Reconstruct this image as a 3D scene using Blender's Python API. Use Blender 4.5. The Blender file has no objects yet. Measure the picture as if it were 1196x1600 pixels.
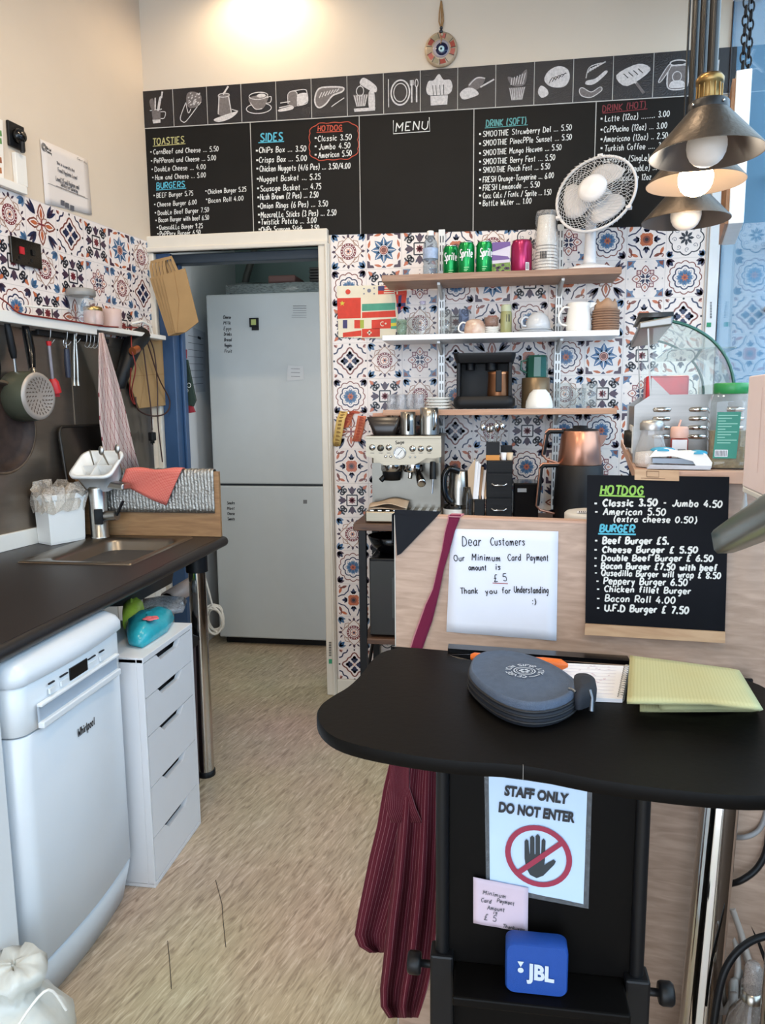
import bpy, math, random
from mathutils import Vector, Matrix
random.seed(7)
S = bpy.context.scene
COL = S.collection
R = math.radians
PI = math.pi

# ------------------------------------------------------------------ camera
CAM_H = 1.40
FPX = 1160.0
yaw, pit, rol = R(8.60), R(8.12), R(-0.53)
FW = Vector((-math.sin(yaw)*math.cos(pit), math.cos(yaw)*math.cos(pit), -math.sin(pit)))
_r = Vector((math.cos(yaw), math.sin(yaw), 0)); _u = _r.cross(FW)
RT = math.cos(rol)*_r + math.sin(rol)*_u
UP = -math.sin(rol)*_r + math.cos(rol)*_u
EYE = Vector((0, 0, CAM_H))
cd = bpy.data.cameras.new('camera')
cam = bpy.data.objects.new('camera', cd); COL.objects.link(cam)
m = Matrix((RT, UP, -FW)).transposed().to_4x4(); m.translation = EYE
cam.matrix_world = m
cd.sensor_fit = 'HORIZONTAL'; cd.sensor_width = 36.0; cd.lens = 36.0*FPX/1196.0
cd.clip_start = 0.02
S.camera = cam

# ------------------------------------------------------------------ exposure and light
S.view_settings.view_transform = 'Standard'
S.view_settings.look = 'None'
S.view_settings.exposure = 0.0
S.view_settings.gamma = 1.0
S.view_settings.use_curve_mapping = False
S.cycles.use_denoising = True
S.cycles.max_bounces = 7
S.cycles.diffuse_bounces = 4
S.cycles.glossy_bounces = 4
S.cycles.transmission_bounces = 6
S.cycles.transparent_max_bounces = 24
S.cycles.caustics_reflective = False
S.cycles.caustics_refractive = False
S.cycles.sample_clamp_indirect = 6.0

SKY_STRENGTH = 5.6
w = bpy.data.worlds.new('sky'); S.world = w; w.use_nodes = True
nt = w.node_tree; nt.nodes.clear()
o_ = nt.nodes.new('ShaderNodeOutputWorld'); bg = nt.nodes.new('ShaderNodeBackground')
tc = nt.nodes.new('ShaderNodeTexCoord'); sx = nt.nodes.new('ShaderNodeSeparateXYZ')
cr = nt.nodes.new('ShaderNodeValToRGB')
cr.color_ramp.elements[0].position = 0.45; cr.color_ramp.elements[0].color = (0.68, 0.78, 0.92, 1)
cr.color_ramp.elements[1].position = 0.75; cr.color_ramp.elements[1].color = (0.72, 0.86, 1.0, 1)
mp = nt.nodes.new('ShaderNodeMath'); mp.operation = 'MULTIPLY_ADD'; mp.inputs[1].default_value = 0.5; mp.inputs[2].default_value = 0.5
nt.links.new(tc.outputs['Generated'], sx.inputs[0]); nt.links.new(sx.outputs['Z'], mp.inputs[0])
nt.links.new(mp.outputs[0], cr.inputs[0]); nt.links.new(cr.outputs[0], bg.inputs[0])
bg.inputs[1].default_value = SKY_STRENGTH
nt.links.new(bg.outputs[0], o_.inputs[0])

def light(name, kind, loc, energy, color, aim=None, **kw):
    d = bpy.data.lights.new(name, kind); d.energy = energy; d.color = color
    for k, v in kw.items(): setattr(d, k, v)
    o = bpy.data.objects.new(name, d); COL.objects.link(o); o.location = loc
    if aim is not None:
        o.rotation_euler = (Vector(aim)-Vector(loc)).to_track_quat('-Z', 'Y').to_euler()
    return o
WARM = (1.0, 0.79, 0.55)
WARM2 = (1.0, 0.86, 0.68)
# daylight arriving through the side shop window and the open shop front
p = light('window_daylight', 'AREA', (0.98, 0.6, 1.75), 30, (0.72, 0.86, 1.0), (-1, 0.6, 1.75), shape='RECTANGLE', size=5.4, size_y=2.3)
p.data.cycles.is_portal = True
p = light('front_daylight', 'AREA', (-0.5, -2.85, 1.5), 30, (0.8, 0.9, 1.0), (-0.5, 0, 1.5), shape='RECTANGLE', size=3.2, size_y=2.6)
p.data.cycles.is_portal = True
# ceiling downlights of the shop
CEIL = 3.30
DOWN = [(-1.02, 3.27, 16, 1.2), (-0.70, 1.95, 36, 1.5), (0.05, 1.95, 36, 1.5), (-0.9, 0.4, 46, 1.5), (0.1, -0.6, 44, 1.5)]
for (x, y, e, a) in DOWN:
    light('downlight_lamp', 'SPOT', (x, y, CEIL-0.03), e, WARM, (x, y, 0), spot_size=R(168), spot_blend=0.55, shadow_soft_size=0.045)
light('back_room_fill', 'POINT', (-1.2, 3.63, 2.45), 2.5, (0.95, 1.0, 0.95), shadow_soft_size=0.15)  # unseen fill added above the door head to brighten the store room

# ------------------------------------------------------------------ mapping from the survey of the room
sw = light('store_fill_light', 'AREA', (-.22, 3.80, 1.25), 8.0, (0.93, 0.97, 1.0), (-1.6, 3.95, 1.2), shape='RECTANGLE', size=.5, size_y=1.7)  # added fill, no window there; brightens the fridge front and store wall
def ray(px, py):
    return RT*((px-598.0)/FPX) - UP*((py-800.0)/FPX) + FW
def on_z(px, py, z):
    d = ray(px, py); return EYE + d*((z-CAM_H)/d.z)
def on_y(px, py, y):
    d = ray(px, py); return EYE + d*(y/d.y)
def on_x(px, py, x):
    d = ray(px, py); return EYE + d*(x/d.x)
def at(px, py, t):
    return EYE + ray(px, py)*t
class Plane:
    def __init__(s, o, n):
        s.o = Vector(o); s.n = Vector(n).normalized()
        s.v = Vector((0, 0, 1)) if abs(s.n.z) < 0.9 else Vector((0, 1, 0))
        s.v = (s.v - s.n*s.v.dot(s.n)).normalized(); s.u = s.v.cross(s.n)
    def hit(s, px, py, off=0.0):
        d = ray(px, py); t = ((s.o+s.n*off-EYE).dot(s.n))/d.dot(s.n); return EYE + d*t
YB = 3.43                                   # back wall
BACK = Plane((0, YB, 0), (0, -1, 0))
a7 = R(7.0)
LEFT = Plane((-1.61, 3.40, 0), (math.cos(a7), -math.sin(a7), 0))     # side wall, runs 7 deg off square
LDIR = Vector((math.sin(a7), math.cos(a7), 0))
pa = R(-8.0)
PART = Plane((-0.22, 1.50, 0), (math.sin(pa), -math.cos(pa), 0))     # counter partition
PU = Vector((math.cos(pa), math.sin(pa), 0)); PN = PART.n
XW = 0.93                                   # shop window plane

# ------------------------------------------------------------------ materials
def lin(h):
    h = h.lstrip('#'); c = [int(h[i:i+2], 16)/255 for i in (0, 2, 4)]
    return tuple((x/12.92 if x <= 0.04045 else ((x+0.055)/1.055)**2.4) for x in c) + (1,)
_M = {}
def M(name, hexc, rough=0.5, metal=0.0, var=0.06, scale=14.0, bump=0.0, bscale=60.0, spec=0.5, stretch=None, emit=None, es=0.0, trans=0.0, coat=0.0, sss=0.0):
    if name in _M: return _M[name]
    m = bpy.data.materials.new(name); m.use_nodes = True; t = m.node_tree; b = t.nodes['Principled BSDF']
    c = lin(hexc)
    co = t.nodes.new('ShaderNodeTexCoord'); mpn = t.nodes.new('ShaderNodeMapping')
    if stretch: mpn.inputs['Scale'].default_value = stretch
    t.links.new(co.outputs['Object'], mpn.inputs[0])
    nz = t.nodes.new('ShaderNodeTexNoise'); nz.inputs['Scale'].default_value = scale; nz.inputs['Detail'].default_value = 4
    t.links.new(mpn.outputs[0], nz.inputs['Vector'])
    mx = t.nodes.new('ShaderNodeMix'); mx.data_type = 'RGBA'
    mx.inputs[6].default_value = tuple(max(0, x*(1-var*1.6)) for x in c[:3])+(1,)
    mx.inputs[7].default_value = tuple(min(1, x*(1+var*1.6)) for x in c[:3])+(1,)
    t.links.new(nz.outputs['Fac'], mx.inputs[0]); t.links.new(mx.outputs[2], b.inputs['Base Color'])
    b.inputs['Roughness'].default_value = rough; b.inputs['Metallic'].default_value = metal
    b.inputs['Specular IOR Level'].default_value = spec
    if coat: b.inputs['Coat Weight'].default_value = coat; b.inputs['Coat Roughness'].default_value = 0.08
    if trans: b.inputs['Transmission Weight'].default_value = trans
    if emit: b.inputs['Emission Color'].default_value = lin(emit); b.inputs['Emission Strength'].default_value = es
    if bump:
        n2 = t.nodes.new('ShaderNodeTexNoise'); n2.inputs['Scale'].default_value = bscale; n2.inputs['Detail'].default_value = 3
        t.links.new(mpn.outputs[0], n2.inputs['Vector'])
        bp = t.nodes.new('ShaderNodeBump'); bp.inputs['Strength'].default_value = bump; bp.inputs['Distance'].default_value = 0.004
        t.links.new(n2.outputs['Fac'], bp.inputs['Height']); t.links.new(bp.outputs[0], b.inputs['Normal'])
    _M[name] = m; return m
def M_clear(name, tint='ffffff', ior=1.45, rough=0.0, body=0.0, body_col='ffffff'):
    """thin clear material: sees straight through, mirrors at grazing angles, optional milky body"""
    if name in _M: return _M[name]
    m = bpy.data.materials.new(name); m.use_nodes = True; t = m.node_tree; t.nodes.clear()
    out = t.nodes.new('ShaderNodeOutputMaterial'); tr = t.nodes.new('ShaderNodeBsdfTransparent'); tr.inputs[0].default_value = lin(tint)
    gl = t.nodes.new('ShaderNodeBsdfGlossy'); gl.inputs['Roughness'].default_value = rough
    lw = t.nodes.new('ShaderNodeLayerWeight'); lw.inputs['Blend'].default_value = 0.5
    pw = t.nodes.new('ShaderNodeMath'); pw.operation = 'POWER'; pw.inputs[1].default_value = 4.2
    ma = t.nodes.new('ShaderNodeMath'); ma.operation = 'MULTIPLY_ADD'; f0 = ((ior-1)/(ior+1))**2
    ma.inputs[1].default_value = 0.9-f0; ma.inputs[2].default_value = f0
    t.links.new(lw.outputs['Facing'], pw.inputs[0]); t.links.new(pw.outputs[0], ma.inputs[0])
    mx = t.nodes.new('ShaderNodeMixShader'); t.links.new(ma.outputs[0], mx.inputs[0])
    src = tr
    if body:
        df = t.nodes.new('ShaderNodeBsdfDiffuse'); df.inputs[0].default_value = lin(body_col)
        m2 = t.nodes.new('ShaderNodeMixShader'); m2.inputs[0].default_value = body
        nz = t.nodes.new('ShaderNodeTexNoise'); nz.inputs['Scale'].default_value = 30
        mr = t.nodes.new('ShaderNodeMapRange'); mr.inputs[1].default_value = .3; mr.inputs[2].default_value = .7
        mr.inputs[3].default_value = body*.6; mr.inputs[4].default_value = min(1, body*1.4)
        t.links.new(nz.outputs['Fac'], mr.inputs[0]); t.links.new(mr.outputs[0], m2.inputs[0])
        t.links.new(tr.outputs[0], m2.inputs[1]); t.links.new(df.outputs[0], m2.inputs[2]); src = m2
    t.links.new(src.outputs[0], mx.inputs[1]); t.links.new(gl.outputs[0], mx.inputs[2]); t.links.new(mx.outputs[0], out.inputs[0])
    _M[name] = m; return m
def M_wood(name, c1, c2, scale=3.0, stretch=(1, 14, 14), rough=0.45, coat=0.0):
    if name in _M: return _M[name]
    m = bpy.data.materials.new(name); m.use_nodes = True; t = m.node_tree; b = t.nodes['Principled BSDF']
    co = t.nodes.new('ShaderNodeTexCoord'); mp_ = t.nodes.new('ShaderNodeMapping'); mp_.inputs['Scale'].default_value = stretch
    nz = t.nodes.new('ShaderNodeTexNoise'); nz.inputs['Scale'].default_value = scale; nz.inputs['Detail'].default_value = 8; nz.inputs['Distortion'].default_value = 0.6
    rp = t.nodes.new('ShaderNodeValToRGB'); rp.color_ramp.elements[0].color = lin(c1); rp.color_ramp.elements[1].color = lin(c2)
    rp.color_ramp.elements[0].position = .3; rp.color_ramp.elements[1].position = .7
    t.links.new(co.outputs['Object'], mp_.inputs[0]); t.links.new(mp_.outputs[0], nz.inputs['Vector'])
    t.links.new(nz.outputs['Fac'], rp.inputs[0]); t.links.new(rp.outputs[0], b.inputs['Base Color'])
    b.inputs['Roughness'].default_value = rough
    if coat: b.inputs['Coat Weight'].default_value = coat
    _M[name] = m; return m
def M_uv(name, base, line, kind, nu, nv, wd=0.12, rough=0.85, line2=None):
    """woven cloth: stripes, checks or a diamond weave laid out along the cloth's own directions"""
    if name in _M: return _M[name]
    m = bpy.data.materials.new(name); m.use_nodes = True; t = m.node_tree; b = t.nodes['Principled BSDF']
    uv = t.nodes.new('ShaderNodeUVMap'); sp = t.nodes.new('ShaderNodeSeparateXYZ'); t.links.new(uv.outputs[0], sp.inputs[0])
    def mth(op, a, bb=None):
        n = t.nodes.new('ShaderNodeMath'); n.operation = op
        for i, v in enumerate((a, bb)):
            if v is None: continue
            if isinstance(v, (int, float)): n.inputs[i].default_value = v
            else: t.links.new(v, n.inputs[i])
        return n.outputs[0]
    U, V = sp.outputs['X'], sp.outputs['Y']
    if kind == 'diamond':
        U, V = mth('ADD', mth('MULTIPLY', U, nu), mth('MULTIPLY', V, nv)), mth('SUBTRACT', mth('MULTIPLY', U, nu), mth('MULTIPLY', V, nv))
    else:
        U, V = mth('MULTIPLY', U, nu), mth('MULTIPLY', V, nv)
    su = mth('LESS_THAN', mth('FRACT', mth('ADD', U, 50)), wd)
    fac = su
    if kind != 'stripe':
        sv = mth('LESS_THAN', mth('FRACT', mth('ADD', V, 50)), wd); fac = mth('MAXIMUM', su, sv)
    mx = t.nodes.new('ShaderNodeMix'); mx.data_type = 'RGBA'; mx.inputs[6].default_value = lin(base); mx.inputs[7].default_value = lin(line)
    t.links.new(fac, mx.inputs[0]); t.links.new(mx.outputs[2], b.inputs['Base Color']); b.inputs['Roughness'].default_value = rough
    b.inputs['Specular IOR Level'].default_value = 0.2
    co = t.nodes.new('ShaderNodeTexCoord'); nz = t.nodes.new('ShaderNodeTexNoise'); nz.inputs['Scale'].default_value = 400
    t.links.new(co.outputs['Object'], nz.inputs['Vector'])
    bp = t.nodes.new('ShaderNodeBump'); bp.inputs['Strength'].default_value = .3; bp.inputs['Distance'].default_value = 0.002
    t.links.new(nz.outputs['Fac'], bp.inputs['Height']); t.links.new(bp.outputs[0], b.inputs['Normal'])
    _M[name] = m; return m

WHITE = M('white_paint', 'e6e2da', .5, var=.03)
PLASTIC_W = M('white_plastic', 'e9e8e4', .35, var=.02)
CERAMIC = M('white_ceramic', 'efeeea', .12, var=.02)
PAPER = M('paper', 'e9e9ee', .8, var=.03, scale=30, bump=.15, bscale=18)
BLACK = M('black_plastic', '0e0e10', .45, var=.15, spec=.3)
BLACKG = M('black_gloss', '09090b', .16, var=.1, spec=.4)
INK = M('ink', '1b1b22', .8, var=.1)
STEEL = M('brushed_steel', 'a9a59e', .28, 1.0, var=.08, scale=6, stretch=(1, 1, 40))
CHROME = M('chrome', 'c4c2bf', .08, 1.0, var=.04)
SPLASH = M('splashback_steel', '8c8074', .33, .85, var=.2, scale=5, stretch=(1, 1, 4))
GLASS = M_clear('clear_glass', 'fafcfc', 1.5, .02, .045, 'f2f4f6')
PANE = M_clear('window_glass', 'eef7fb', 1.62)
CHALK = M('chalk_white', 'dcdcd8', .9, var=.15, scale=90)
CH_G = M('chalk_green', '8fbf5a', .9, var=.15, scale=90)
CH_B = M('chalk_blue', '57b0c8', .9, var=.15, scale=90)
CH_R = M('chalk_red', 'b8503c', .9, var=.15, scale=90)
CH_DR = M('chalk_faded_red', '7a3438', .9, var=.15, scale=90)
CH_Y = M('chalk_olive', 'b9b27a', .9, var=.15, scale=90)
CH_T = M('chalk_teal', '5f9a9a', .9, var=.15, scale=90)
CHARCOAL = M('chalkboard', '211f1d', .5, var=.12, scale=5, bump=.08, bscale=40, spec=.08)

# ------------------------------------------------------------------ mesh building
class MB:
    def __init__(s): s.v = []; s.f = []; s.m = []; s.sm = []; s.mats = []; s.uv = {}
    def mi(s, mat):
        if mat not in s.mats: s.mats.append(mat)
        return s.mats.index(mat)
    def add(s, vs, fs, mat, smooth=False):
        b = len(s.v); s.v += [Vector(v) for v in vs]; k = s.mi(mat)
        for f in fs: s.f.append(tuple(b+i for i in f)); s.m.append(k); s.sm.append(smooth)
        return s
    def hexa(s, p, mat):
        return s.add(p, [(0, 3, 2, 1), (4, 5, 6, 7), (0, 1, 5, 4), (1, 2, 6, 5), (2, 3, 7, 6), (3, 0, 4, 7)], mat)
    def box(s, x0, x1, y0, y1, z0, z1, mat):
        return s.hexa([(x0, y0, z0), (x1, y0, z0), (x1, y1, z0), (x0, y1, z0), (x0, y0, z1), (x1, y0, z1), (x1, y1, z1), (x0, y1, z1)], mat)
    def obox(s, c, a, b, d, mat):
        c, a, b, d = Vector(c), Vector(a), Vector(b), Vector(d)
        return s.hexa([c-a-b-d, c+a-b-d, c+a+b-d, c-a+b-d, c-a-b+d, c+a-b+d, c+a+b+d, c-a+b+d], mat)
    def prism(s, loop, ext, mat, smooth=False):
        n = len(loop); L = [Vector(p) for p in loop]; e = Vector(ext)
        s.add(L+[p+e for p in L], [tuple(range(n-1, -1, -1)), tuple(range(n, 2*n))], mat)
        s.add(L+[p+e for p in L], [(i, (i+1) % n, n+(i+1) % n, n+i) for i in range(n)], mat, smooth)
        return s
    def poly(s, loop, mat): return s.add(loop, [tuple(range(len(loop)))], mat)
    def loft(s, loops, mat, cap=True, smooth=True):
        n = len(loops[0]); vs = [p for L in loops for p in L]; fs = []
        for k in range(len(loops)-1):
            for i in range(n): fs.append((k*n+i, k*n+(i+1) % n, (k+1)*n+(i+1) % n, (k+1)*n+i))
        s.add(vs, fs, mat, smooth)
        if cap:
            s.add(loops[0], [tuple(range(n-1, -1, -1))], mat); s.add(loops[-1], [tuple(range(n))], mat)
        return s
    def lathe(s, prof, c, mat, axis=(0, 0, 1), n=24, smooth=True, cap=True):
        ax = Vector(axis).normalized(); t = Vector((1, 0, 0)) if abs(ax.x) < .8 else Vector((0, 1, 0))
        a = (t-ax*t.dot(ax)).normalized(); b = ax.cross(a); c = Vector(c)
        loops = [[c+ax*z+(a*math.cos(2*PI*i/n)+b*math.sin(2*PI*i/n))*max(r, 1e-5) for i in range(n)] for r, z in prof]
        return s.loft(loops, mat, cap, smooth)
    def tube(s, pts, r, mat, n=8, smooth=True, cap=True):
        P = [Vector(p) for p in pts]; loops = []; prev = None
        for i, p in enumerate(P):
            d = (P[min(i+1, len(P)-1)]-P[max(i-1, 0)]).normalized()
            if prev is None:
                t = Vector((0, 0, 1)) if abs(d.z) < .9 else Vector((1, 0, 0)); a = (t-d*t.dot(d)).normalized()
            else: a = (prev-d*prev.dot(d)).normalized()
            prev = a; b = d.cross(a); rr = r[i] if isinstance(r, (list, tuple)) else r
            loops.append([p+(a*math.cos(2*PI*k/n)+b*math.sin(2*PI*k/n))*rr for k in range(n)])
        return s.loft(loops, mat, cap, smooth)
    def sphere(s, c, r, mat, n=16, k=10, sc=(1, 1, 1)):
        loops = []
        for j in range(k+1):
            t = PI*j/k; loops.append([Vector(c)+Vector((sc[0]*r*max(math.sin(t), 1e-3)*math.cos(2*PI*i/n), sc[1]*r*max(math.sin(t), 1e-3)*math.sin(2*PI*i/n), -sc[2]*r*math.cos(t))) for i in range(n)])
        return s.loft(loops, mat, True, True)
    def grid(s, P, mat, uvs=None, smooth=True, thick=0):
        nr, nc = len(P), len(P[0]); b0 = len(s.f)
        s.add([q for row in P for q in row], [(r*nc+c, r*nc+c+1, (r+1)*nc+c+1, (r+1)*nc+c) for r in range(nr-1) for c in range(nc-1)], mat, smooth)
        for r in range(nr-1):
            for c in range(nc-1):
                q = [(r, c), (r, c+1), (r+1, c+1), (r+1, c)]
                s.uv[b0+r*(nc-1)+c] = [(cc/(nc-1), rr/(nr-1)) for rr, cc in q]
        return s
    def ribbon(s, pts, w, N, mat, closed=False):
        """flat line of width w lying in the plane with normal N"""
        P = [Vector(p) for p in pts]; N = Vector(N); n = len(P)
        if n < 2: return s
        vs = []
        for i in range(n):
            if closed: d = P[(i+1) % n]-P[i-1]
            else: d = P[min(i+1, n-1)]-P[max(i-1, 0)]
            if d.length < 1e-9: d = Vector((1, 0, 0))
            q = N.cross(d.normalized())*(w/2)
            vs += [P[i]+q, P[i]-q]
        fs = [(2*i, 2*i+1, 2*i+3, 2*i+2) for i in range(n-1)]
        if closed: fs.append((2*n-2, 2*n-1, 1, 0))
        return s.add(vs, fs, mat)
    def build(s, name, parent=None, bevel=0.0, label=None, seg=2, solid=0.0, origin=None):
        me = bpy.data.meshes.new(name)
        if parent is not None: org = Vector(parent['_o'])
        elif origin is not None: org = Vector(origin)
        else:
            xs = [v.x for v in s.v]; ys = [v.y for v in s.v]; zs = [v.z for v in s.v]
            org = Vector(((min(xs)+max(xs))/2, (min(ys)+max(ys))/2, min(zs)))
        me.from_pydata([tuple(v-org) for v in s.v], [], s.f)
        for mt in s.mats: me.materials.append(mt)
        me.polygons.foreach_set('material_index', s.m); me.polygons.foreach_set('use_smooth', s.sm)
        if s.uv:
            ul = me.uv_layers.new(name='UVMap')
            for pi, q in s.uv.items():
                for li, uvv in zip(me.polygons[pi].loop_indices, q): ul.data[li].uv = uvv
        me.update()
        o = bpy.data.objects.new(name, me); COL.objects.link(o)
        if parent is not None: o.parent = parent; o['_o'] = tuple(org)
        else: o.location = org; o['_o'] = tuple(org)
        if solid:
            md = o.modifiers.new('thickness', 'SOLIDIFY'); md.thickness = solid; md.offset = 0
        if bevel:
            md = o.modifiers.new('bevel', 'BEVEL'); md.width = bevel; md.segments = seg; md.limit_method = 'ANGLE'; md.angle_limit = R(40)
        if label: o['label'] = label
        return o
def thing(name, label, cat, loc, group=None):
    o = bpy.data.objects.new(name, None); COL.objects.link(o); o.location = loc; o['_o'] = tuple(loc); o.empty_display_size = .05
    o['label'] = label; o['category'] = cat
    if group: o['group'] = group
    return o
def tag(o, label, cat, group=None):
    o['label'] = label; o['category'] = cat
    if group: o['group'] = group
    return o
def struct(o): o['kind'] = 'structure'; return o

# ------------------------------------------------------------------ handwriting: single-stroke letters on a 12 x 16 grid (baseline 4, cap 14)
G = {
'A': (9, '-044e84 -1868'), 'B': (8, '-040e 0e4e6c4909 095977653404'), 'C': (8, '7c5e2d0a08254475'), 'D': (9, '-040e 0e4d7a764404'),
'E': (8, '-6e0e0464 -0949'), 'F': (7, '-7e0e04 -0959'), 'G': (9, '7c5e2d0a08254475 -757949'), 'H': (8, '-040e -747e -0979'), 'I': (3, '-141e'),
'J': (8, '7e7a66443416'), 'K': (8, '-040e -7e09 -0974'), 'L': (7, '-0e0464'), 'M': (10, '-040e488e84'), 'N': (9, '-040e747e'),
'O': (10, '4e1d0a082544758 88a7d4e'.replace(' ', '')), 'P': (8, '-040e 0e5e7b5908'), 'Q': (10, '4e1d0a082544758 88a7d4e'.replace(' ', '')+' -5784'),
'R': (8, '-040e 0e5e7b5908 -3874'), 'S': (8, '7d4e1d1b4977754405'), 'T': (8, '-0e8e -4e44'), 'U': (8, '0e072544 65777e'.replace(' ', '')),
'V': (8, '-0e447e'), 'W': (11, '-0e244a84ae'), 'X': (8, '-0e74 -7e04'), 'Y': (8, '-0e49 -7e4944'), 'Z': (8, '-0e7e0474'),
'a': (7, '593a080624455 75a5664'.replace(' ', '')), 'b': (7, '-0e04 072a4a5856442405'), 'c': (6, '592a0806244455'), 'd': (7, '593a0806244557 -5e54'),
'e': (7, '0757593a1a0806244455'), 'f': (6, '5d3e2c24 -0a4a'), 'g': (7, '593a0806254557 5a553011'), 'h': (7, '-0e04 072a4a5854'), 'i': (3, '-1a14 -1c1d'),
'j': (4, '2a220010 -2c2d'), 'k': (7, '-0e04 -5a07 -1754'), 'l': (3, '1e1624'), 'm': (10, '-0a04 072a3944 476a7984'), 'n': (7, '-0a04 072a4a5854'),
'o': (7, '3a0806244456583a'), 'p': (7, '-0a00 082a4a5856442406'), 'q': (7, '593a0806244557 -5a50'), 'r': (5, '-0a04 072a49'), 's': (6, '592a092846452405'),
't': (6, '2d253444 -0a4a'), 'u': (7, '0a06244456 -5a54'), 'v': (6, '-0a245a'), 'w': (9, '-0a2449648a'), 'x': (6, '-0a54 -5a04'), 'y': (7, '-0a35 -5a20'), 'z': (6, '-0a5a0454'),
'0': (8, '3e0b0734676b3e'), '1': (4, '-0c2e24'), '2': (7, '0c2e5d5b2704 -0464'), '3': (7, '0d3e5c39 39664405'), '4': (8, '-4e0777 -5a54'),
'5': (7, '-6e1e0a 0a4a67542405'), '6': (7, '5e2b062454674907'), '7': (7, '-0e6e24'), '8': (7, '390c3e6c3906346639'), '9': (7, '592a0c3e5d5934'),
'.': (3, '-1415'), ',': (3, '-1512'), '-': (6, '-0848'), ':': (3, '-1415 -1a1b'), '(': (5, '3f191632'), ')': (5, '1f393612'), '/': (7, '-036e'),
'£': (8, '6d4e2c2704 -0464 -0949'), "'": (3, '-1e1c'), '_': (7, '-0464'), ' ': (5, ''), '*': (5, '-2928 -1919'), '+': (7, '-0868 -3b35'), '!': (3, '-1e18 -1514'), '=': (7, '-0767 -0a6a'), '"': (4, '-0e0c -2e2c')}
def _smooth(P, k=3):
    n = len(P)
    if n < 3: return P
    out = []
    closed = P[0] == P[-1]
    for i in range(n-1):
        p1, p2 = P[i], P[i+1]
        p0 = P[i-1] if i > 0 else (P[-2] if closed else p1); p3 = P[i+2] if i+2 < n else (P[1] if closed else p2)
        for j in range(k):
            t = j/k
            out.append(tuple(.5*((2*b)+(c-a)*t+(2*a-5*b+4*c-d)*t*t+(3*b-a-3*c+d)*t**3) for a, b, c, d in zip(p0, p1, p2, p3)))
    out.append(P[-1]); return out
def strokes(txt, jitter=0.35):
    x = 0; out = []
    rnd = random.Random(txt)
    for ch in txt:
        adv, st = G.get(ch, G[' ']); dy = rnd.uniform(-jitter, jitter)
        for s in st.split():
            straight = s[0] == '-'; s = s.lstrip('-')
            P = [(x+int(s[i], 16), int(s[i+1], 16)-4+dy) for i in range(0, len(s)-1, 2)]
            if straight:
                for a, b in zip(P, P[1:]):
                    L = math.hypot(b[0]-a[0], b[1]-a[1]) or 1; e = .22; d = ((b[0]-a[0])/L*e, (b[1]-a[1])/L*e); out.append([(a[0]-d[0], a[1]-d[1]), (b[0]+d[0], b[1]+d[1])])
            else: out.append(_smooth(P))
        x += adv+2
    return out, max(x-2, 1)
def write(mb, txt, pt, w, mat, N, sx, sy, slant=0.0):
    """pt(x, y) gives the surface point; N(x, y) or vector its normal"""
    st, wd = strokes(txt)
    for k_, P in enumerate(st):
        Q = [pt((x+slant*y)*sx, y*sy) for x, y in P]
        if len(Q) == 2 and (Q[1]-Q[0]).length < w*1.2:
            d = (Q[1]-Q[0]).normalized() if (Q[1]-Q[0]).length > 1e-7 else Vector((0, 0, 1)); c = (Q[0]+Q[1])/2; Q = [c-d*w*.55, c+d*w*.55]
        n = N(P[0][0]*sx, 0) if callable(N) else N
        n = Vector(n); mb.ribbon([q+n*(.00004*(k_ % 6)) for q in Q], w, n, mat)
def wline(mb, pl, txt, x0, y0, x1, y1, cap, w, mat, off=0.0012, slant=0.12):
    """a handwritten line on a flat surface between two surveyed baseline ends"""
    a, b = pl.hit(x0, y0, off), pl.hit(x1, y1, off)
    U = (b-a); L = U.length; U.normalize(); V = pl.n.cross(U)
    if V.dot(pl.v) < 0: V = -V
    h = (pl.hit(x0, y0-cap, off)-a).length
    _, wd = strokes(txt)
    write(mb, txt, lambda x, y: a+U*x+V*y, w, mat, pl.n, L/wd, h/10.0, slant)
def pline(mb, pl, pts, w, mat, off=0.0012, closed=False):
    mb.ribbon([pl.hit(x, y, off) for x, y in pts], w, pl.n, mat, closed)
def quad(mb, pl, pts, mat, off=0.001):
    mb.poly([pl.hit(x, y, off) for x, y in pts], mat)
def type_mesh(mb, txt, o, U, V, width, height, mat, bold=0.0, off=0.0008):
    """printed lettering, set in the default typeface, fitted to width x height"""
    c = bpy.data.curves.new('type', 'FONT'); c.body = txt; c.size = 1.0; c.offset = bold; c.resolution_u = 3
    ob = bpy.data.objects.new('type', c); COL.objects.link(ob)
    dg = bpy.context.evaluated_depsgraph_get(); dg.update(); me = bpy.data.meshes.new_from_object(ob.evaluated_get(dg))
    vs = [v.co.copy() for v in me.vertices]; fs = [tuple(q.vertices) for q in me.polygons]
    bpy.data.objects.remove(ob); bpy.data.curves.remove(c); bpy.data.meshes.remove(me)
    if not vs: return
    x0, x1 = min(v.x for v in vs), max(v.x for v in vs); y0, y1 = min(v.y for v in vs), max(v.y for v in vs)
    U, V = Vector(U).normalized(), Vector(V).normalized(); N = U.cross(V)
    mb.add([Vector(o)+U*((v.x-x0)/(x1-x0)*width)+V*((v.y-y0)/(y1-y0)*height)+N*off for v in vs], fs, mat)
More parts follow.
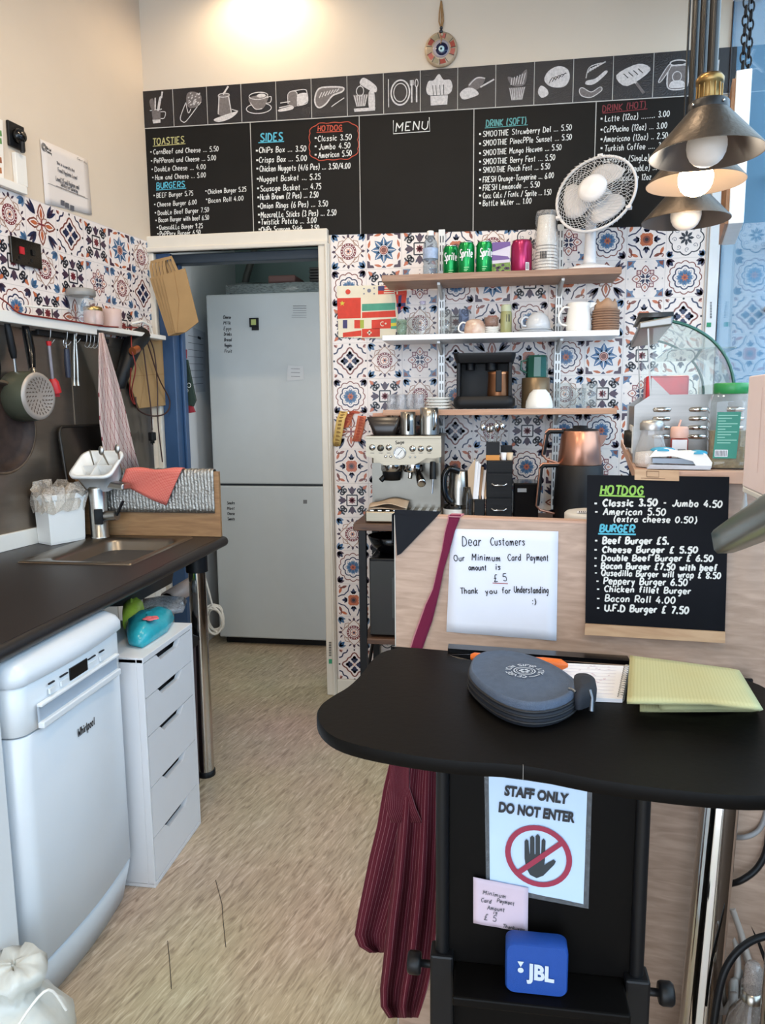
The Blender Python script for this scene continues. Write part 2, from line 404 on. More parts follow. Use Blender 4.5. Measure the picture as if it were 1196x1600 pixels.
# ================================================================== THE SETTING
# ---- floor: vinyl with short streaks of a wood print
def floor_mat():
    m = bpy.data.materials.new('streaked_vinyl'); m.use_nodes = True; t = m.node_tree; b = t.nodes['Principled BSDF']
    co = t.nodes.new('ShaderNodeTexCoord'); mp_ = t.nodes.new('ShaderNodeMapping')
    mp_.inputs['Rotation'].default_value = (0, 0, R(-76)); m2_ = t.nodes.new('ShaderNodeMapping'); m2_.inputs['Scale'].default_value = (4.2, 30, 1)
    n1 = t.nodes.new('ShaderNodeTexNoise'); n1.inputs['Scale'].default_value = 3.2; n1.inputs['Detail'].default_value = 7; n1.inputs['Distortion'].default_value = 1.2
    rp = t.nodes.new('ShaderNodeValToRGB'); e = rp.color_ramp.elements
    e[0].position = .30; e[0].color = lin('97846f'); e[1].position = .68; e[1].color = lin('dccbb4')
    k = e.new(.47); k.color = lin('bca990'); k = e.new(.57); k.color = lin('c6b299')
    n2 = t.nodes.new('ShaderNodeTexNoise'); n2.inputs['Scale'].default_value = 1.3
    mx = t.nodes.new('ShaderNodeMix'); mx.data_type = 'RGBA'; mx.blend_type = 'MULTIPLY'; mx.inputs[0].default_value = .35
    t.links.new(co.outputs['Object'], mp_.inputs[0]); t.links.new(mp_.outputs[0], m2_.inputs[0]); t.links.new(m2_.outputs[0], n1.inputs['Vector']); t.links.new(co.outputs['Object'], n2.inputs['Vector'])
    t.links.new(n1.outputs['Fac'], rp.inputs[0]); t.links.new(rp.outputs[0], mx.inputs[6]); t.links.new(n2.outputs['Color'], mx.inputs[7])
    t.links.new(mx.outputs[2], b.inputs['Base Color']); b.inputs['Roughness'].default_value = .42
    bp = t.nodes.new('ShaderNodeBump'); bp.inputs['Strength'].default_value = .12; bp.inputs['Distance'].default_value = .002
    t.links.new(n1.outputs['Fac'], bp.inputs['Height']); t.links.new(bp.outputs[0], b.inputs['Normal'])
    return m
PLASTER = M('painted_plaster', 'd9cbb8', .7, var=.03, scale=4, bump=.05, bscale=25)
PLASTER_L = M('painted_plaster_side', 'd6c6b2', .7, var=.03, scale=4, bump=.05, bscale=25)
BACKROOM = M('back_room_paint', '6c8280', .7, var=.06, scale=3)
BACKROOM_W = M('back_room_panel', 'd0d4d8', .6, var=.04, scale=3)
TRIM = M('cream_trim', 'd8d0c2', .4, var=.03)
BLUE = M('blue_door_paint', '2c4a6e', .4, var=.08)
struct(MB().box(-2.6, 1.3, -3.0, 5.2, -.06, 0, floor_mat()).build('floor'))
struct(MB().box(-2.6, 1.3, -3.0, 3.60, CEIL, CEIL+.08, M('ceiling_paint', 'dcd3c6', .8)).build('ceiling'))
# side wall, 7 deg off square with the rest of the shop
q = LEFT.o; e0 = q + LDIR*.10; e1 = q - LDIR*6.4; nn = -LEFT.n*.12
struct(MB().prism([e0+Vector((0, 0, 0))-Vector((0, 0, 0)), e1, e1+nn, e0+nn], (0, 0, CEIL), PLASTER_L).build('wall_left'))
# back wall: over the doorway, beside it, and the stub by the corner
wb = MB()
wb.box(-.79, .935, YB, YB+.10, 0, CEIL, PLASTER)
wb.box(-2.0, -.79, YB, YB+.10, 2.19, CEIL, PLASTER)
wb.box(-2.0, -1.585, YB, YB+.10, 0, 2.19, TRIM)
back_wall = struct(wb.build('wall_back'))
struct(MB().box(.936, 1.9, YB, YB+.10, -.06, 3.6, M('sky_screen_blue', '84aecb', .6, var=.05, scale=2)).build('wall_sky_screen'))  # added wall screening the bright sky; its blue stands in for outdoor light
# the store room behind the doorway
br = MB()
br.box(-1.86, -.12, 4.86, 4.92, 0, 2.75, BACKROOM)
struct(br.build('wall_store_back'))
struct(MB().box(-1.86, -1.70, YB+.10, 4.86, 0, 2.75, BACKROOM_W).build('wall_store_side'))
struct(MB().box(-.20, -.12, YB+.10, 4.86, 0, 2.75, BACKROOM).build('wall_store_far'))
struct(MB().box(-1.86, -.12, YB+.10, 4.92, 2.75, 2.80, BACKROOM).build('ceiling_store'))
# wide cream casing of the doorway and its blue frame
tr = MB()
tr.box(-1.62, -.752, YB-.035, YB, 2.118, 2.192, TRIM); tr.box(-1.62, -.752, YB-.045, YB, 2.118, 2.14, TRIM)
struct(tr.build('trim_1', bevel=.006))
tr = MB(); tr.box(-.797, -.748, YB-.035, YB+.10, 0, 2.13, TRIM); tr.box(-.765, -.752, YB-.045, YB-.03, 0, 2.13, TRIM)
struct(tr.build('trim_2', bevel=.005))
tr = MB(); tr.box(-1.64, -1.585, YB-.03, YB+.02, .0, 2.118, TRIM)
struct(tr.build('trim_3', bevel=.006))
fr = MB(); fr.box(-1.585, -1.515, YB-.005, YB+.10, 0, 2.118, BLUE); fr.box(-1.515, -1.50, YB+.06, YB+.10, 0, 2.118, BLUE)
fr.box(-1.585, -.797, YB+.03, YB+.10, 2.075, 2.118, M('dark_frame', '26323c', .5))
struct(fr.build('door_1', bevel=.004))
tr = MB(); tr.box(.885, .9285, YB-.012, YB, .0, 2.62, M('cool_white_trim', 'dfe3e6', .4)); tr.box(.873, .885, YB-.006, YB, 0, 2.17, M('grey_trim_edge', 'b4b4b4', .4))
struct(tr.build('trim_4', bevel=.003))
struct(MB().box(-.752, .93, YB-.012, YB, 0, .075, TRIM).build('baseboard_back', bevel=.004))
# small barcode labels printed at the ends of the tile panels
bl = MB()
pl_ = Plane((0, YB-.0475, 0), (0, -1, 0))
quad(bl, pl_, [(514, 1030), (519, 1030), (519, 1037), (514, 1037)], M('label_green', '2c8f66', .6), 0)
for k in range(9): quad(bl, pl_, [(514, 1003+k*2.6), (518, 1003+k*2.6), (518, 1004.2+k*2.6), (514, 1004.2+k*2.6)], INK, 0)
pl_ = Plane((0, YB-.0135, 0), (0, -1, 0))
quad(bl, pl_, [(1105, 504), (1112, 504), (1111.5, 511), (1104.5, 511)], _M['label_green'], 0)
for k in range(11): quad(bl, pl_, [(1110, 472+k*2.4), (1113, 472+k*2.4), (1113, 473.2+k*2.4), (1110, 473.2+k*2.4)], INK, 0)
struct(bl.build('trim_labels', parent=back_wall))

# ---- window side of the shop
WFR = M('window_frame_white', 'dfe6ea', .35)
ww = MB()
ww.box(XW, XW+.12, -3.0, YB+.1, 0, .62, M('window_wall_paint', '5b5048', .7))
ww.box(XW, XW+.12, -3.0, YB+.1, 3.0, CEIL, WFR)
struct(ww.build('wall_right'))
win = MB(); win.box(XW+.003, XW+.007, -2.95, YB-.002, .62, 3.0, PANE)
w1 = struct(win.build('window_1'))
wf = MB()
for y in (-2.9, -.9, .62): wf.box(XW+.008, XW+.07, y, y+.06, .62, 3.0, WFR)
wf.box(XW-.02, XW+.06, -2.95, YB, .60, .66, WFR)
wf.box(XW-.0005, XW+.0025, YB-.012, YB, .62, 3.0, M('window_gasket', '3a3436', .5))
struct(wf.build('window_frame', parent=w1, bevel=.004))
struct(MB().box(-2.6, 1.3, -3.05, -3.0, 3.0, CEIL, PLASTER).build('wall_front'))
# street: pavement and the pale fronts across the road
struct(MB().box(1.3, 14, -8, 12, -.12, -.061, M('pavement', '8d8f90', .8, scale=3)).build('pavement'))
fac = MB(); fac.box(7.0, 7.4, -9, 14, -.06, 2.6, M('facade_paint', '3f74a8', .8, var=.1, scale=1.5))
for k in range(6):
    fac.box(6.96, 7.0, -7+3.2*k, -5.2+3.2*k, .6, 2.2, M('facade_window', '40525f', .3))
struct(fac.build('facade_opposite'))

# ---- patterned tile panels: every tile's print is laid over the panel, motif by motif
TC = {k: M('tile_'+k, v, .32, var=.05, scale=60) for k, v in dict(ground='e6dcd6', navy='23294a', black='1c1c24', maroon='74262e', brown='7a4034', orange='b8623c',
      teal='2f5c84', slate='5d7896', pink='d09a85', plum='402a3c', tan='9a725c', grey='85838a').items()}
class TileArt:
    """draws a motif on the unit tile, -1..1 both ways"""
    def __init__(s, mb, o, U, V, N, half): s.mb, s.o, s.U, s.V, s.N, s.h = mb, o, U, V, N, half
    def P(s, x, y, z): return s.o+s.U*(x*s.h)+s.V*(y*s.h)+s.N*(0.0004+z*0.00022)
    def poly(s, pts, c, z):
        s.mb.poly([s.P(x, y, z) for x, y in pts], TC[c])
    def disc(s, x, y, r, c, z, n=14): s.poly([(x+r*math.cos(2*PI*i/n), y+r*math.sin(2*PI*i/n)) for i in range(n)], c, z)
    def line(s, pts, w, c, z, closed=False): s.mb.ribbon([s.P(x, y, z) for x, y in pts], w*1.4*s.h, s.N, TC[c], closed)
    def ring(s, r, w, c, z, x=0, y=0, n=28): s.line([(x+r*math.cos(2*PI*i/n), y+r*math.sin(2*PI*i/n)) for i in range(n)], w, c, z, True)
    def leaf(s, x, y, ang, L, wd, c, z, tip=.5):
        a = R(ang); ca, sa = math.cos(a), math.sin(a); pts = []
        for t, k in ((0, 0), (.22, .75), (tip, 1), (.8, .55), (1, 0), (.8, -.55), (tip, -1), (.22, -.75)):
            u, v = t*L, k*wd/2; pts.append((x+u*ca-v*sa, y+u*sa+v*ca))
        s.poly(pts, c, z)
    def scallop(s, r, amp, n, w, c, z, k=5, ph=0.0):
        pts = []
        for i in range(n*k):
            a = 2*PI*i/(n*k)+ph; pts.append(((r+amp*abs(math.sin(n*(a-ph)/2)))*math.cos(a), (r+amp*abs(math.sin(n*(a-ph)/2)))*math.sin(a)))
        s.line(pts, w, c, z, True)
    def spiral(s, x, y, r, a0, turns, w, c, z, flip=1):
        n = 16; s.line([(x+r*(1-.8*i/n)*math.cos(R(a0)+flip*turns*2*PI*i/n), y+r*(1-.8*i/n)*math.sin(R(a0)+flip*turns*2*PI*i/n)) for i in range(n+1)], w, c, z)
def r4(f):
    for k in range(4): f(90*k)
def rot(x, y, a): a = R(a); return x*math.cos(a)-y*math.sin(a), x*math.sin(a)+y*math.cos(a)
def rp_(pts, a): return [rot(x, y, a) for x, y in pts]
def corner_leaves(T, c1, c2, L=.5, z=1):
    def f(a):
        x, y = rot(.95, .95, a); T.leaf(x, y, a+225, L*1.1, .26, c1, z); T.leaf(x, y, a+194, L, .2, c2, z); T.leaf(x, y, a+256, L, .2, c2, z)
    r4(f)
def tA(T):      # red ring in a tan diamond
    T.poly([(0, .86), (.86, 0), (0, -.86), (-.86, 0)], 'tan', 1); T.poly([(0, .8), (.8, 0), (0, -.8), (-.8, 0)], 'ground', 2)
    r4(lambda a: T.line(rp_([(.35, .35), (.62, .3), (.55, .55), (.3, .62), (.35, .35)], a), .035, 'tan', 3))
    T.disc(0, 0, .46, 'maroon', 4, 24); T.disc(0, 0, .32, 'ground', 5, 20); T.ring(.25, .03, 'maroon', 6)
    for k in range(16): T.disc(.39*math.cos(k*PI/8), .39*math.sin(k*PI/8), .035, 'ground', 6, 6)
    for k in range(6): T.leaf(0, 0, 60*k, .2, .1, 'pink', 7)
    T.disc(0, 0, .07, 'navy', 8, 8)
    def f(a):
        x, y = rot(.86, 0, a); T.leaf(x+rot(-.12, 0, a)[0], y+rot(-.12, 0, a)[1], a, .24, .16, 'plum', 3)
        for sgn in (1, -1):
            x, y = rot(.72, .16*sgn, a); T.leaf(x, y, a+50*sgn, .26, .1, 'plum', 3)
    r4(f); corner_leaves(T, 'teal', 'slate', .45)
def tB(T):      # blue eight-petalled flower
    for k in range(8): T.leaf(0, 0, 45*k, .74, .36, 'teal', 2, .6); T.leaf(0, 0, 45*k, .68, .16, 'slate', 3, .6); T.line([rot(.3, 0, 45*k), rot(.64, 0, 45*k)], .03, 'ground', 4)
    T.disc(0, 0, .27, 'ground', 5, 18); T.disc(0, 0, .24, 'maroon', 6, 18); T.disc(0, 0, .19, 'pink', 7, 16); T.disc(0, 0, .15, 'brown', 8, 16)
    def f(a):
        x, y = rot(.96, .96, a); T.poly(rp_([(.97, .97), (.97, .55), (.82, .62), (.8, .8), (.62, .82), (.55, .97)], a), 'plum', 1)
        for sg in (1, -1):
            x, y = rot(.9, .12*sg, a); T.leaf(x, y, a+90*sg+14*sg, .46, .15, 'orange', 1)
        T.poly(rp_([(.97, .14), (.82, 0), (.97, -.14)], a), 'navy', 1)
    r4(f)
def tC(T):      # scrolls round a framed red flower
    def f(a):
        T.line(rp_([(-.32, .32), (.32, .32)], a), .055, 'black', 3)
        x, y = rot(0, .34, a); T.leaf(x, y, a+90, .52, .34, 'plum', 3, .45); T.leaf(*rot(0, .46, a), a+50, .4, .14, 'navy', 2); T.leaf(*rot(0, .46, a), a+130, .4, .14, 'navy', 2)
        for sg in (1, -1):
            c = rot(.46*sg, .62, a); T.spiral(c[0], c[1], .23, a+90, 1.2, .065, 'black', 3, -sg); 
        T.leaf(*rot(.62, .62, a), a+45, .42, .2, 'orange', 2); T.leaf(*rot(.5, .72, a), a+20, .46, .14, 'slate', 1); T.leaf(*rot(.72, .5, a), a+70, .46, .14, 'slate', 1)
    r4(f)
    for k in range(8): T.leaf(0, 0, 45*k, .23, .12, 'maroon', 4)
def star(T, big=True):
    for k in range(8): T.leaf(*rot(.1, 0, 45*k), 45*k, .4, .26, 'slate', 3, .6); T.leaf(*rot(.1, 0, 45*k), 45*k, .28, .14, 'teal', 4, .6); T.disc(*rot(.42, 0, 45*k), .045, 'ground', 5, 6)
    for k in range(8): T.leaf(0, 0, 45*k+22, .22, .09, 'orange', 5)
    T.disc(0, 0, .06, 'maroon', 6, 8)
def tD(T):      # scalloped medallion
    T.scallop(.78, .10, 12, .04, 'brown', 1, 5, R(15)); T.scallop(.52, .10, 8, .05, 'navy', 2, 5, R(22.5)); star(T)
    corner_leaves(T, 'navy', 'plum', .42)
def tE(T):      # pale tile, maroon quatrefoil
    def f(a):
        T.leaf(*rot(.22, 0, a), a, .5, .44, 'maroon', 2, .45); T.leaf(*rot(.28, 0, a), a, .38, .33, 'ground', 3, .45); T.leaf(*rot(.36, 0, a), a, .2, .16, 'pink', 4)
        x, y = rot(.34, .34, a); s = .12; T.poly(rp_([(.22, .22), (.46, .22), (.46, .46), (.22, .46)], a), 'maroon', 2); T.poly(rp_([(.27, .27), (.41, .27), (.41, .41), (.27, .41)], a), 'ground', 4); T.poly(rp_([(.31, .31), (.37, .31), (.37, .37), (.31, .37)], a), 'pink', 5)
        T.leaf(*rot(.03, .03, a), a+28, .3, .1, 'navy', 5); T.leaf(*rot(.03, .03, a), a+62, .3, .1, 'navy', 5)
        T.poly(rp_([(.97, .97), (.97, .5), (.78, .64), (.6, .6), (.64, .78), (.5, .97)], a), 'slate', 1); T.poly(rp_([(.93, .93), (.9, .68), (.76, .76), (.68, .9)], a), 'brown', 2); T.disc(*rot(.55, .55, a), .06, 'navy', 2, 8)
        T.leaf(*rot(.9, -.06, a), a+90, .12, .06, 'grey', 1)
    r4(f)
def tF(T):      # brown ogee with navy fleurs
    pts = []
    for i in range(48):
        a = 2*PI*i/48; r = .62+.10*math.cos(4*a)+.05*math.cos(8*a); pts.append((r*math.cos(a), r*math.sin(a)))
    T.line(pts, .06, 'brown', 2, True)
    def f(a):
        T.leaf(*rot(.08, 0, a), a, .5, .32, 'navy', 3, .6); T.disc(*rot(.46, 0, a), .10, 'navy', 3, 10)
        for sg in (1, -1): T.disc(*rot(.33, .15*sg, a), .075, 'navy', 3, 8)
        T.line(_smooth(rp_([(.97, .42), (.78, .5), (.7, .7), (.5, .78), (.42, .97)], a)), .06, 'navy', 1)
        T.disc(*rot(.95, 0, a), .06, 'black', 1, 8); T.leaf(*rot(.95, .95, a), a+225, .26, .14, 'brown', 1)
        T.line(rp_([(.95, .8), (.85, .74)], a), .04, 'pink', 1)
    r4(f); T.disc(0, 0, .11, 'ground', 4, 10); T.ring(.08, .03, 'pink', 5, n=12)
def tG(T):      # orange square flower
    pts = []
    for i in range(32):
        a = 2*PI*i/32; r = .36*(1+.12*math.cos(4*(a-PI/4))+.05*math.cos(12*a)); pts.append((r*math.cos(a), r*math.sin(a)))
    def f(a):
        T.leaf(*rot(.3, 0, a), a, .44, .24, 'navy', 1, .45); T.leaf(*rot(.38, 0, a), a+42, .28, .12, 'navy', 1); T.leaf(*rot(.38, 0, a), a-42, .28, .12, 'navy', 1)
        T.line(_smooth(rp_([(.97, .2), (.76, .3), (.58, .34), (.46, .46), (.34, .58), (.3, .76), (.2, .97)], a)), .05, 'navy', 1)
        T.leaf(*rot(.9, .4, a), a+112, .44, .17, 'brown', 1); T.leaf(*rot(.4, .9, a), a-22, .44, .17, 'orange', 1); T.spiral(*rot(.82, .82, a), .1, a, .9, .04, 'brown', 1)
    r4(f); T.poly([(x*1.18, y*1.18) for x, y in pts], 'ground', 2); T.poly(pts, 'orange', 3); T.disc(0, 0, .2, 'brown', 4, 14); T.disc(0, 0, .1, 'black', 5, 10)
def tH(T):      # dark flower in a scalloped ring with tendrils
    T.scallop(.78, .12, 8, .045, 'black', 1, 6, R(22.5))
    for k in range(8): T.leaf(*rot(.05, 0, 45*k), 45*k, .36, .15, 'black', 2, .65); T.spiral(*rot(.6, .06, 45*k), .13, 45*k, 1.1, .025, 'grey', 2, 1 if k % 2 else -1)
    corner_leaves(T, 'navy', 'slate', .34)
def tI(T):      # four-way leaf tile
    def f(a):
        T.leaf(*rot(.12, 0, a), a, .86, .52, 'brown', 1, .45); T.leaf(*rot(.2, 0, a), a, .66, .34, 'ground', 2, .45); T.leaf(*rot(.24, 0, a), a, .54, .2, 'orange', 3, .5); T.leaf(0, 0, a, .36, .16, 'pink', 3); T.leaf(0, 0, a, .28, .09, 'maroon', 4)
        for b in (28, 45, 62): T.leaf(*rot(.40, .40, a), a+b, .74, .2, 'navy' if b != 45 else 'plum', 4)
        T.line(_smooth(rp_([(.3, .12), (.36, .3), (.12, .3)], a)), .04, 'tan', 2)
    r4(f); T.disc(0, 0, .07, 'maroon', 5, 8)
TILES = dict(A=tA, B=tB, C=tC, D=tD, E=tE, F=tF, G=tG, H=tH, I=tI)
PITCH = 0.162
def tile_panel(o, U, N, cols, rows, layout, seed, x_end=None, z_floor=0.0, parent=None, top_part=1.0):
    """o = top corner of the panel; columns run along U, rows downward"""
    mb = MB(); V = Vector((0, 0, 1)); U = Vector(U); N = Vector(N)
    L = x_end if x_end else cols*PITCH; H = rows*PITCH if not z_floor else o.z-z_floor
    mb.prism([o, o+U*L, o+U*L-V*H, o-V*H], -N*.0, TC['ground']) if False else mb.poly([o+N*.0003, o-V*H+N*.0003, o+U*L-V*H+N*.0003, o+U*L+N*.0003], TC['ground'])
    rnd = random.Random(seed); prev = {}
    for r_ in range(rows):
        for c in range(cols):
            k = layout[r_][c] if r_ < len(layout) and c < len(layout[r_]) else '.'
            if k == '.':
                k = rnd.choice([x for x in 'ABCDEFGHI' if x not in (prev.get((r_-1, c)), prev.get((r_, c-1)))])
            prev[(r_, c)] = k
            if k == ' ': continue
            TILES[k](TileArt(mb, o+U*(PITCH*(c+.5))-V*(PITCH*(r_+.5)), U, V, N, PITCH*.485))
    GR = M('tile_grout', 'cfc6c2', .6)
    for c in range(cols+1): mb.ribbon([o+U*(PITCH*c)+N*.0005, o+U*(PITCH*c)-V*H+N*.0005], .0025, N, GR)
    for r_ in range(rows+1): mb.ribbon([o-V*(PITCH*r_)+N*.0005, o-V*(PITCH*r_)+U*L+N*.0005], .0025, N, GR)
    return mb
LAY_B = ['ABCGAHEDGH', 'DC.DBC.IED', '.IACGD.AGF', 'FAEFIGDBCG', 'DCADGAACEH', 'I.GFACDDBA', 'G.DGFD.EGI', 'C..BAE.F.D', 'A.H.CG.D.E', 'D.E.F.G..B',
         'G.B.A.C..F', 'A.C.D.F..G', 'FC.G.E.A.C']
mb = tile_panel(Vector((-.745, YB, 2.174)), (1, 0, 0), (0, -1, 0), 10, 13, LAY_B, 3, x_end=1.63, z_floor=.075)
struct(mb.build('tile_panel', parent=back_wall))
# side wall tiles run from the corner towards the shop front
o = LEFT.o + LDIR*.02; o.z = 2.168
mb = tile_panel(o-LDIR*(PITCH*10), LDIR, LEFT.n, 10, 3, ['CFDHAIFCBA', 'GBADCACEAF', 'AGEFDCIGCA'], 5)
wl = bpy.data.objects['wall_left']
struct(mb.build('tile_panel', parent=wl))
# ================================================================== MENU BOARDS OVER THE DOORWAY
BOARD = Plane((0, YB-.004, 0), (0, -1, 0))
def zb(x): return 2.183-.0165*(x+1.62)          # lower and upper edges run slightly out of level
def zt(x): return 2.672-.0075*(x+1.62)
def zs(x): return 2.832-.0010*(x+1.62)
BX = [-1.608, -1.104, -.606, -.104, .406, .876]
LINE = M('board_line', 'b9b6b0', .8)
panels = [('beside the corner wall', 'toasties'), ('over the door', 'sides'), ('in the middle of the row', 'menu'), ('', 'soft'), ('', 'hot')]
bl_ = ['chalkboard panel listing toasties and burgers, above the doorway by the corner',
       'chalkboard panel listing sides with hot dogs ringed in red chalk',
       'nearly empty chalkboard panel headed MENU in a chalk box',
       'chalkboard panel listing soft drinks and smoothies above the top shelf',
       'chalkboard panel listing hot drinks behind the pendant lamps']
BD = []
for i in range(5):
    x0, x1 = BX[i], BX[i+1]
    mb = MB(); L = [(x0, YB-.003, zb(x0)), (x1, YB-.003, zb(x1)), (x1, YB-.003, zt(x1)), (x0, YB-.003, zt(x0))]
    mb.prism(L, (0, .003, 0), CHARCOAL)
    if i: mb.ribbon([(x0, YB-.0036, zb(x0)), (x0, YB-.0036, zt(x0))], .0035, (0, -1, 0), LINE)
    t = thing('chalkboard', bl_[i], 'menu board', ((x0+x1)/2, YB, zb(x0)), 'chalkboard panels of the wall menu')
    mb.build('panel', t); BD.append(t)
def lines(t, rows, name='handwriting'):
    mb = MB()
    for (txt, x0, y0, x1, y1, cap, w, mat) in rows: wline(mb, BOARD, txt, x0, y0, x1, y1, cap, w, mat)
    return mb
W0 = .0042
# toasties and burgers
r_ = [('TOASTIES', 239, 227, 288, 223, 10, .0045, CH_Y)]
for txt, x0, y0, x1, y1 in [('CornBeef and Cheese ... 5.50', 240, 241, 342, 236), ('PePPeroni and Cheese ... 5.00', 241, 255, 338, 250),
        ('DoubLe Cheese ... 4.00', 242, 268, 322, 264), ('Ham and Cheese ... 5.00', 243, 281, 322, 277)]: r_.append((txt, x0, y0, x1, y1, 7.5, .0028, CHALK))
r_.append(('BURGERS', 245, 295, 289, 292, 9, .0045, CH_B))
for txt, x0, y0, x1, y1 in [('BEEF Burger 5.75', 245, 309, 302, 305), ('Cheese Burger 6.00', 246, 323, 308, 319), ('DoubLe Beef Burger 7.50', 247, 336, 327, 331),
        ('Bacon Burger with beef 6.50', 248, 347, 327, 343), ('QuesadiLLa Burger 9.25', 249, 359, 317, 356), ('PePPery Burger 6.50', 250, 369, 314, 366),
        ('Chicken Burger 5.25', 325, 303, 385, 299), ('Bacon Roll 4.00', 326, 317, 381, 313)]: r_.append((txt, x0, y0, x1, y1, 7, .0027, CHALK))
mb = lines(BD[0], r_)
pline(mb, BOARD, [(239, 228.5), (290, 224.5)], .003, CH_Y); pline(mb, BOARD, [(244, 297), (291, 294)], .003, CH_B)
for x, y in [(236, 240), (237, 254), (238, 267), (239, 280), (241, 308), (242, 322), (243, 335), (244, 347), (246, 358), (247, 368), (322, 301), (323, 314)]: quad(mb, BOARD, [(x-1, y-1.6), (x+1, y-1.6), (x+1, y-3.6), (x-1, y-3.6)], CHALK, .0012)
mb.build('handwriting', BD[0])
# sides
r_ = [('SIDES', 407, 221, 442, 219, 12, .006, CH_B)]
for txt, x0, y0, x1, y1 in [('ChiPs Box ... 3.50', 405, 239, 479, 236), ('Crisps Box ... 5.00', 405, 254, 480, 251), ('Chicken Nuggets (4/6 Pes) ... 3.50/4.00', 406, 268, 548, 263),
        ('Nugget Basket ... 5.25', 406, 284, 501, 280), ('Sausage Basket ... 4.75', 407, 299, 502, 295), ('Hash Brown (2 Pes) ... 2.50', 407, 312, 498, 308), ('Onion Rings (6 Pes) ... 3.50', 407, 326, 513, 322),
        ('MozareLLa Sticks (3 Pes) ... 2.50', 408, 340, 526, 336), ('Twistick Potato ... 3.00', 408, 351, 495, 348), ('ChiPs Sausage Stick ... 3.50', 408, 363, 499, 360)]: r_.append((txt, x0, y0, x1, y1, 8.5, .0037, CHALK))
r_.append(('HOTDOG', 497, 205, 535, 203, 8, .0045, CH_R))
for txt, x0, y0, x1, y1 in [('Classic 3.50', 497, 221, 550, 218), ('Jumbo 4.50', 498, 234, 548, 231), ('American 5.50', 498, 247, 550, 243)]: r_.append((txt, x0, y0, x1, y1, 8.5, .0035, CHALK))
mb = lines(BD[1], r_)
pline(mb, BOARD, [(404, 223), (444, 221)], .004, CH_B); pline(mb, BOARD, [(495, 207), (536, 205)], .0035, CH_R)
cl = []
for i in range(72):
    a = 2*PI*i/72; k = 1+.05*abs(math.sin(a*7)); cl.append((522+37*k*max(-1, min(1, 1.18*math.cos(a))), 220.5+28*k*max(-1, min(1, 1.18*math.sin(a)))-.06*37*math.cos(a)))
pline(mb, BOARD, cl, .0035, CH_R, closed=True)
for y in (238, 253, 266, 282, 297, 311, 325, 338, 350, 361): quad(mb, BOARD, [(400+(y-238)/30, y-1.2), (403+(y-238)/30, y-1.2), (403+(y-238)/30, y-4), (400+(y-238)/30, y-4)], CHALK, .0012)
for y in (219, 232, 245): quad(mb, BOARD, [(492, y-2), (495, y-2), (495, y-4.6), (492, y-4.6)], CHALK, .0012)
mb.build('handwriting', BD[1])
# menu
mb = lines(BD[2], [('MENU', 619, 205, 669, 202, 13, .0045, CHALK)])
pline(mb, BOARD, [(615, 188), (615, 209), (672, 205), (671, 183)], .003, CHALK)
mb.build('handwriting', BD[2])
# soft drinks
r_ = [('DRINK (SOFT)', 760, 198, 823, 193, 10, .0045, CH_T)]
for txt, x0, y0, x1, y1 in [('SMOOTHIE Strawberry Del ... 5.50', 755, 214, 894, 203), ('SMOOTHIE PineaPPle Sunset ... 5.50', 755, 228, 894, 218), ('SMOOTHIE Mango Heaven ... 5.50', 755, 243, 878, 234),
        ('SMOOTHIE Berry Fest ... 5.50', 755, 257, 868, 250), ('SMOOTHIE Peach Fest ... 5.50', 755, 270, 860, 264), ('FRESH Orange-Tangerine ... 6.00', 755, 285, 866, 278), ('FRESH Lemonade ... 5.50', 755, 298, 844, 292),
        ('Coca CoLa / Fanta / Sprite ... 1.50', 755, 310, 862, 304), ('BottLe Water ... 1.00', 755, 322, 831, 318)]: r_.append((txt, x0, y0, x1, y1, 8.5, .0029, CHALK))
mb = lines(BD[3], r_); pline(mb, BOARD, [(758, 200), (825, 195)], .003, CH_T)
for y in (212, 227, 242, 255, 268, 283, 296, 308, 320): quad(mb, BOARD, [(749, y-1), (752, y-1), (752, y-4), (749, y-4)], CHALK, .0012)
mb.build('handwriting', BD[3])
# hot drinks
r_ = [('DRINK (HOT)', 942, 175, 1010, 168, 10, .004, CH_DR)]
for txt, x0, y0, x1, y1 in [('Latte (12oz) ........ 3.00', 946, 190, 1047, 182), ('CaPPucino (12oz) ... 3.00', 944, 207, 1043, 200), ('Americano (12oz) .. 2.50', 944, 222, 1044, 216),
        ('Turkish Coffee .... 3.00', 945, 236, 1047, 231), ('ExPresso (SingLe) ... 2.50', 944, 254, 1047, 249), ('ExPresso (DoubLe) ... 3.00', 944, 270, 1048, 264), ('Hot ChocoLate 12oz ... 3.00', 944, 284, 1049, 279)]: r_.append((txt, x0, y0, x1, y1, 9, .0030, CHALK))
mb = lines(BD[4], r_); pline(mb, BOARD, [(942, 177), (1012, 170)], .003, CH_DR)
for y in (188, 205, 220, 234): quad(mb, BOARD, [(939, y-1), (942, y-1), (942, y-4), (939, y-4)], CHALK, .0012)
mb.build('handwriting', BD[4])

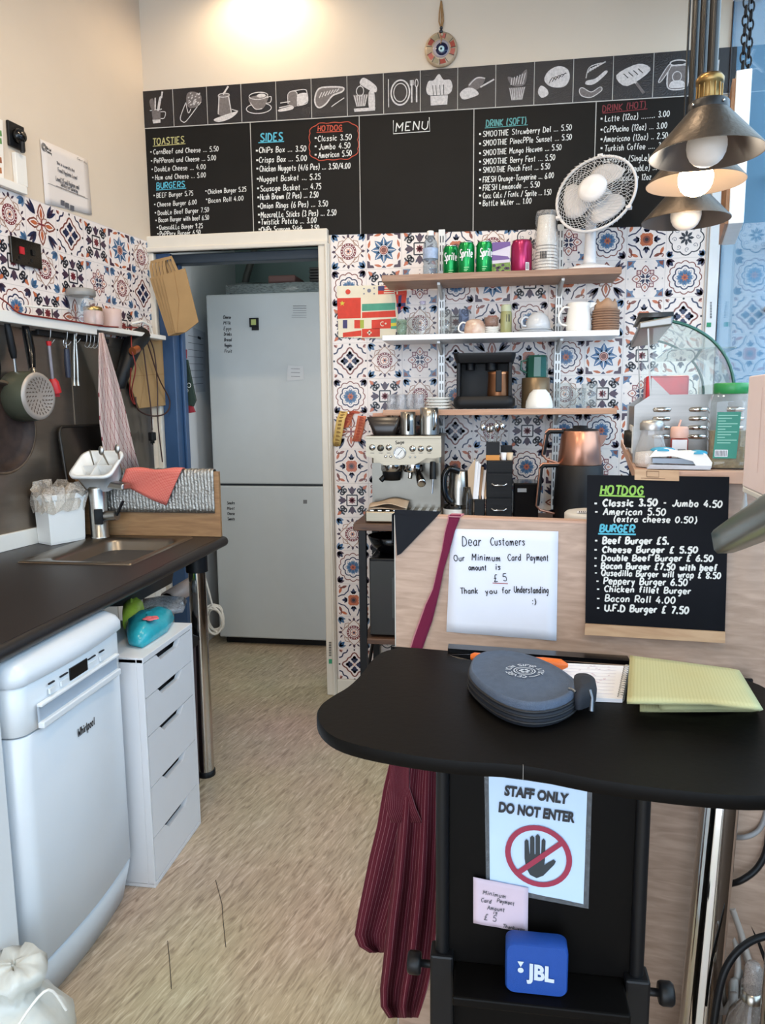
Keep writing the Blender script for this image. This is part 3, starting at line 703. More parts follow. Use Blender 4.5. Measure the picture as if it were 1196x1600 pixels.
# ---- picture border along the top: glossy black tiles with kitchen drawings
STRIP = M('glossy_black_strip', '1c1718', .20, var=.06, bump=.5, bscale=260)
SKETCH = M('sketch_white', 'c9c4c2', .7, var=.3, scale=120)
SK_D = M('sketch_shade', '6d6664', .7, var=.3, scale=120)
bo = thing('picture_border', 'glossy black border of kitchen drawings running above the menu chalkboards', 'wall border', (-.35, YB, 2.67))
mb = MB(); xe = .955
mb.prism([(-1.625, YB-.005, zt(-1.625)), (xe, YB-.005, zt(xe)), (xe, YB-.005, zs(xe)), (-1.625, YB-.005, zs(-1.625))], (0, .005, 0), STRIP)
mb.ribbon([(-1.625, YB-.0056, zt(-1.625)), (xe, YB-.0056, zt(xe))], .004, (0, -1, 0), LINE)
SPX = .1612
for i in range(1, 16):
    x = -1.625+SPX*i; mb.ribbon([(x, YB-.0056, zt(x)), (x, YB-.0056, zs(x))], .0026, (0, -1, 0), LINE)
mb.build('strip', bo)
class Sk:
    """pencil for one border tile; 0..100 both ways"""
    def __init__(s, i): s.i = i; s.mb = MB(); s.k = 0
    def P(s, x, y, z=0):
        X = -1.625+SPX*(s.i+x/100); return Vector((X, YB-.0062-.00009*z, zt(X)+(zs(X)-zt(X))*y/100))
    def l(s, *pts, w=2.2, m=None, c=False, sm=True):
        p = _smooth(list(pts)+([pts[0]] if c else []), 4) if sm and len(pts) > 2 else list(pts)+([pts[0]] if c and not sm else [])
        s.k += 1; s.mb.ribbon([s.P(x, y, s.k) for x, y in p], w*.0016, (0, -1, 0), m or SKETCH)
    def f(s, *pts, m=None, sm=True, z=0):
        p = _smooth(list(pts)+[pts[0]], 4)[:-1] if sm else list(pts)
        s.k += 1; s.mb.poly([s.P(x, y, s.k) for x, y in p], m or SKETCH)
    def e(s, cx, cy, rx, ry, w=2.2, a0=0, a1=360, fill=None):
        pts = [(cx+rx*math.cos(R(a0+(a1-a0)*k/28)), cy+ry*math.sin(R(a0+(a1-a0)*k/28))) for k in range(29)]
        s.k += 1
        if fill: s.mb.poly([s.P(x, y, s.k) for x, y in pts[:-1]], fill)
        else: s.mb.ribbon([s.P(x, y, s.k) for x, y in pts], w*.0016, (0, -1, 0), SKETCH)
    def done(s): s.mb.build('drawing', bo)
d = Sk(0)
d.f((35, 45), (62, 47), (60, 15), (38, 13), sm=False, m=SK_D); d.f((36, 22), (60, 22), (60, 13), (38, 12), sm=False); d.l((30, 47), (66, 49)); d.l((62, 42), (76, 40), (72, 25), (61, 24)); d.f((52, 48), (60, 80), (66, 78), (58, 47)); d.l((66, 78), (70, 95), w=5); d.f((36, 48), (30, 72), (42, 78), (44, 48), m=SK_D); d.l((46, 48), (48, 80), w=4); d.done()
d = Sk(1)
d.l((38, 62), (20, 24), (26, 12), (38, 14), (72, 50)); d.l((38, 62), (44, 34), (52, 44)); d.f((40, 60), (44, 86), (66, 88), (84, 76), (80, 54), (52, 46), m=SK_D)
rr = random.Random(4)
for k in range(34): x, y = rr.uniform(44, 80), rr.uniform(50, 86); d.l((x, y), (x+4, y+3), w=2.4)
d.done()
d = Sk(2)
d.f((32, 24), (36, 60), (34, 74), (66, 76), (64, 60), (70, 26), m=SK_D); d.e(50, 74, 16, 5); d.l((36, 70), (32, 26), w=3); d.l((64, 70), (70, 28), w=3); d.f((18, 12), (40, 20), (88, 30), (70, 14), (34, 5)); d.l((48, 76), (58, 88), (64, 96), w=5); d.l((72, 36), (90, 30)); d.done()
d = Sk(3)
d.e(50, 34, 36, 13); d.f((24, 64), (28, 44), (42, 32), (60, 32), (72, 46), (76, 66), m=SK_D); d.e(50, 66, 27, 9); d.e(58, 66, 13, 5, fill=SKETCH); d.l((74, 60), (86, 62), (84, 48), (70, 46)); d.l((26, 50), (40, 33), (60, 33)); d.done()
d = Sk(4)
d.f((34, 64), (46, 72), (60, 68), (60, 34), (36, 38), m=SK_D); d.l((34, 40), (34, 64), (46, 72), (60, 66), (60, 34)); d.l((46, 72), (80, 74), (88, 66), (88, 40), (60, 34)); d.f((62, 62), (88, 64), (87, 42), (62, 37)); d.l((8, 32), (40, 36), (50, 30)); d.l((12, 44), (40, 46)); d.f((8, 28), (44, 34), (46, 26), (10, 22)); d.done()
d = Sk(5)
d.f((10, 50), (20, 72), (44, 76), (88, 72), (86, 62), (60, 54), (40, 34), (22, 26), (12, 34), m=SK_D); d.l((10, 50), (20, 72), (44, 76), (88, 72), (86, 62), (60, 54), (40, 34), (22, 26), (12, 34), c=True, w=4)
for k in range(7): d.l((22+8*k, 50+2*k), (30+8*k, 64+k), w=2.6)
for k in range(5): d.l((56+7*k, 26+4*k), (68+6*k, 34+3*k))
d.done()
d = Sk(6)
d.f((36, 84), (48, 92), (78, 72), (82, 58), (72, 56), (40, 74)); d.f((60, 56), (74, 58), (76, 18), (60, 18)); d.f((18, 18), (78, 18), (76, 10), (20, 10), sm=False); d.f((16, 52), (58, 52), (48, 22), (26, 22), m=SK_D, sm=False)
for k in range(6): d.l((20+7*k, 50), (27+4.2*k, 23), w=3)
d.e(36, 60, 10, 12); d.l((36, 72), (42, 80)); d.done()
d = Sk(7)
d.e(46, 50, 25, 30, 4); d.e(46, 50, 18, 22, 2.5); d.l((77, 24), (77, 78), w=4); d.l((73, 78), (73, 66), (81, 66), (81, 78), sm=False, w=2); d.l((90, 24), (90, 62), w=4); d.e(90, 70, 4, 9); d.l((14, 16), (14, 84), w=2); d.done()
d = Sk(8)
d.f((28, 14), (72, 14), (74, 36), (27, 38), sm=False); d.f((27, 38), (16, 52), (22, 72), (36, 74), (50, 88), (62, 74), (80, 72), (86, 54), (74, 38))
for x in (36, 44, 54, 63): d.l((x, 38), (x-2+(x-50)*.1, 62), w=1.6, m=STRIP)
d.l((27, 37), (74, 37), w=1.4, m=STRIP); d.done()
d = Sk(9)
d.f((28, 58), (50, 74), (72, 70), (60, 50), (34, 40), m=SK_D); d.l((30, 56), (50, 72), (72, 70), w=3); d.f((6, 38), (22, 50), (42, 48), (56, 34), (34, 26), (14, 24)); d.l((60, 50), (96, 66), w=4); d.done()
d = Sk(10)
d.f((34, 44), (78, 44), (70, 14), (42, 14), sm=False, m=SK_D); d.f((36, 56), (32, 70), (56, 66), (80, 84), (76, 50), (50, 46), m=SK_D)
for k in range(8): d.l((37+5.4*k, 43), (43+3.6*k, 15), w=2.2)
for k in range(6): d.l((40+6*k, 50), (42+7*k, 66+2*k), w=2.2)
d.done()
d = Sk(11)
d.f((26, 56), (36, 76), (62, 86), (86, 76), (90, 54), (76, 38), (44, 40)); d.f((10, 30), (18, 44), (34, 34), (36, 22), (20, 16))
for k in range(5): d.l((38+8*k, 48+3*k), (46+8*k, 60+2*k), (54+7*k, 56+3*k), w=2, m=STRIP)
d.done()
d = Sk(12)
d.f((16, 28), (24, 34), (46, 22), (70, 30), (72, 22), (44, 10), (22, 16), m=SK_D); d.l((16, 28), (22, 15), (46, 10), (72, 24), (68, 32), (46, 22), (24, 33), c=True); d.f((32, 40), (54, 40), (84, 62), (80, 68), (56, 52), (34, 48)); d.l((32, 54), (40, 78), (70, 86)); 
for k in range(7): d.l((36+6*k, 66+3*k), (44+6*k, 76+2*k), w=3)
d.done()
d = Sk(13)
d.f((8, 56), (36, 30), (92, 62), (62, 78)); d.f((10, 56), (60, 78), (92, 62), (42, 38), sm=False); d.l((36, 62), (76, 14), w=6); d.l((58, 36), (78, 12), w=7, m=SK_D)
for k in range(4): d.l((26+12*k, 58+3*k), (38+12*k, 48+3*k), w=2, m=STRIP)
d.done()
d = Sk(14)
d.f((36, 22), (36, 58), (42, 68), (78, 68), (84, 58), (84, 22), (76, 16), (44, 16), m=SK_D); d.l((36, 22), (36, 58), (42, 68), (78, 68), (84, 58), (84, 22), (60, 15), c=True, w=3); d.e(60, 74, 20, 6, 3); d.f((14, 38), (36, 70), (42, 66), (20, 36), m=SK_D); d.l((14, 38), (36, 70), (42, 66), (20, 36), c=True); d.e(58, 44, 11, 11); d.f((42, 20), (46, 34), (72, 34), (78, 20)); d.done()
d = Sk(15)
d.l((34, 92), (40, 70), (14, 44), w=4); d.l((40, 70), (50, 66), w=3); d.l((10, 40), (30, 50), (44, 30), w=3); d.e(46, 26, 8, 8); d.l((58, 74), (56, 30), w=3); d.done()

# ---- lucky eye charm hung over the border
e = BACK.hit(690, 80); c0 = Vector((e.x, YB-.014, e.z))
ch = thing('eye_charm', 'round clay wall charm with blue glass eye hanging on a twine loop', 'wall charm', tuple(c0))
mb = MB(); mb.lathe([(.0, .010), (.060, .009), (.070, .003), (.070, -.006), (.06, -.012), (0, -.012)], c0, M('clay_pale', 'b49d80', .3, var=.2, scale=40), axis=(0, -1, 0), n=32)
cols = ['a0483a', 'b49d80', 'b8685a', '9c8f72']
for k in range(11):
    a0 = 2*PI*k/11; n_ = 6
    if k % 4 == 1: continue
    pts = [c0+Vector((r*math.cos(a), -.0105, r*math.sin(a))) for r, aa in ((.042, [a0+.04+.48*j/n_ for j in range(n_+1)]), (.0605, [a0+.52-.48*j/n_ for j in range(n_+1)])) for a in aa]
    mb.poly(pts, M('clay_glaze_%d' % (k % 4), cols[k % 4], .2, var=.15))
for k in range(11):
    a0 = 2*PI*k/11; mb.ribbon([c0+Vector((.04*math.cos(a0), -.0112, .04*math.sin(a0))), c0+Vector((.064*math.cos(a0+.08), -.0112, .064*math.sin(a0+.08)))], .002, (0, -1, 0), INK)
mb.build('disc', ch)
mb = MB(); mb.lathe([(0, .016), (.030, .016), (.036, .011), (.036, .009)], c0, M('clay_inner', 'a99fa4', .25), axis=(0, -1, 0), n=28)
mb.lathe([(0, .024), (.020, .022), (.026, .016)], c0+Vector((.004, 0, -.004)), M('cobalt_glass', '151a3c', .08), axis=(0, -1, 0), n=24)
mb.lathe([(0, .027), (.010, .026), (.013, .022)], c0+Vector((.003, 0, -.006)), M('pale_glass', 'b9d6da', .1), axis=(0, -1, 0), n=20)
mb.lathe([(0, .029), (.004, .028), (.005, .026)], c0+Vector((.002, 0, -.007)), M('pupil_glass', '0d2a2c', .1), axis=(0, -1, 0), n=14)
mb.build('eye', ch)
mb = MB(); TW = M('twine', 'a07a4e', .9, var=.25, scale=150)
for s in (-1, 1, .2): mb.tube([c0+Vector((0, -.005, .055)), c0+Vector((.002, -.006, .075)), c0+Vector((.009*s, -.002, .11)), c0+Vector((.008*s, -.002, .14)), c0+Vector((.001*s, 0, .19))], .0028, TW, 6)
mb.sphere(c0+Vector((0, -.008, .068)), .008, M('dark_bead', '2a2a30', .2)); mb.sphere(c0+Vector((.004, -.01, .055)), .006, M('bone_bead', 'b6a78e', .4)); mb.sphere(c0+Vector((.001, -.008, .082)), .007, M('dark_bead', '2a2a30', .2))
mb.tube([c0+Vector((.0, -.014, .05)), c0+Vector((.003, -.02, .03)), c0+Vector((.0, -.026, .012))], .0022, TW, 6)
mb.tube([c0+Vector((0, .012, .192)), c0+Vector((0, -.006, .192))], .003, STEEL, 6)
mb.build('twine_loop', ch)
# ================================================================== SIDE WALL
def LW(t, off, z): v = LEFT.o + LDIR*t + LEFT.n*off; return Vector((v.x, v.y, z))
def lt(px, py, off=0.0):
    h = LEFT.hit(px, py, off); return (h-LEFT.o).dot(LDIR), h.z
def lbox(mb, t0, t1, o0, o1, z0, z1, mat):
    return mb.hexa([LW(t0, o0, z0), LW(t1, o0, z0), LW(t1, o1, z0), LW(t0, o1, z0), LW(t0, o0, z1), LW(t1, o0, z1), LW(t1, o1, z1), LW(t0, o1, z1)], mat)
ZC = .90                                            # worktop height
# stainless splashback sheets
mb = MB(); lbox(mb, -2.6, -.05, .0006, .004, ZC+.0, 1.705, SPLASH); lbox(mb, -.60, -.05, .004, .007, ZC+.0, 1.66, M('splashback_sheet', '94887b', .3, .85, var=.15, scale=4, stretch=(6, 6, .6)))
struct(mb.build('splashback', parent=wl))
# ledge board
mb = MB(); ZL = 1.735
lbox(mb, -2.2, -.53, .002, .085, ZL-.04, ZL, WHITE); lbox(mb, -.53, -.02, .002, .085, ZL-.02, ZL, WHITE)
led = mb.build('wall_ledge', bevel=.003); tag(led, 'narrow white ledge on the side wall below the patterned tiles', 'shelf')
# conduit trunking and sockets
mb = MB(); t0, z0 = lt(-60, 270); t1, z1 = lt(36, 300)
lbox(mb, -2.4, t1, .001, .02, z1-.012, z1+.016, WHITE); t2, z2 = lt(23, 240); lbox(mb, t2-.018, t2+.035, .001, .018, z1+.016, z2, WHITE)
tag(mb.build('cable_trunking', bevel=.002), 'white cable trunking running along the side wall above the tiles', 'trunking')
ta, za = lt(8, 187); tb, zb_ = lt(37, 246)
sk = thing('wall_socket', 'black wall socket with a dark plug in it above white trunking', 'socket', tuple(LW((ta+tb)/2, 0, zb_)))
mb = MB(); lbox(mb, ta, tb, .001, .012, za-.085, za, BLACK); mb.build('plate', sk, bevel=.003)
mb = MB(); c = LW((ta+tb)/2-.002, .012, za-.045); mb.lathe([(.024, 0), (.026, .012), (.020, .026), (0, .028)], c, BLACKG, axis=LEFT.n, n=20); mb.tube([c+LEFT.n*.02+Vector((0, 0, -.02)), c+LEFT.n*.02+Vector((0, 0, -.055))], .008, BLACK); mb.build('plug', sk)
ta, za = lt(12, 368); tb, zb_ = lt(62, 408)
sk = thing('switched_socket', 'dark metal double socket with red switch on the patterned tiles', 'socket', tuple(LW((ta+tb)/2, 0, zb_)))
mb = MB(); z0 = za-.092; z1 = za; lbox(mb, ta, tb, .001, .011, z0, z1, M('gunmetal', '4a443e', .22, 1.0, var=.2)); mb.build('plate', sk, bevel=.002)
mb = MB(); lbox(mb, ta+.04, ta+.06, .011, .016, z1-.055, z1-.03, M('red_switch', 'b0202a', .35, emit='ff2a2a', es=.05)); mb.build('red_switch', sk)
mb = MB()
for dt in (.035, .095): lbox(mb, ta+dt, ta+dt+.01, .011, .013, z0+.018, z0+.028, BLACKG); lbox(mb, ta+dt-.012, ta+dt-.002, .011, .013, z0+.01, z0+.014, BLACKG)
lbox(mb, ta+.10, ta+.116, .011, .016, z1-.05, z1-.03, BLACKG); mb.build('pin_holes', sk)
# certificate
ce = thing('certificate', 'white printed certificate sheet taped to the side wall', 'certificate', tuple(LEFT.hit(105, 330)))
mb = MB(); qd = [LEFT.hit(x, y, .002) for x, y in [(62, 217), (137, 250), (143, 336), (70, 318)]]
mb.grid([[qd[0].lerp(qd[1], u).lerp(qd[3].lerp(qd[2], u), v)+LEFT.n*(.0012*math.sin(5*u+3*v)+.0012) for u in [k/8 for k in range(9)]] for v in [k/8 for k in range(9)]], M('certificate_paper', 'dcd3cc', .8, var=.03)); mb.build('sheet', ce, solid=.0006)
mb = MB(); CP = LEFT
GREY_INK = M('grey_ink', '55555c', .8)
for y0, y1, a, b, cap, txt in [(252, 265, 89, 117, 4, 'This is to certify that'), (264, 277, 91, 121, 6, 'Food Hygiene Level'), (278, 292, 88, 124, 7, 'Level 2 Food Hygiene and'), (286, 298, 95, 122, 6, 'Safety for Catering')]:
    wline(mb, CP, txt, a, y0+4, b, y1+4, cap, .0022, GREY_INK, 0.0052, 0)
wline(mb, CP, 'Cert No', 121, 249, 136, 257, 3, .0015, GREY_INK, 0.0052, 0)
for a, y0, b, y1 in [(75, 286, 138, 311), (88, 290, 133, 308)]: pline(mb, CP, [(a, y0), (b, y1)], .0014, GREY_INK, 0.0052)
c = LEFT.hit(69, 230, 0.0052)
for k in range(3): mb.ribbon([c+(LDIR*math.cos(2*PI*j/14)+Vector((0, 0, 1))*math.sin(2*PI*j/14))*(.006+.004*k) for j in range(14)], .0022, LEFT.n, INK, True)
wline(mb, CP, 'The food', 73, 233, 80, 237, 4, .0014, INK, 0.0052, 0); wline(mb, CP, 'training', 73, 238, 81, 242, 4, .0014, INK, 0.0052, 0)
for x, y in [(98, 316), (105, 320), (113, 324)]: quad(mb, CP, [(x-3, y+4), (x+3, y+6), (x+3, y-2), (x-3, y-4)], GREY_INK, 0.0052)
mb.build('print', ce)
# menu card cut by the frame
mb = MB(); quad(mb, LEFT, [(-60, 160), (4, 188), (6, 280), (-60, 262)], M('menu_card', 'e9e2d8', .5), .004)
for k, (y, c) in enumerate([(204, '5f8f4e'), (216, '5f8f4e'), (246, '9a5a36'), (262, 'a8683e')]): quad(mb, LEFT, [(-50, y-8), (2, y), (3, y+9), (-50, y+3)], M('menu_print%d' % k, c, .6, var=.3, scale=60), .005)
tag(mb.build('menu_card', solid=.001), 'pale menu card with green and brown pictures at the frame edge beside the socket', 'menu card')

# ---- utensil rail and hanging things
RAIL = .05
ra, rz = lt(50, 508, RAIL); rb, rz2 = lt(160, 524, RAIL); RZ = (rz+rz2)/2
rl = thing('utensil_rail', 'steel utensil rail with small hooks below the white ledge', 'rail', tuple(LW((ra+rb)/2, 0, RZ)))
mb = MB(); mb.tube([LW(-1.9, RAIL, RZ), LW(rb, RAIL, RZ)], .006, STEEL, 10); lbox(mb, ra, rb, .012, .02, RZ-.014, RZ+.022, STEEL)
for t in (-1.3, ra+.06, rb-.02): mb.tube([LW(t, .004, RZ), LW(t, RAIL, RZ)], .006, STEEL, 8)
mb.build('bar', rl)
def s_hook(par, t, zt, zb, mat=STEEL):
    mb = MB(); pts = [LW(t, RAIL-.012, zt-.008), LW(t, RAIL-.008, zt+.008), LW(t, RAIL+.004, zt+.011), LW(t, RAIL+.012, zt), LW(t, RAIL+.008, zb+.015), LW(t+.001, RAIL-.002, zb), LW(t+.004, RAIL+.008, zb-.008), LW(t+.01, RAIL+.018, zb+.006)]
    mb.tube([Vector(p) for p in _smooth([tuple(p) for p in pts], 3)], .0022, mat, 6); return mb.build('hook', par)
for px in (132, 138, 144, 150): s_hook(rl, lt(px, 524, RAIL)[0], RZ, RZ-.05)
mb = MB(); lbox(mb, lt(47, 497)[0], lt(160, 512)[0], .0005, .03, ZL-.062, ZL-.041, M('magnet_strip', '1c1a1a', .5)); tag(mb.build('knife_strip', bevel=.003), 'black magnetic knife strip under the white ledge', 'knife strip')
def hang(name, label, cat, px, group=None):
    t, z = lt(px, 515, RAIL); h = thing(name, label, cat, tuple(LW(t, RAIL, RZ-.02)), group); return h, t
def lpt(px, py, off): return LEFT.hit(px, py, off)
# frying pan
fp = thing('frying_pan', 'large scorched frying pan hanging on the steel splashback, cut by the frame', 'frying pan', tuple(lpt(-8, 668, .06)))
c = lpt(-8, 668, .03); n_ = LEFT.n; zup = Vector((0, 0, 1))
mb = MB(); mb.lathe([(.150, .0), (.158, .012), (.160, .03), (.152, .034), (.145, .02), (.128, .012), (.120, .008), (0, .008)], c, M('scorched_pan', '3a2a22', .55, .4, var=.6, scale=26), axis=n_, n=36)
mb.lathe([(.162, .026), (.164, .03), (.160, .036), (.154, .034)], c, M('pan_rim', '7c6a58', .4, .7, var=.3, scale=30), axis=n_, n=36, cap=False); mb.build('pan', fp)
mb = MB(); mb.tube([c+n_*.02+zup*.15, c+n_*.04+zup*.2-LDIR*.01, c+n_*.035+zup*.30-LDIR*.02, c+n_*.02+zup*.34-LDIR*.02], [.012, .012, .016, .012], BLACK, 10); mb.build('handle', fp)
# spatula and slotted turner
tu, t = hang('spatula', 'black handled steel spatula hanging from the rail beside the frying pan', 'spatula', 12)
mb = MB(); a, b = lpt(10, 500, RAIL), lpt(22, 560, RAIL); mb.tube([a, a.lerp(b, .3), a.lerp(b, .8), b], [.008, .012, .013, .009], BLACK, 10); mb.build('handle', tu)
mb = MB(); c2 = lpt(31, 636, RAIL-.005); mb.tube([b, b.lerp(c2, .5)], .005, STEEL, 8); d_ = (c2-b).normalized(); w_ = LDIR*.035
m0 = b.lerp(c2, .45); mb.prism([m0-w_*.5, m0+w_*.5, c2+w_*.9, c2-w_*.9], LEFT.n*.002, STEEL); mb.build('blade', tu); s_hook(tu, t, RZ, (RZ+a.z)/2)
# saucepan
sp = thing('saucepan', 'small saucepan hanging with its patterned round base facing the room', 'saucepan', tuple(lpt(62, 618, .14)))
c = lpt(62, 619, .125); mb = MB()
mb.lathe([(.088, -.10), (.09, -.098), (.088, -.03), (.084, -.006)], c, M('pan_green_enamel', '5a5c4c', .3, .3), axis=n_, n=32, cap=False); mb.build('body', sp)
mb = MB(); mb.lathe([(.084, -.006), (.080, .0), (.070, .002), (.066, .0), (0, .0)], c, M('pale_pan_base', 'a79c92', .4, .3), axis=n_, n=32)
mb.build('base', sp)
mb = MB(); rr = random.Random(2)
for ring, num in ((.016, 8), (.030, 14), (.044, 20), (.057, 26)):
    for k in range(num):
        a = 2*PI*k/num; q0 = c+n_*.0012+(LDIR*math.cos(a)+zup*math.sin(a))*ring; q1 = c+n_*.0012+(LDIR*math.cos(a+.08)+zup*math.sin(a+.08))*(ring+.009)
        mb.ribbon([q0, q1], .004, n_, M('base_pattern', '5c4c42', .6, var=.3, scale=40))
mb.build('base_pattern', sp)
mb = MB(); hp = [lpt(50, 585, .10), lpt(50, 572, .085), lpt(47, 545, .065), lpt(42, 520, .055), lpt(38, 503, .05)]; mb.tube(hp, [.009, .013, .017, .016, .010], BLACKG, 12); mb.tube([lpt(52, 590, .115), lpt(51, 578, .095)], .012, STEEL, 10); mb.build('handle', sp)
# red pastry brush
pb, t = hang('pastry_brush', 'red headed pastry brush with clear handle on the rail', 'brush', 75)
a, b, c3 = lpt(76, 533, RAIL+.008), lpt(82, 592, RAIL+.005), lpt(87, 614, RAIL+.005); REDS = M('red_silicone', 'c8252a', .4)
mb = MB(); mb.tube([a, a.lerp(b, .12)], [.010, .008], REDS, 10); mb.tube([a.lerp(b, .1), b], .006, M('frosted_handle', '8f8a92', .15, var=.1), 10); mb.build('handle', pb)
mb = MB(); mb.tube([b, b.lerp(c3, .25), c3], [.012, .020, .022], REDS, 12); 
for k in range(14): mb.tube([c3+LDIR*(-.018+.0028*k), c3+LDIR*(-.02+.0032*k)+Vector((0, 0, -.014))], .0016, REDS, 5)
mb.build('brush_head', pb); s_hook(pb, t, RZ, RZ-.05)
# peeler
pe, t = hang('vegetable_peeler', 'navy handled peeler hanging from the rail beside the red brush', 'peeler', 101)
a, b, c3 = lpt(101, 532, RAIL), lpt(104, 545, RAIL), lpt(107, 590, RAIL-.005)
mb = MB(); mb.tube([b, b.lerp(c3, .5), c3], [.010, .012, .010], M('navy_handle', '2b2f40', .4), 10); mb.build('handle', pe)
mb = MB(); mb.tube([a-LDIR*.006, a+Vector((0, 0, -.02))-LDIR*.008, b], .003, CHROME, 8); mb.tube([a+LDIR*.006, a+Vector((0, 0, -.02))+LDIR*.008, b], .003, CHROME, 8); mb.tube([a-LDIR*.006, a+Vector((0, 0, .006)), a+LDIR*.006], .003, CHROME, 8); mb.build('loop', pe); s_hook(pe, t, RZ, RZ-.05)
# tongs
to, t = hang('tongs', 'long steel tongs hanging from the rail above the baking tray', 'tongs', 116)
mb = MB(); a = lpt(117, 520, RAIL)
for s in (-1, 1):
    e_ = lpt(119+3*s, 603, RAIL); mid = a.lerp(e_, .5)+LDIR*.004*s; mb.tube([a+LDIR*.003*s, mid, e_.lerp(mid, .25), e_], [.004, .006, .005, .009], STEEL, 8)
mb.build('arms', to); s_hook(to, t, RZ, RZ-.035)
# baking tray leaning on the steel
bt = thing('baking_tray', 'dark rimmed steel baking tray leaning against the splashback behind the drainer', 'baking tray', tuple(lpt(125, 740, .05)))
t0, ztop = lt(94, 667, .03); t1 = t0+.36; zb0 = ZC+.012
loop = []
for (ct, cz, a0) in [(t1-.03, ztop-.03, 0), (t0+.03, ztop-.03, 90), (t0+.03, zb0+.03, 180), (t1-.03, zb0+.03, 270)]:
    for k in range(5): a = R(a0+22.5*k); loop.append((ct+.03*math.cos(a), cz+.03*math.sin(a)))
def offz(z): return .012+.05*(ztop-z)/(ztop-zb0)
mb = MB(); mb.prism([LW(t, offz(z), z) for t, z in loop], LEFT.n*.008, M('tray_steel', '7d756c', .3, 1.0, var=.12, scale=6)); mb.build('tray', bt)
mb = MB(); mb.tube([LW(t, offz(z)+.008, z) for t, z in loop+loop[:1]], .006, M('dark_rim', '35302b', .4, .6), 8); mb.build('rim', bt)
# tea towel
TOWEL = M_uv('check_towel', 'cbb7b0', '8d4a4e', 'diamond', 7, 7, .09)
Lp = [(155, 520), (154, 560), (154, 610), (156, 660), (162, 705), (172, 742)]; Rp = [(161, 520), (172, 555), (186, 602), (198, 650), (209, 700), (219, 735)]
P = []
for k, (l_, r_) in enumerate(zip(Lp, Rp)):
    row = []
    for j in range(15):
        u = j/14; x = l_[0]+(r_[0]-l_[0])*u; y = l_[1]+(r_[1]-l_[1])*u; row.append(LEFT.hit(x, y, .085+.016*math.sin(u*11+.6*k)*min(1, .3+k*.25)))
    P.append(row)
mb = MB(); mb.grid(P, TOWEL); tw = mb.build('tea_towel', solid=.004); tag(tw, 'white tea towel with thin red diamond checks hanging beside the rail', 'tea towel')
# corner: handheld device, cables, hook, second paper bag, plug
mb = MB(); hk = lpt(219, 508, .04); mb.tube([hk-LEFT.n*.036, hk, hk+Vector((0, 0, -.008))+LEFT.n*.01, hk+LEFT.n*.018+Vector((0, 0, .008))], .004, WHITE, 8); tag(mb.build('cable_hook'), 'white hook at the corner holding the looped cables', 'hook')
hd = thing('stick_blender', 'black handheld appliance with copper band hanging beside the tea towel', 'appliance', tuple(lpt(205, 590, .06)))
mb = MB(); a, b, c3 = lpt(219, 527, .05), lpt(207, 540, .05), lpt(187, 600, .04); mb.tube([a+(a-b)*.5, a+(a-b)*.4, a, b, b.lerp(c3, .5), c3, c3+Vector((0, 0, -.02))], [.028, .036, .042, .042, .032, .028, .02], BLACK, 14); mb.build('body', hd)
mb = MB(); e_ = lpt(207, 549, .09); mb.tube([e_, e_+LDIR*.04+Vector((0, 0, .014))], [.018, .016], M('copper_plastic', 'b0643c', .3, .6), 12); mb.build('band', hd)
BAGP = M('kraft_paper', 'a58458', .85, var=.12, scale=8, bump=.2, bscale=20)
bg2 = thing('paper_bag', 'single flat brown paper bag hanging under the looped cables', 'paper bag', tuple(lpt(235, 635, .03)))
mb = MB(); mb.prism([LEFT.hit(x, y, .028) for x, y in [(225, 528), (255, 530), (269, 632), (216, 638), (198, 592), (208, 556)]], LEFT.n*.006, BAGP); mb.build('bag', bg2)
mb = MB(); pline(mb, LEFT, [(200, 588), (262, 584)], .0015, M('kraft_crease', '8a6438', .9), .0352); pline(mb, LEFT, [(209, 556), (226, 590), (219, 637)], .0015, M('kraft_crease', '8a6438', .9), .0352); mb.build('crease', bg2)
def wire(name, label, cat, pts, r, mat, grp=None):
    P = [tuple(p) for p in pts]; mb = MB(); mb.tube([Vector(p) for p in _smooth(P, 5)], r, mat, 6); o = mb.build(name); return tag(o, label, cat, grp)
CB = M('brown_cable', '3a211b', .5); CRED = M('red_cable', '7d231c', .5)
wire('cable_loop', 'dark brown cable looped from the corner hook over the paper bag', 'cable', [lpt(217, 510, .05), lpt(222, 530, .055), lpt(230, 590, .055), lpt(236, 640, .055), lpt(238, 672, .05)], .0035, CB)
wire('cable_loop', 'long brown cable loop swinging out over the blue door frame', 'cable', [lpt(221, 509, .055), lpt(232, 540, .06), lpt(248, 590, .06), lpt(265, 625, .06), lpt(260, 645, .06), lpt(238, 650, .06), lpt(216, 640, .06), lpt(212, 620, .06)], .0035, CB)
wire('cable_loop', 'thin dark cable running straight down from the hook past the plug', 'cable', [lpt(224, 512, .045), lpt(240, 545, .05), lpt(246, 600, .05), lpt(247, 660, .05), lpt(254, 722, .05)], .003, CB)
wire('red_cable', 'red cable hanging in a loop beside the black appliance', 'cable', [lpt(205, 510, .05), lpt(206, 545, .085), lpt(212, 575, .09), lpt(206, 610, .06), lpt(211, 632, .06), lpt(203, 615, .06), lpt(205, 575, .1)], .003, CRED)
wire('red_cable', 'red cable draped along the front of the white ledge', 'cable', [lpt(-5, 462, .089), lpt(12, 474, .089), lpt(30, 489, .09), lpt(70, 496, .09), lpt(112, 502, .09), lpt(165, 510, .09), lpt(214, 512, .06)], .003, CRED)
wire('rope', 'pale cord lying on the white ledge', 'cord', [lpt(38, 478, .06)+Vector((0, 0, .0)), lpt(60, 480, .06), lpt(90, 482, .07), lpt(106, 483, .06)], .004, WHITE)
pg = thing('mains_plug', 'black mains plug dangling on its cable in front of the white pipe', 'plug', tuple(lpt(238, 700, .05)))
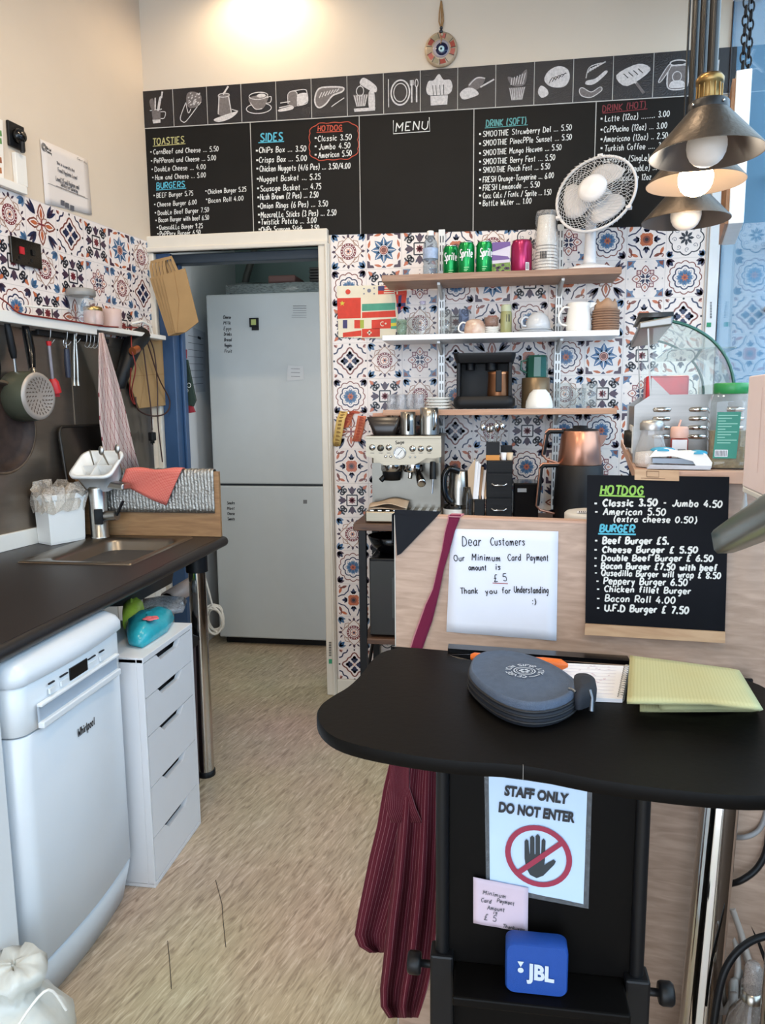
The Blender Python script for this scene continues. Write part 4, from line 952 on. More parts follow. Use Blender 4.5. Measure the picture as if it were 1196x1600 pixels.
mb = MB(); c = lpt(238, 682, .05); lt_ = LDIR*.016
mb.obox(c, lt_, LEFT.n*.012, Vector((0, 0, .02)), BLACK); mb.build('body', pg, bevel=.004)
mb = MB(); mb.obox(c+Vector((0, 0, -.028)), LDIR*.003, LEFT.n*.002, Vector((0, 0, .010)), BLACKG)
for s in (-1, 1): mb.obox(c+LDIR*.011*s+Vector((0, 0, -.025)), LDIR*.002, LEFT.n*.003, Vector((0, 0, .007)), BLACKG)
mb.build('pin', pg)
mb = MB(); mb.tube([lpt(238, 668, .05), lpt(238, 655, .05)], .005, WHITE, 8); mb.build('tag', pg)
mb = MB(); mb.tube([lpt(262, 636, .03), lpt(266, 660, .03), lpt(272, 700, .03), lpt(276, 740, .03), Vector((-1.60, 3.34, .92)), Vector((-1.60, 3.35, .05))], .009, WHITE, 10); tag(mb.build('white_pipe'), 'white hose running down the corner beside the blue door frame', 'hose')
mb = MB(); mb.tube([lpt(205, 506, .05), lpt(222, 502, .06), lpt(234, 508, .06), lpt(240, 530, .05)], .006, WHITE, 8); tag(mb.build('white_cable'), 'short white cable arched over the corner hook', 'cable')
# jars on the ledge
def on_ledge(px): t = lt(px, 497, .045)[0]; return LW(t, .045, ZL)
c = on_ledge(134) - LDIR*.02; c.z = ZL
j = thing('storage_jar', 'tall clear jar with grey lid at the back of the white ledge', 'jar', tuple(c)); mb = MB(); mb.lathe([(.05, .001), (.052, .02), (.052, .10), (.05, .11)], c, GLASS, n=24); mb.build('glass', j); mb = MB(); mb.lathe([(.054, .108), (.056, .112), (.056, .132), (.05, .136), (0, .136)], c, M('grey_lid', '8c8a86', .35), n=24); mb.build('lid', j)
c = on_ledge(135); c = c + LEFT.n*.012 + LDIR*.025
c2_ = LW(lt(146, 497, .06)[0], .06, ZL)
j = thing('jam_jar', 'squat pink jar with gold lid standing on the white ledge', 'jar', tuple(c2_)); mb = MB(); mb.lathe([(.036, .001), (.038, .01), (.038, .05), (.034, .058)], c2_, M('pink_jar', 'cdb0a6', .15), n=22); mb.build('glass', j); mb = MB(); mb.lathe([(.036, .056), (.037, .060), (.037, .070), (.034, .072), (0, .072)], c2_, M('gold_lid', 'b79355', .25, .9), n=22); mb.build('lid', j)
c = LW(lt(172, 500, .05)[0]+.02, .045, ZL); j = tag(MB().lathe([(.038, .001), (.04, .01), (.041, .078), (.038, .08), (.034, .07), (0, .068)], c, M('pink_candle', 'cbb0a8', .35), n=22).build('candle'), 'pale pink candle in a glass at the end of the white ledge', 'candle')
# brown paper bags hung on the door casing
PB = Plane((0, YB-.05, 0), (0, -1, 0))
for k in range(5):
    dx, dy = -5.0*k, 3.0*k; off = .055-.010*k
    b_ = thing('paper_bag', ['front bag of the brown carrier bundle on the door casing', 'second bag of the brown carrier bundle, just behind the front one', 'third bag of the brown carrier bundle, mid way back', 'fourth bag of the brown carrier bundle, near the wall', 'rearmost bag of the brown carrier bundle, against the door casing'][k], 'paper bag', tuple(PB.hit(272+dx, 522, off)), 'brown carrier bags by the doorway')
    mb = MB(); mb.prism([PB.hit(x+dx*(1 if y < 470 else .55), y+dy*.4, off) for x, y in [(254, 430), (283, 421), (289, 419), (310, 503), (290, 519), (274, 520)]], (0, .006, 0), BAGP); mb.build('bag', b_)
    mb = MB(); pts = [PB.hit(x+dx, y+dy*.4, off-.001) for x, y in [(259, 431), (256, 412), (257, 405), (268, 402), (270, 408), (277, 424)]]; mb.ribbon(pts, .014, (0, -1, 0), BAGP); mb.build('handle', b_, solid=.0015)
    mb = MB(); pline(mb, PB, [(283+dx*.8, 422), (276+dx*.6, 520)] if k else [(272, 425), (280, 470), (277, 519)], .0014, _M['kraft_crease'], off+.0012); mb.build('crease', b_)

# ================================================================== WORKTOP WITH SINK
TOP = M('speckled_black_laminate', '231d1b', .42, var=.35, scale=220)
wk = thing('worktop', 'long speckled black worktop with chrome end leg along the side wall', 'worktop', (-1.35, 2.0, .86))
XF = -1.052; YE = 2.75; Y0 = .55
sx0, sx1, sy0, sy1 = -1.555, -1.15, 2.19, 2.70
def wx(y): return -1.61 - math.tan(a7)*(3.40-y) + .003
mb = MB()
def slab(x0a, x1a, y0, y1, x0b=None):
    mb.hexa([(x0a, y0, .86), (x1a, y0, .86), (x1a, y1, .86), (x0b if x0b is not None else x0a, y1, .86), (x0a, y0, ZC), (x1a, y0, ZC), (x1a, y1, ZC), (x0b if x0b is not None else x0a, y1, ZC)], TOP)
slab(wx(Y0), XF+.004, Y0, sy0+.02, wx(sy0)); slab(wx(sy1), XF, sy1-.02, YE, wx(YE))
slab(wx(sy0), sx0+.02, sy0+.02, sy1-.02, wx(sy1)); slab(sx1-.02, XF, sy0+.02, sy1-.02)
mb.build('slab', wk)
mb = MB(); mb.tube([(XF+.002, Y0, .88), (XF+.002, YE, .88)], .0198, M('worktop_edge', '1f1b1a', .4, var=.3, scale=220), 12); mb.build('front_edge', wk)
mb = MB(); mb.lathe([(.036, 0), (.036, .02), (.033, .022)], (-1.085, 2.56, .0), BLACK, n=20); mb.lathe([(.032, .02), (.032, .80)], (-1.085, 2.56, 0), CHROME, n=28); mb.lathe([(.04, .80), (.04, .86)], (-1.085, 2.56, 0), BLACK, n=20); mb.build('leg', wk, label='chrome leg with black foot')
# white upstand strip along the wall
mb = MB(); lbox(mb, -2.5, lt(80, 830, .0)[0], .004, .02, ZC, ZC+.06, WHITE); tag(mb.build('upstand', bevel=.002), 'low white upstand strip along the wall behind the white tub', 'upstand')
# sink
si = thing('sink', 'stainless inset sink in the black worktop', 'sink', ((sx0+sx1)/2, (sy0+sy1)/2, ZC))
SINK = M('sink_steel', '8e867c', .33, 1.0, var=.1, scale=8)
def rrect(x0, x1, y0, y1, r, z, n=5):
    L = []
    for cx, cy, a0 in [(x1-r, y1-r, 0), (x0+r, y1-r, 90), (x0+r, y0+r, 180), (x1-r, y0+r, 270)]:
        for k in range(n+1): a = R(a0+90*k/n); L.append(Vector((cx+r*math.cos(a), cy+r*math.sin(a), z)))
    return L
mb = MB(); loops = [rrect(sx0, sx1, sy0, sy1, .012, ZC+.0005), rrect(sx0+.004, sx1-.004, sy0+.004, sy1-.004, .012, ZC+.006), rrect(sx0+.014, sx1-.014, sy0+.014, sy1-.014, .02, ZC+.003),
    rrect(sx0+.075, sx1-.03, sy0+.04, sy1-.04, .05, ZC+.002), rrect(sx0+.085, sx1-.04, sy0+.05, sy1-.05, .05, ZC-.012), rrect(sx0+.10, sx1-.055, sy0+.065, sy1-.065, .06, ZC-.15), rrect(sx0+.16, sx1-.12, sy0+.14, sy1-.14, .05, ZC-.165)]
mb.loft(loops, SINK, cap=False); mb.poly(list(reversed(loops[-1]))[::-1], SINK); mb.build('basin', si)
mb = MB(); mb.lathe([(.03, 0), (.03, .004), (.02, .002), (0, .002)], ((sx0+sx1)/2+.02, (sy0+sy1)/2, ZC-.164), CHROME, n=18); mb.build('drain', si)
mb = MB(); loops = [rrect(sx0+.08, sx1-.035, sy0+.045, sy1-.045, .05, .858), rrect(sx0+.095, sx1-.05, sy0+.06, sy1-.06, .06, ZC-.155), rrect(sx0+.15, sx1-.11, sy0+.13, sy1-.13, .05, ZC-.172)]
mb.loft(loops, M('sink_underside', '4c4947', .6, .3), cap=True); mb.build('underside', si)
# tap
tp = on_z(149, 838, ZC); tp = Vector((max(tp.x, sx0+.036), min(tp.y, sy1-.04), ZC+.004))
ta_ = thing('mixer_tap', 'brushed steel mixer tap with flat spout beside the sink', 'tap', tuple(tp))
mb = MB(); mb.lathe([(.036, 0), (.036, .004), (.033, .006), (.034, .19), (.033, .20), (0, .2)], tp, STEEL, n=26); mb.build('body', ta_)
mb = MB(); s0 = tp+Vector((-.03, .02, .21)); s1 = tp+Vector((.135, -.02, .195)); dd = (s1-s0).normalized(); sd = Vector((-dd.y, dd.x, 0)).normalized()
mb.obox((s0+s1)/2+Vector((0, 0, .006)), dd*((s1-s0).length/2), sd*.024, Vector((0, 0, .013)), STEEL); mb.build('spout', ta_, bevel=.006)
mb = MB(); a = tp+Vector((.03, -.005, .085)); b = tp+Vector((.085, -.015, .09)); mb.tube([a, b], .02, STEEL, 16); mb.tube([b+Vector((.0, -.003, .0)), b+Vector((.03, -.004, .055))], .006, BLACK, 8); mb.build('lever', ta_)
mb = MB(); mb.obox(tp+Vector((.017, -.031, .085)), Vector((.014, .008, 0)), Vector((.002, -.003, 0)), Vector((0, 0, .03)), BLACKG); mb.build('badge', ta_, bevel=.003)
# white tub with a clear bag
A_, B_, C_ = on_z(37, 848, ZC), on_z(80, 853, ZC), on_z(134, 843, ZC)
tbx = thing('plastic_tub', 'white plastic tub lined with a clear bag standing beside the tap', 'tub', tuple((A_+C_)/2))
D_ = A_+C_-B_
D_ = LEFT.o + LDIR*(D_-LEFT.o).dot(LDIR) + LEFT.n*max(.022, (D_-LEFT.o).dot(LEFT.n)); D_.z = ZC; A_ = LEFT.o + LDIR*(A_-LEFT.o).dot(LDIR) + LEFT.n*max(.022, (A_-LEFT.o).dot(LEFT.n)); A_.z = ZC
cen = (A_+B_+C_+D_)/4
def tub_loop(k, z): return [cen+(p-cen)*k+Vector((0, 0, z)) for p in (A_, B_, C_, D_)]
mb = MB(); mb.loft([tub_loop(.97, .001), tub_loop(1.0, .01), tub_loop(1.06, .165), tub_loop(1.12, .165), tub_loop(1.12, .185), tub_loop(1.06, .187), tub_loop(1.02, .17), tub_loop(.95, .02)], PLASTIC_W, smooth=False); mb.build('tub', tbx, bevel=.008)
mb = MB(); rr = random.Random(9); CLEARBAG = M_clear('clear_bag', 'f2ece4', 1.4, .12, .34, 'e6dcd0'); P = []
for row, (k, z) in enumerate([(1.1, .12), (1.14, .17), (1.12, .2), (.98, .215), (.8, .19), (.45, .175), (.1, .18)]):
    line = []
    for i in range(33):
        f = 4*i/32; s_ = int(f) % 4; u = f-int(f); p = tub_loop(k, z)[s_].lerp(tub_loop(k, z)[(s_+1) % 4], u)
        if i == 32: line.append(line[0]); continue
        j = .016 if row != 0 else .008; line.append(p+Vector((rr.uniform(-j, j), rr.uniform(-j, j), rr.uniform(-j, j*1.4))))
    P.append(line)
mb.grid(P, CLEARBAG, smooth=False); mb.build('liner_bag', tbx)
# wooden board across the end of the worktop
YBD = 2.725
p0, p1 = on_y(92, 735, YBD), on_y(343, 738, YBD); ZBT = (p0.z+p1.z)/2; XB1 = on_y(345, 830, YBD).x
OAK = M_wood('oak_veneer', '8a6544', 'a98259', 4, (2, 20, 20), .5)
mb = MB(); xw_ = wx(YBD)+.012; mb.box(xw_, XB1, YBD, YBD+.018, ZC+.001, ZBT, OAK); tag(mb.build('wooden_board', bevel=.001), 'oak board standing across the end of the black worktop', 'board')
FOIL = M('foil_wrap', 'a5a29c', .3, .85, var=.2, scale=70, bump=.9, bscale=150)
fa = on_y(160, 735, YBD).x; fb = on_y(334, 735, YBD).x; zfl = on_y(335, 803, YBD).z
P = []
for v in range(15):
    row = []
    for i in range(121):
        u = i/120; x = fa+(fb-fa)*u; rip = .0035*math.sin(u*2*PI*17+.5*math.sin(v*1.3))**6+.0012*math.sin(u*131+v*2.1)
        if v < 3: row.append(Vector((x, YBD+.026+.003*rip-.0*v, ZBT-.10+.05*v+.0)))
        elif v < 5: row.append(Vector((x, YBD+.02-.02*(v-3), ZBT+.008+rip)))
        else: row.append(Vector((x, YBD-.006-rip, ZBT+.004-(ZBT-zfl)*(v-5)/9)))
    P.append(row)
mb = MB(); mb.grid(P, FOIL); tag(mb.build('foil_sheet', solid=.002), 'silver ribbed foil insulation folded over the oak board', 'foil')
RCL = M_uv('coral_cloth', 'd0564a', 'e08a7c', 'check', 34, 30, .3)
P = []
for v in range(13):
    row = []
    for i in range(17):
        u = i/16; tx = on_y(200+87*u, 727, YBD); bx = on_y(193+70*u, 757+32*u, YBD); w_ = v/12
        if v < 3: row.append(Vector((tx.x, YBD+.03-.02*v, ZBT+.011+.004*math.sin(u*9) - (.05 if v == 0 else 0))))
        else:
            f = (v-3)/9; q_ = tx.lerp(bx, f); row.append(Vector((q_.x, YBD-.016-.006*math.sin(u*7+f*3)*f-.004, (ZBT+.008)*(1-f)+bx.z*f)))
    P.append(row)
mb = MB(); mb.grid(P, RCL); tag(mb.build('coral_cloth', solid=.002), 'coral red dishcloth draped over the foil covered board', 'cloth')
# cutlery drainer hooked over the board
dr = thing('cutlery_drainer', 'white plastic cutlery drainer propped up against the oak board', 'drainer', tuple(on_y(150, 756, 2.66)))
YD0, YD1 = 2.59, 2.742; zt_ = on_y(112, 740, YD0).z; x0d, x1d = on_y(108, 740, YD0).x, on_y(193, 710, YD1-.03).x; zbt = on_y(150, 757, 2.66).z-.035
def tilt(p): th = R(34); c_, s_ = math.cos(th), math.sin(th); dy, dz = p.y-YD0, p.z-zt_; return Vector((p.x, YD0+dy*c_-dz*s_*.0+.06*(0)+dz*-s_, zt_-.012+dy*s_+dz*c_))
mb = MB(); loops = [rrect(x0d+.02, x1d-.02, YD0+.012, YD1-.012, .03, zbt), rrect(x0d+.006, x1d-.006, YD0+.004, YD1-.004, .03, zt_-.006), rrect(x0d-.008, x1d+.008, YD0-.008, YD1+.004, .035, zt_-.006), rrect(x0d-.008, x1d+.008, YD0-.008, YD1+.004, .035, zt_+.006), rrect(x0d+.004, x1d-.004, YD0+.003, YD1-.006, .03, zt_+.006), rrect(x0d+.024, x1d-.024, YD0+.016, YD1-.016, .03, zbt+.012)]
loops = [[tilt(p) for p in L] for L in loops]
mb.loft(loops, PLASTIC_W, cap=False); mb.poly(loops[-1], PLASTIC_W); mb.poly(list(reversed(loops[0])), PLASTIC_W); mb.build('tray', dr)
mb = MB(); xm = (x0d+x1d)/2; mb.box(xm-.002, xm+.002, YD0+.012, YD1-.012, zbt+.01, zt_-.002, PLASTIC_W); mb.box(x0d+.02, x1d-.02, (YD0+YD1)/2-.002, (YD0+YD1)/2+.002, zbt+.01, zt_-.006, PLASTIC_W); mb.v = [tilt(v) for v in mb.v]; mb.build('divider', dr)
for k, (dx, dy, an) in enumerate([(.035, .11, .2), (.12, .09, -.1), (.15, .10, .25)]):
    mb = MB(); b = tilt(Vector((x0d+dx, YD0+dy, zbt+.014))); h = tilt(Vector((x0d+dx+math.sin(an)*.08, YD0+dy, zbt+.125)))-b; mb.tube([b, b+h*.6, b+h], [.0025, .003, .004], STEEL, 8)
    if k: mb.sphere(b+h*1.12, .014, STEEL, 12, 8, (.8, .35, 1.3))
    tag(mb.build('spoon' if k else 'knife'), ['steel knife standing in the white drainer nearest the wall', 'steel spoon standing in the middle of the white drainer', 'steel spoon leaning to the outer end of the white drainer'][k], 'cutlery', 'cutlery in the drainer')
# ================================================================== UNDER THE WORKTOP
APPL = M('appliance_white', 'd9dde2', .28, var=.015)
APPL2 = M('appliance_panel', 'e2e4e6', .3, var=.015)
# dishwasher, gently bowed front
DY0, DY1, DXF, DXB = 1.402, 1.862, -1.005, -1.58
def bow(inset, z, push=0.0, r=.035):
    L = []
    a, b = DY0+inset, DY1-inset
    L.append(Vector((DXB, a, z)))
    for k in range(6): t = R(-90+90*k/5); L.append(Vector((DXF-r+push+r*math.cos(t)-inset-.012, a+r+r*math.sin(t), z)))
    for k in range(1, 10): u = k/10; L.append(Vector((DXF-.012+push-inset+.012*math.sin(PI*u), a+r+(b-a-2*r)*u, z)))
    for k in range(6): t = R(90*k/5); L.append(Vector((DXF-r+push+r*math.cos(t)-inset-.012, b-r+r*math.sin(t), z)))
    L.append(Vector((DXB, b, z)))
    return L
GAPD = M('dark_gap', '26282c', .8)
dw = thing('dishwasher', 'white slimline dishwasher under the worktop with a rounded top edge', 'dishwasher', (-1.28, (DY0+DY1)/2, 0))
mb = MB(); mb.loft([bow(.004, .124), bow(0, .128), bow(0, .675), bow(.003, .679)], APPL); mb.build('door', dw)
mb = MB(); mb.loft([bow(.004, .682), bow(0, .686), bow(0, .79), bow(.004, .795)], APPL2); mb.build('control_panel', dw)
mb = MB(); mb.loft([bow(.0, .797, .002), bow(-.004, .803, .006), bow(-.004, .822, .006), bow(.0, .838, .0), bow(.012, .850, -.008), bow(.03, .856, -.02)], APPL); mb.build('lid', dw)
mb = MB(); mb.loft([bow(.03, .0, -.03), bow(.012, .004, -.012), bow(.002, .114, -.0), bow(.006, .118, -.002)], M('appliance_kick', 'c9ced4', .35, var=.02)); mb.build('kick_panel', dw)
mb = MB(); mb.loft([bow(.012, .10, -.004), bow(.012, .135, -.004)], GAPD); mb.loft([bow(.012, .67, -.004), bow(.012, .81, -.004)], GAPD); mb.build('seal', dw)
FX = Plane((DXF+.0015, 0, 0), (1, 0, 0))
def fquad(mb, pts, mat, off): mb.poly([FX.hit(x, y, off) for x, y in pts], mat)
mb = MB(); HN = M('handle_recess', 'a9b3bf', .35)
hz0, hz1 = .692, .742
mb.box(DXF-.004, DXF+.0015, DY0+.05, DY1-.058, hz0+.006, hz1, HN); mb.box(DXF-.004, DXF+.010, DY0+.05, DY1-.058, hz1-.004, hz1+.004, APPL2); mb.box(DXF-.004, DXF+.012, DY0+.05, DY1-.058, hz0-.004, hz0+.012, APPL2); mb.build('handle', dw, bevel=.003)
def py_(px): return on_x(px, 1030, DXF).y
mb = MB(); mb.box(DXF-.002, DXF+.0025, py_(107), py_(135), .752, .782, BLACKG); mb.build('display', dw)
for a, b in [(73, 82), (92, 104), (137, 149), (156, 163)]:
    mb = MB(); mb.box(DXF-.002, DXF+.003, py_(a), py_(b), .752, .764, APPL2); mb.box(DXF-.002, DXF+.0022, py_(a), py_(b), .774, .777, INK); mb.build('button', dw)
mb = MB(); y0, y1 = on_x(121, 1150, DXF).y, on_x(147, 1135, DXF).y; zz = on_x(121, 1152, DXF).z
write(mb, 'Whirlpool', lambda x, y: Vector((DXF+.0022, y0+x, zz+y)), .0034, INK, (1, 0, 0), (y1-y0)/strokes('Whirlpool')[1], .0020, .15); mb.build('brand_lettering', dw)
# the next white cabinet towards the shop front
cab = thing('white_cabinet', 'pale white appliance side at the frame edge next to the dishwasher', 'cabinet', (-1.35, 1.2, 0))
mb = MB(); mb.box(-1.62, -1.055, .75, 1.385, .0, .855, APPL); mb.build('body', cab, bevel=.01)
mb = MB(); mb.box(-1.055, -1.04, .76, 1.375, .08, .845, APPL2); mb.build('door', cab, bevel=.006)
# drawer unit
UY0, UY1, UXF = 1.885, 2.232, -.972
du = thing('drawer_unit', 'white five drawer unit with cut out grips beside the chrome table leg', 'drawer unit', (-1.26, (UY0+UY1)/2, 0))
DRW = M('drawer_white', 'dcdcdf', .38, var=.015); DARKIN = M('drawer_shadow', '2c2c30', .8)
mb = MB(); mb.box(-1.54, UXF-.02, UY0, UY0+.014, .01, .70, DRW); mb.box(-1.54, UXF-.0, UY1-.014, UY1, .01, .70, DRW); mb.box(-1.54, UXF+.001, UY0, UY1, .688, .704, DRW); mb.box(-1.54, UXF, UY0, UY1, .0, .014, DRW); mb.box(-1.54, -1.53, UY0, UY1, .01, .70, DRW); mb.box(UXF-.02, UXF, UY0, UY0+.006, .01, .70, DRW); mb.build('carcass', du, bevel=.0015)
zs_ = [.686] + [on_x(x, y, UXF).z for x, y in [(302, 1030), (305, 1082), (308, 1152), (311, 1221)]] + [.016]
for k in range(5):
    ztp, zbt_ = zs_[k]-.0015, zs_[k+1]+.0015; a, b = UY0+.008, UY1-.016; ym = (a+b)/2
    L = [(a, zbt_), (b, zbt_), (b, ztp), (ym+.085, ztp), (ym+.06, ztp-.022), (ym-.06, ztp-.022), (ym-.085, ztp), (a, ztp)]
    mb = MB(); mb.prism([(UXF-.016, y, z) for y, z in L], (.016, 0, 0), DRW); d_ = mb.build('drawer_front', du, bevel=.0012)
    mb = MB(); mb.box(UXF-.05, UXF-.045, a, b, zbt_, ztp, DARKIN); mb.build('drawer_slot_shade', d_)  # dark sheet behind the grip cut-out: shade of the slot put into colour
# things on the drawer unit
ZD = .705
def pillow(mb, outline, z0, h, mat, seed=0, lump=.3):
    rr = random.Random(seed); L = [on_z(x, y, z0) for x, y in outline]; c = sum(L, Vector())/len(L)
    def ring(k, z): return [c+(p-c)*k+Vector((0, 0, z+rr.uniform(-1, 1)*h*lump*.3)) for p in L]
    base = [c+(p-c)*.96 for p in L]
    mb.loft([[Vector((p.x, p.y, z0+.001)) for p in base], ring(1.03, h*.3), ring(.9, h*.75), ring(.55, h), ring(.15, h*1.02)], mat)
mb = MB(); pillow(mb, [(202, 1010), (198, 990), (212, 975), (238, 966), (262, 965), (272, 972), (262, 988), (238, 1004), (222, 1014)], ZD, .055, M('teal_film', '2fa3b2', .22, var=.12, scale=30, bump=.5, bscale=40), 3); wp = mb.build('wipes_pack'); tag(wp, 'teal wet wipes pack with pink flower lying on the white drawer unit', 'wipes')
mb = MB(); c = on_z(236, 966, ZD+.062); 
for k in range(5): a = 2*PI*k/5; mb.sphere(c+Vector((.014*math.cos(a), .014*math.sin(a), 0)), .012, M('pink_print', 'e06f74', .4), 10, 6, (1, 1, .25))
mb.build('printed_flower', wp)
mb = MB(); pillow(mb, [(193, 985), (192, 965), (206, 953), (220, 955), (226, 962), (212, 978)], ZD, .06, M('lime_film', '9bb23c', .25, var=.2, scale=30, bump=.4, bscale=40), 5); tag(mb.build('sponge_pack'), 'lime green packet squeezed behind the teal wipes', 'packet')
mb = MB(); pillow(mb, [(222, 962), (220, 945), (255, 938), (292, 942), (286, 958), (262, 962)], ZD, .03, M_clear('grey_film', 'd5d5d5', 1.45, .15, .5, 'b3b3b6'), 6); tag(mb.build('plastic_bag'), 'crumpled grey plastic bag lying at the back of the drawer unit', 'bag')
# waste pipe and pipes under the sink
wpipe = thing('waste_pipe', 'pink beige plastic waste pipe open at one end under the sink', 'pipe', (-1.25, 2.72, .56))
a = on_y(262, 937, 2.62); b = on_y(311, 907, 2.86)
mb = MB(); mb.lathe([(.026, .0), (.033, .0), (.033, (b-a).length), (.03, (b-a).length)], a, M('pipe_beige', 'b59e92', .4), axis=(b-a), n=22, cap=False); mb.build('tube', wpipe)
mb = MB(); mb.lathe([(.026, 0), (.026, .09), (0, .09)], a+(b-a).normalized()*.0, M('pipe_dark_inside', '1d1613', .8), axis=(b-a), n=22, cap=False); mb.build('bore', wpipe)
# bracket that carries the pipe
mb = MB(); mb.tube([b, on_y(312, 907, 3.10), on_y(312, 915, 3.12), Vector((on_y(312, 915, 3.12).x, 3.12, .001))], .03, _M['pipe_beige'], 14); mb.build('rear_run', wpipe)
mb = MB()
for k in range(6): lbox(mb, -.60+.098*k, -.506+.098*k, .001, .014, .0, .855, WHITE)
struct(mb.build('trim_5', bevel=.003))
# dark bin beside the leg
bn = thing('waste_bin', 'narrow black waste bin wedged between the drawer unit and the chrome leg', 'bin', (-1.2, 2.44, 0))
mb = MB(); mb.loft([rrect(-1.35, -1.08, 2.34, 2.50, .02, .002), rrect(-1.37, -1.075, 2.33, 2.51, .02, .54)], M('bin_plum', '2a1a2a', .35, var=.15)); mb.build('body', bn)
mb = MB(); mb.loft([rrect(-1.38, -1.066, 2.32, 2.52, .02, .54), rrect(-1.38, -1.066, 2.32, 2.52, .02, .565), rrect(-1.36, -1.08, 2.34, 2.50, .02, .58)], BLACK); mb.build('lid', bn)
# bin bag on the floor
rr = random.Random(12)
def sack(mb, c, rx, ry, h, mat, seed, neck=.35):
    rr = random.Random(seed); loops = []
    for k, (f, z) in enumerate([(.80, 0), (1.0, .06), (1.05, .25), (1.0, .45), (.82, .62), (.5, .73), (neck, .78), (.5, .86), (.62, .95), (.5, 1.0), (.25, 1.01), (.05, .99)]):
        loops.append([Vector(c)+Vector((rx*f*(1+.08*math.sin(5*a+k))*math.cos(a), ry*f*(1+.08*math.cos(4*a+k*1.3))*math.sin(a), h*z+(rr.uniform(-.01, .012) if k else .002))) for a in [2*PI*i/28 for i in range(28)]])
    mb.loft(loops, mat)
sb = thing('bin_bag', 'white knotted bin bag on the floor in front of the dishwasher', 'bag', (-.93, 1.24, 0))
BINB = M('white_film', 'c9c8c0', .3, var=.08, scale=20, bump=.9, bscale=16)
mb = MB(); sack(mb, (-.965, 1.25, 0), .105, .105, .27, BINB, 3); mb.build('bag', sb)
mb = MB(); n0 = Vector((-.93, 1.20, .2)); mb.tube([Vector(p) for p in _smooth([tuple(n0+Vector(v)) for v in [(.0, -.04, -.04), (.03, -.02, .02), (.06, .02, .05), (.075, .05, -.02)]], 5)], .003, WHITE, 6); mb.build('drawstring', sb)
# hairs and a curl of dust on the floor
for k, pts in enumerate([[(337, 1375), (347, 1412), (349, 1440), (353, 1480)], [(262, 1470), (265, 1500), (268, 1545)]]):
    mb = MB(); mb.tube([on_z(x, y, .0012) for x, y in pts], .0008, INK, 5); tag(mb.build('hair'), ['long dark hair lying on the floor further from the dishwasher', 'dark hair lying on the floor nearer the dishwasher'][k], 'hair')

# ================================================================== STORE ROOM
FR = M('fridge_white', 'b9bebf', .34, var=.02)
fy = 4.075; fx0, fx1 = -1.603, -.945
fz = on_y(424, 758, fy).z
fg = thing('fridge_freezer', 'tall white fridge freezer seen through the doorway', 'fridge', ((fx0+fx1)/2, fy+.3, 0))
mb = MB(); mb.box(fx0, fx1, fy+.05, fy+.66, .04, 2.02, FR); mb.build('body', fg, bevel=.006)
mb = MB(); mb.box(fx0, fx1, fy, fy+.046, fz+.006, 2.022, FR); du_ = mb.build('upper_door', fg, bevel=.008)
mb = MB(); mb.box(fx0, fx1, fy, fy+.046, .05, fz-.006, FR); dl_ = mb.build('lower_door', fg, bevel=.008)
mb = MB(); mb.box(fx0+.01, fx1-.01, fy+.02, fy+.05, fz-.006, fz+.006, M('door_gap', '2c2f33', .7)); mb.build('door_gap', fg)
mb = MB(); mb.box(fx0+.02, fx1-.02, fy+.06, fy+.2, .0, .045, BLACK); mb.build('plinth', fg)
FPL = Plane((0, fy, 0), (0, -1, 0))
mb = MB()
for k, w_ in enumerate(['Eggs', 'Milk', 'Eggs', 'Chicks', 'Bread', 'Veggies', 'Fruits']): wline(mb, FPL, ['Cheese', 'Milk', 'Eggs', 'Drinks', 'Bread', 'Veggies', 'Fruit'][k], 349+.4*k, 498+8.8*k, 361+.3*k, 498+8.8*k, 5, .0028, INK, .001, .2)
mb.build('handwriting', du_)
mb = MB()
for k, w_ in enumerate(['Snacks', 'Meat', 'Cheese', 'Sweets']): wline(mb, FPL, w_, 355+.3*k, 788+8.3*k, 367, 788+8.3*k, 4.5, .0026, INK, .001, .2)
mb.build('handwriting', dl_)
mb = MB(); quad(mb, FPL, [(474, 781), (480, 781), (480, 787), (474, 787)], M('badge_grey', '6c6c6c', .4), .001); mb.build('badge', dl_)
mb = MB()
for k in range(6): pline(mb, FPL, [(458 if k < 4 else 456, 478+3.6*k), (479, 478+3.6*k)], .003 if k < 2 else .0016, M('grey_ink', '55555c', .8), .001)
mb.build('energy_label', du_)
mg = thing('fridge_magnet', 'black framed magnet with lime square on the fridge door', 'magnet', tuple(FPL.hit(398, 515)))
mb = MB(); a, b = FPL.hit(390, 497), FPL.hit(405, 511); mb.box(a.x, b.x, fy-.008, fy-.0005, b.z, a.z, BLACK); mb.build('frame', mg, bevel=.002)
mb = MB(); a, b = FPL.hit(393, 499.5), FPL.hit(401, 508); mb.box(a.x, b.x, fy-.0095, fy-.007, b.z, a.z, M('lime_insert', 'a9b36a', .5)); mb.build('insert', mg)
mb = MB(); a, b = FPL.hit(394, 511), FPL.hit(405, 516); mb.box(a.x, b.x, fy-.006, fy-.0005, b.z, a.z, BLACK); mb.build('clip', mg)
mb = MB(); mb.poly([FPL.hit(x, y, .003) for x, y in [(449, 583), (475, 585), (475, 593), (449, 595)]], M('note_white', 'c9cbcd', .7)); mb.poly([FPL.hit(x, y, .003) for x, y in [(450, 571), (474, 572), (475, 585), (449, 583)]], M('note_white', 'c9cbcd', .7))
for k in range(3): pline(mb, FPL, [(455, 576+6*k), (469, 576.5+6*k)], .002, M('grey_ink', '55555c', .8), .0036)
tag(mb.build('paper_note', solid=.0006), 'small white note stuck on the fridge door under the magnet', 'note')
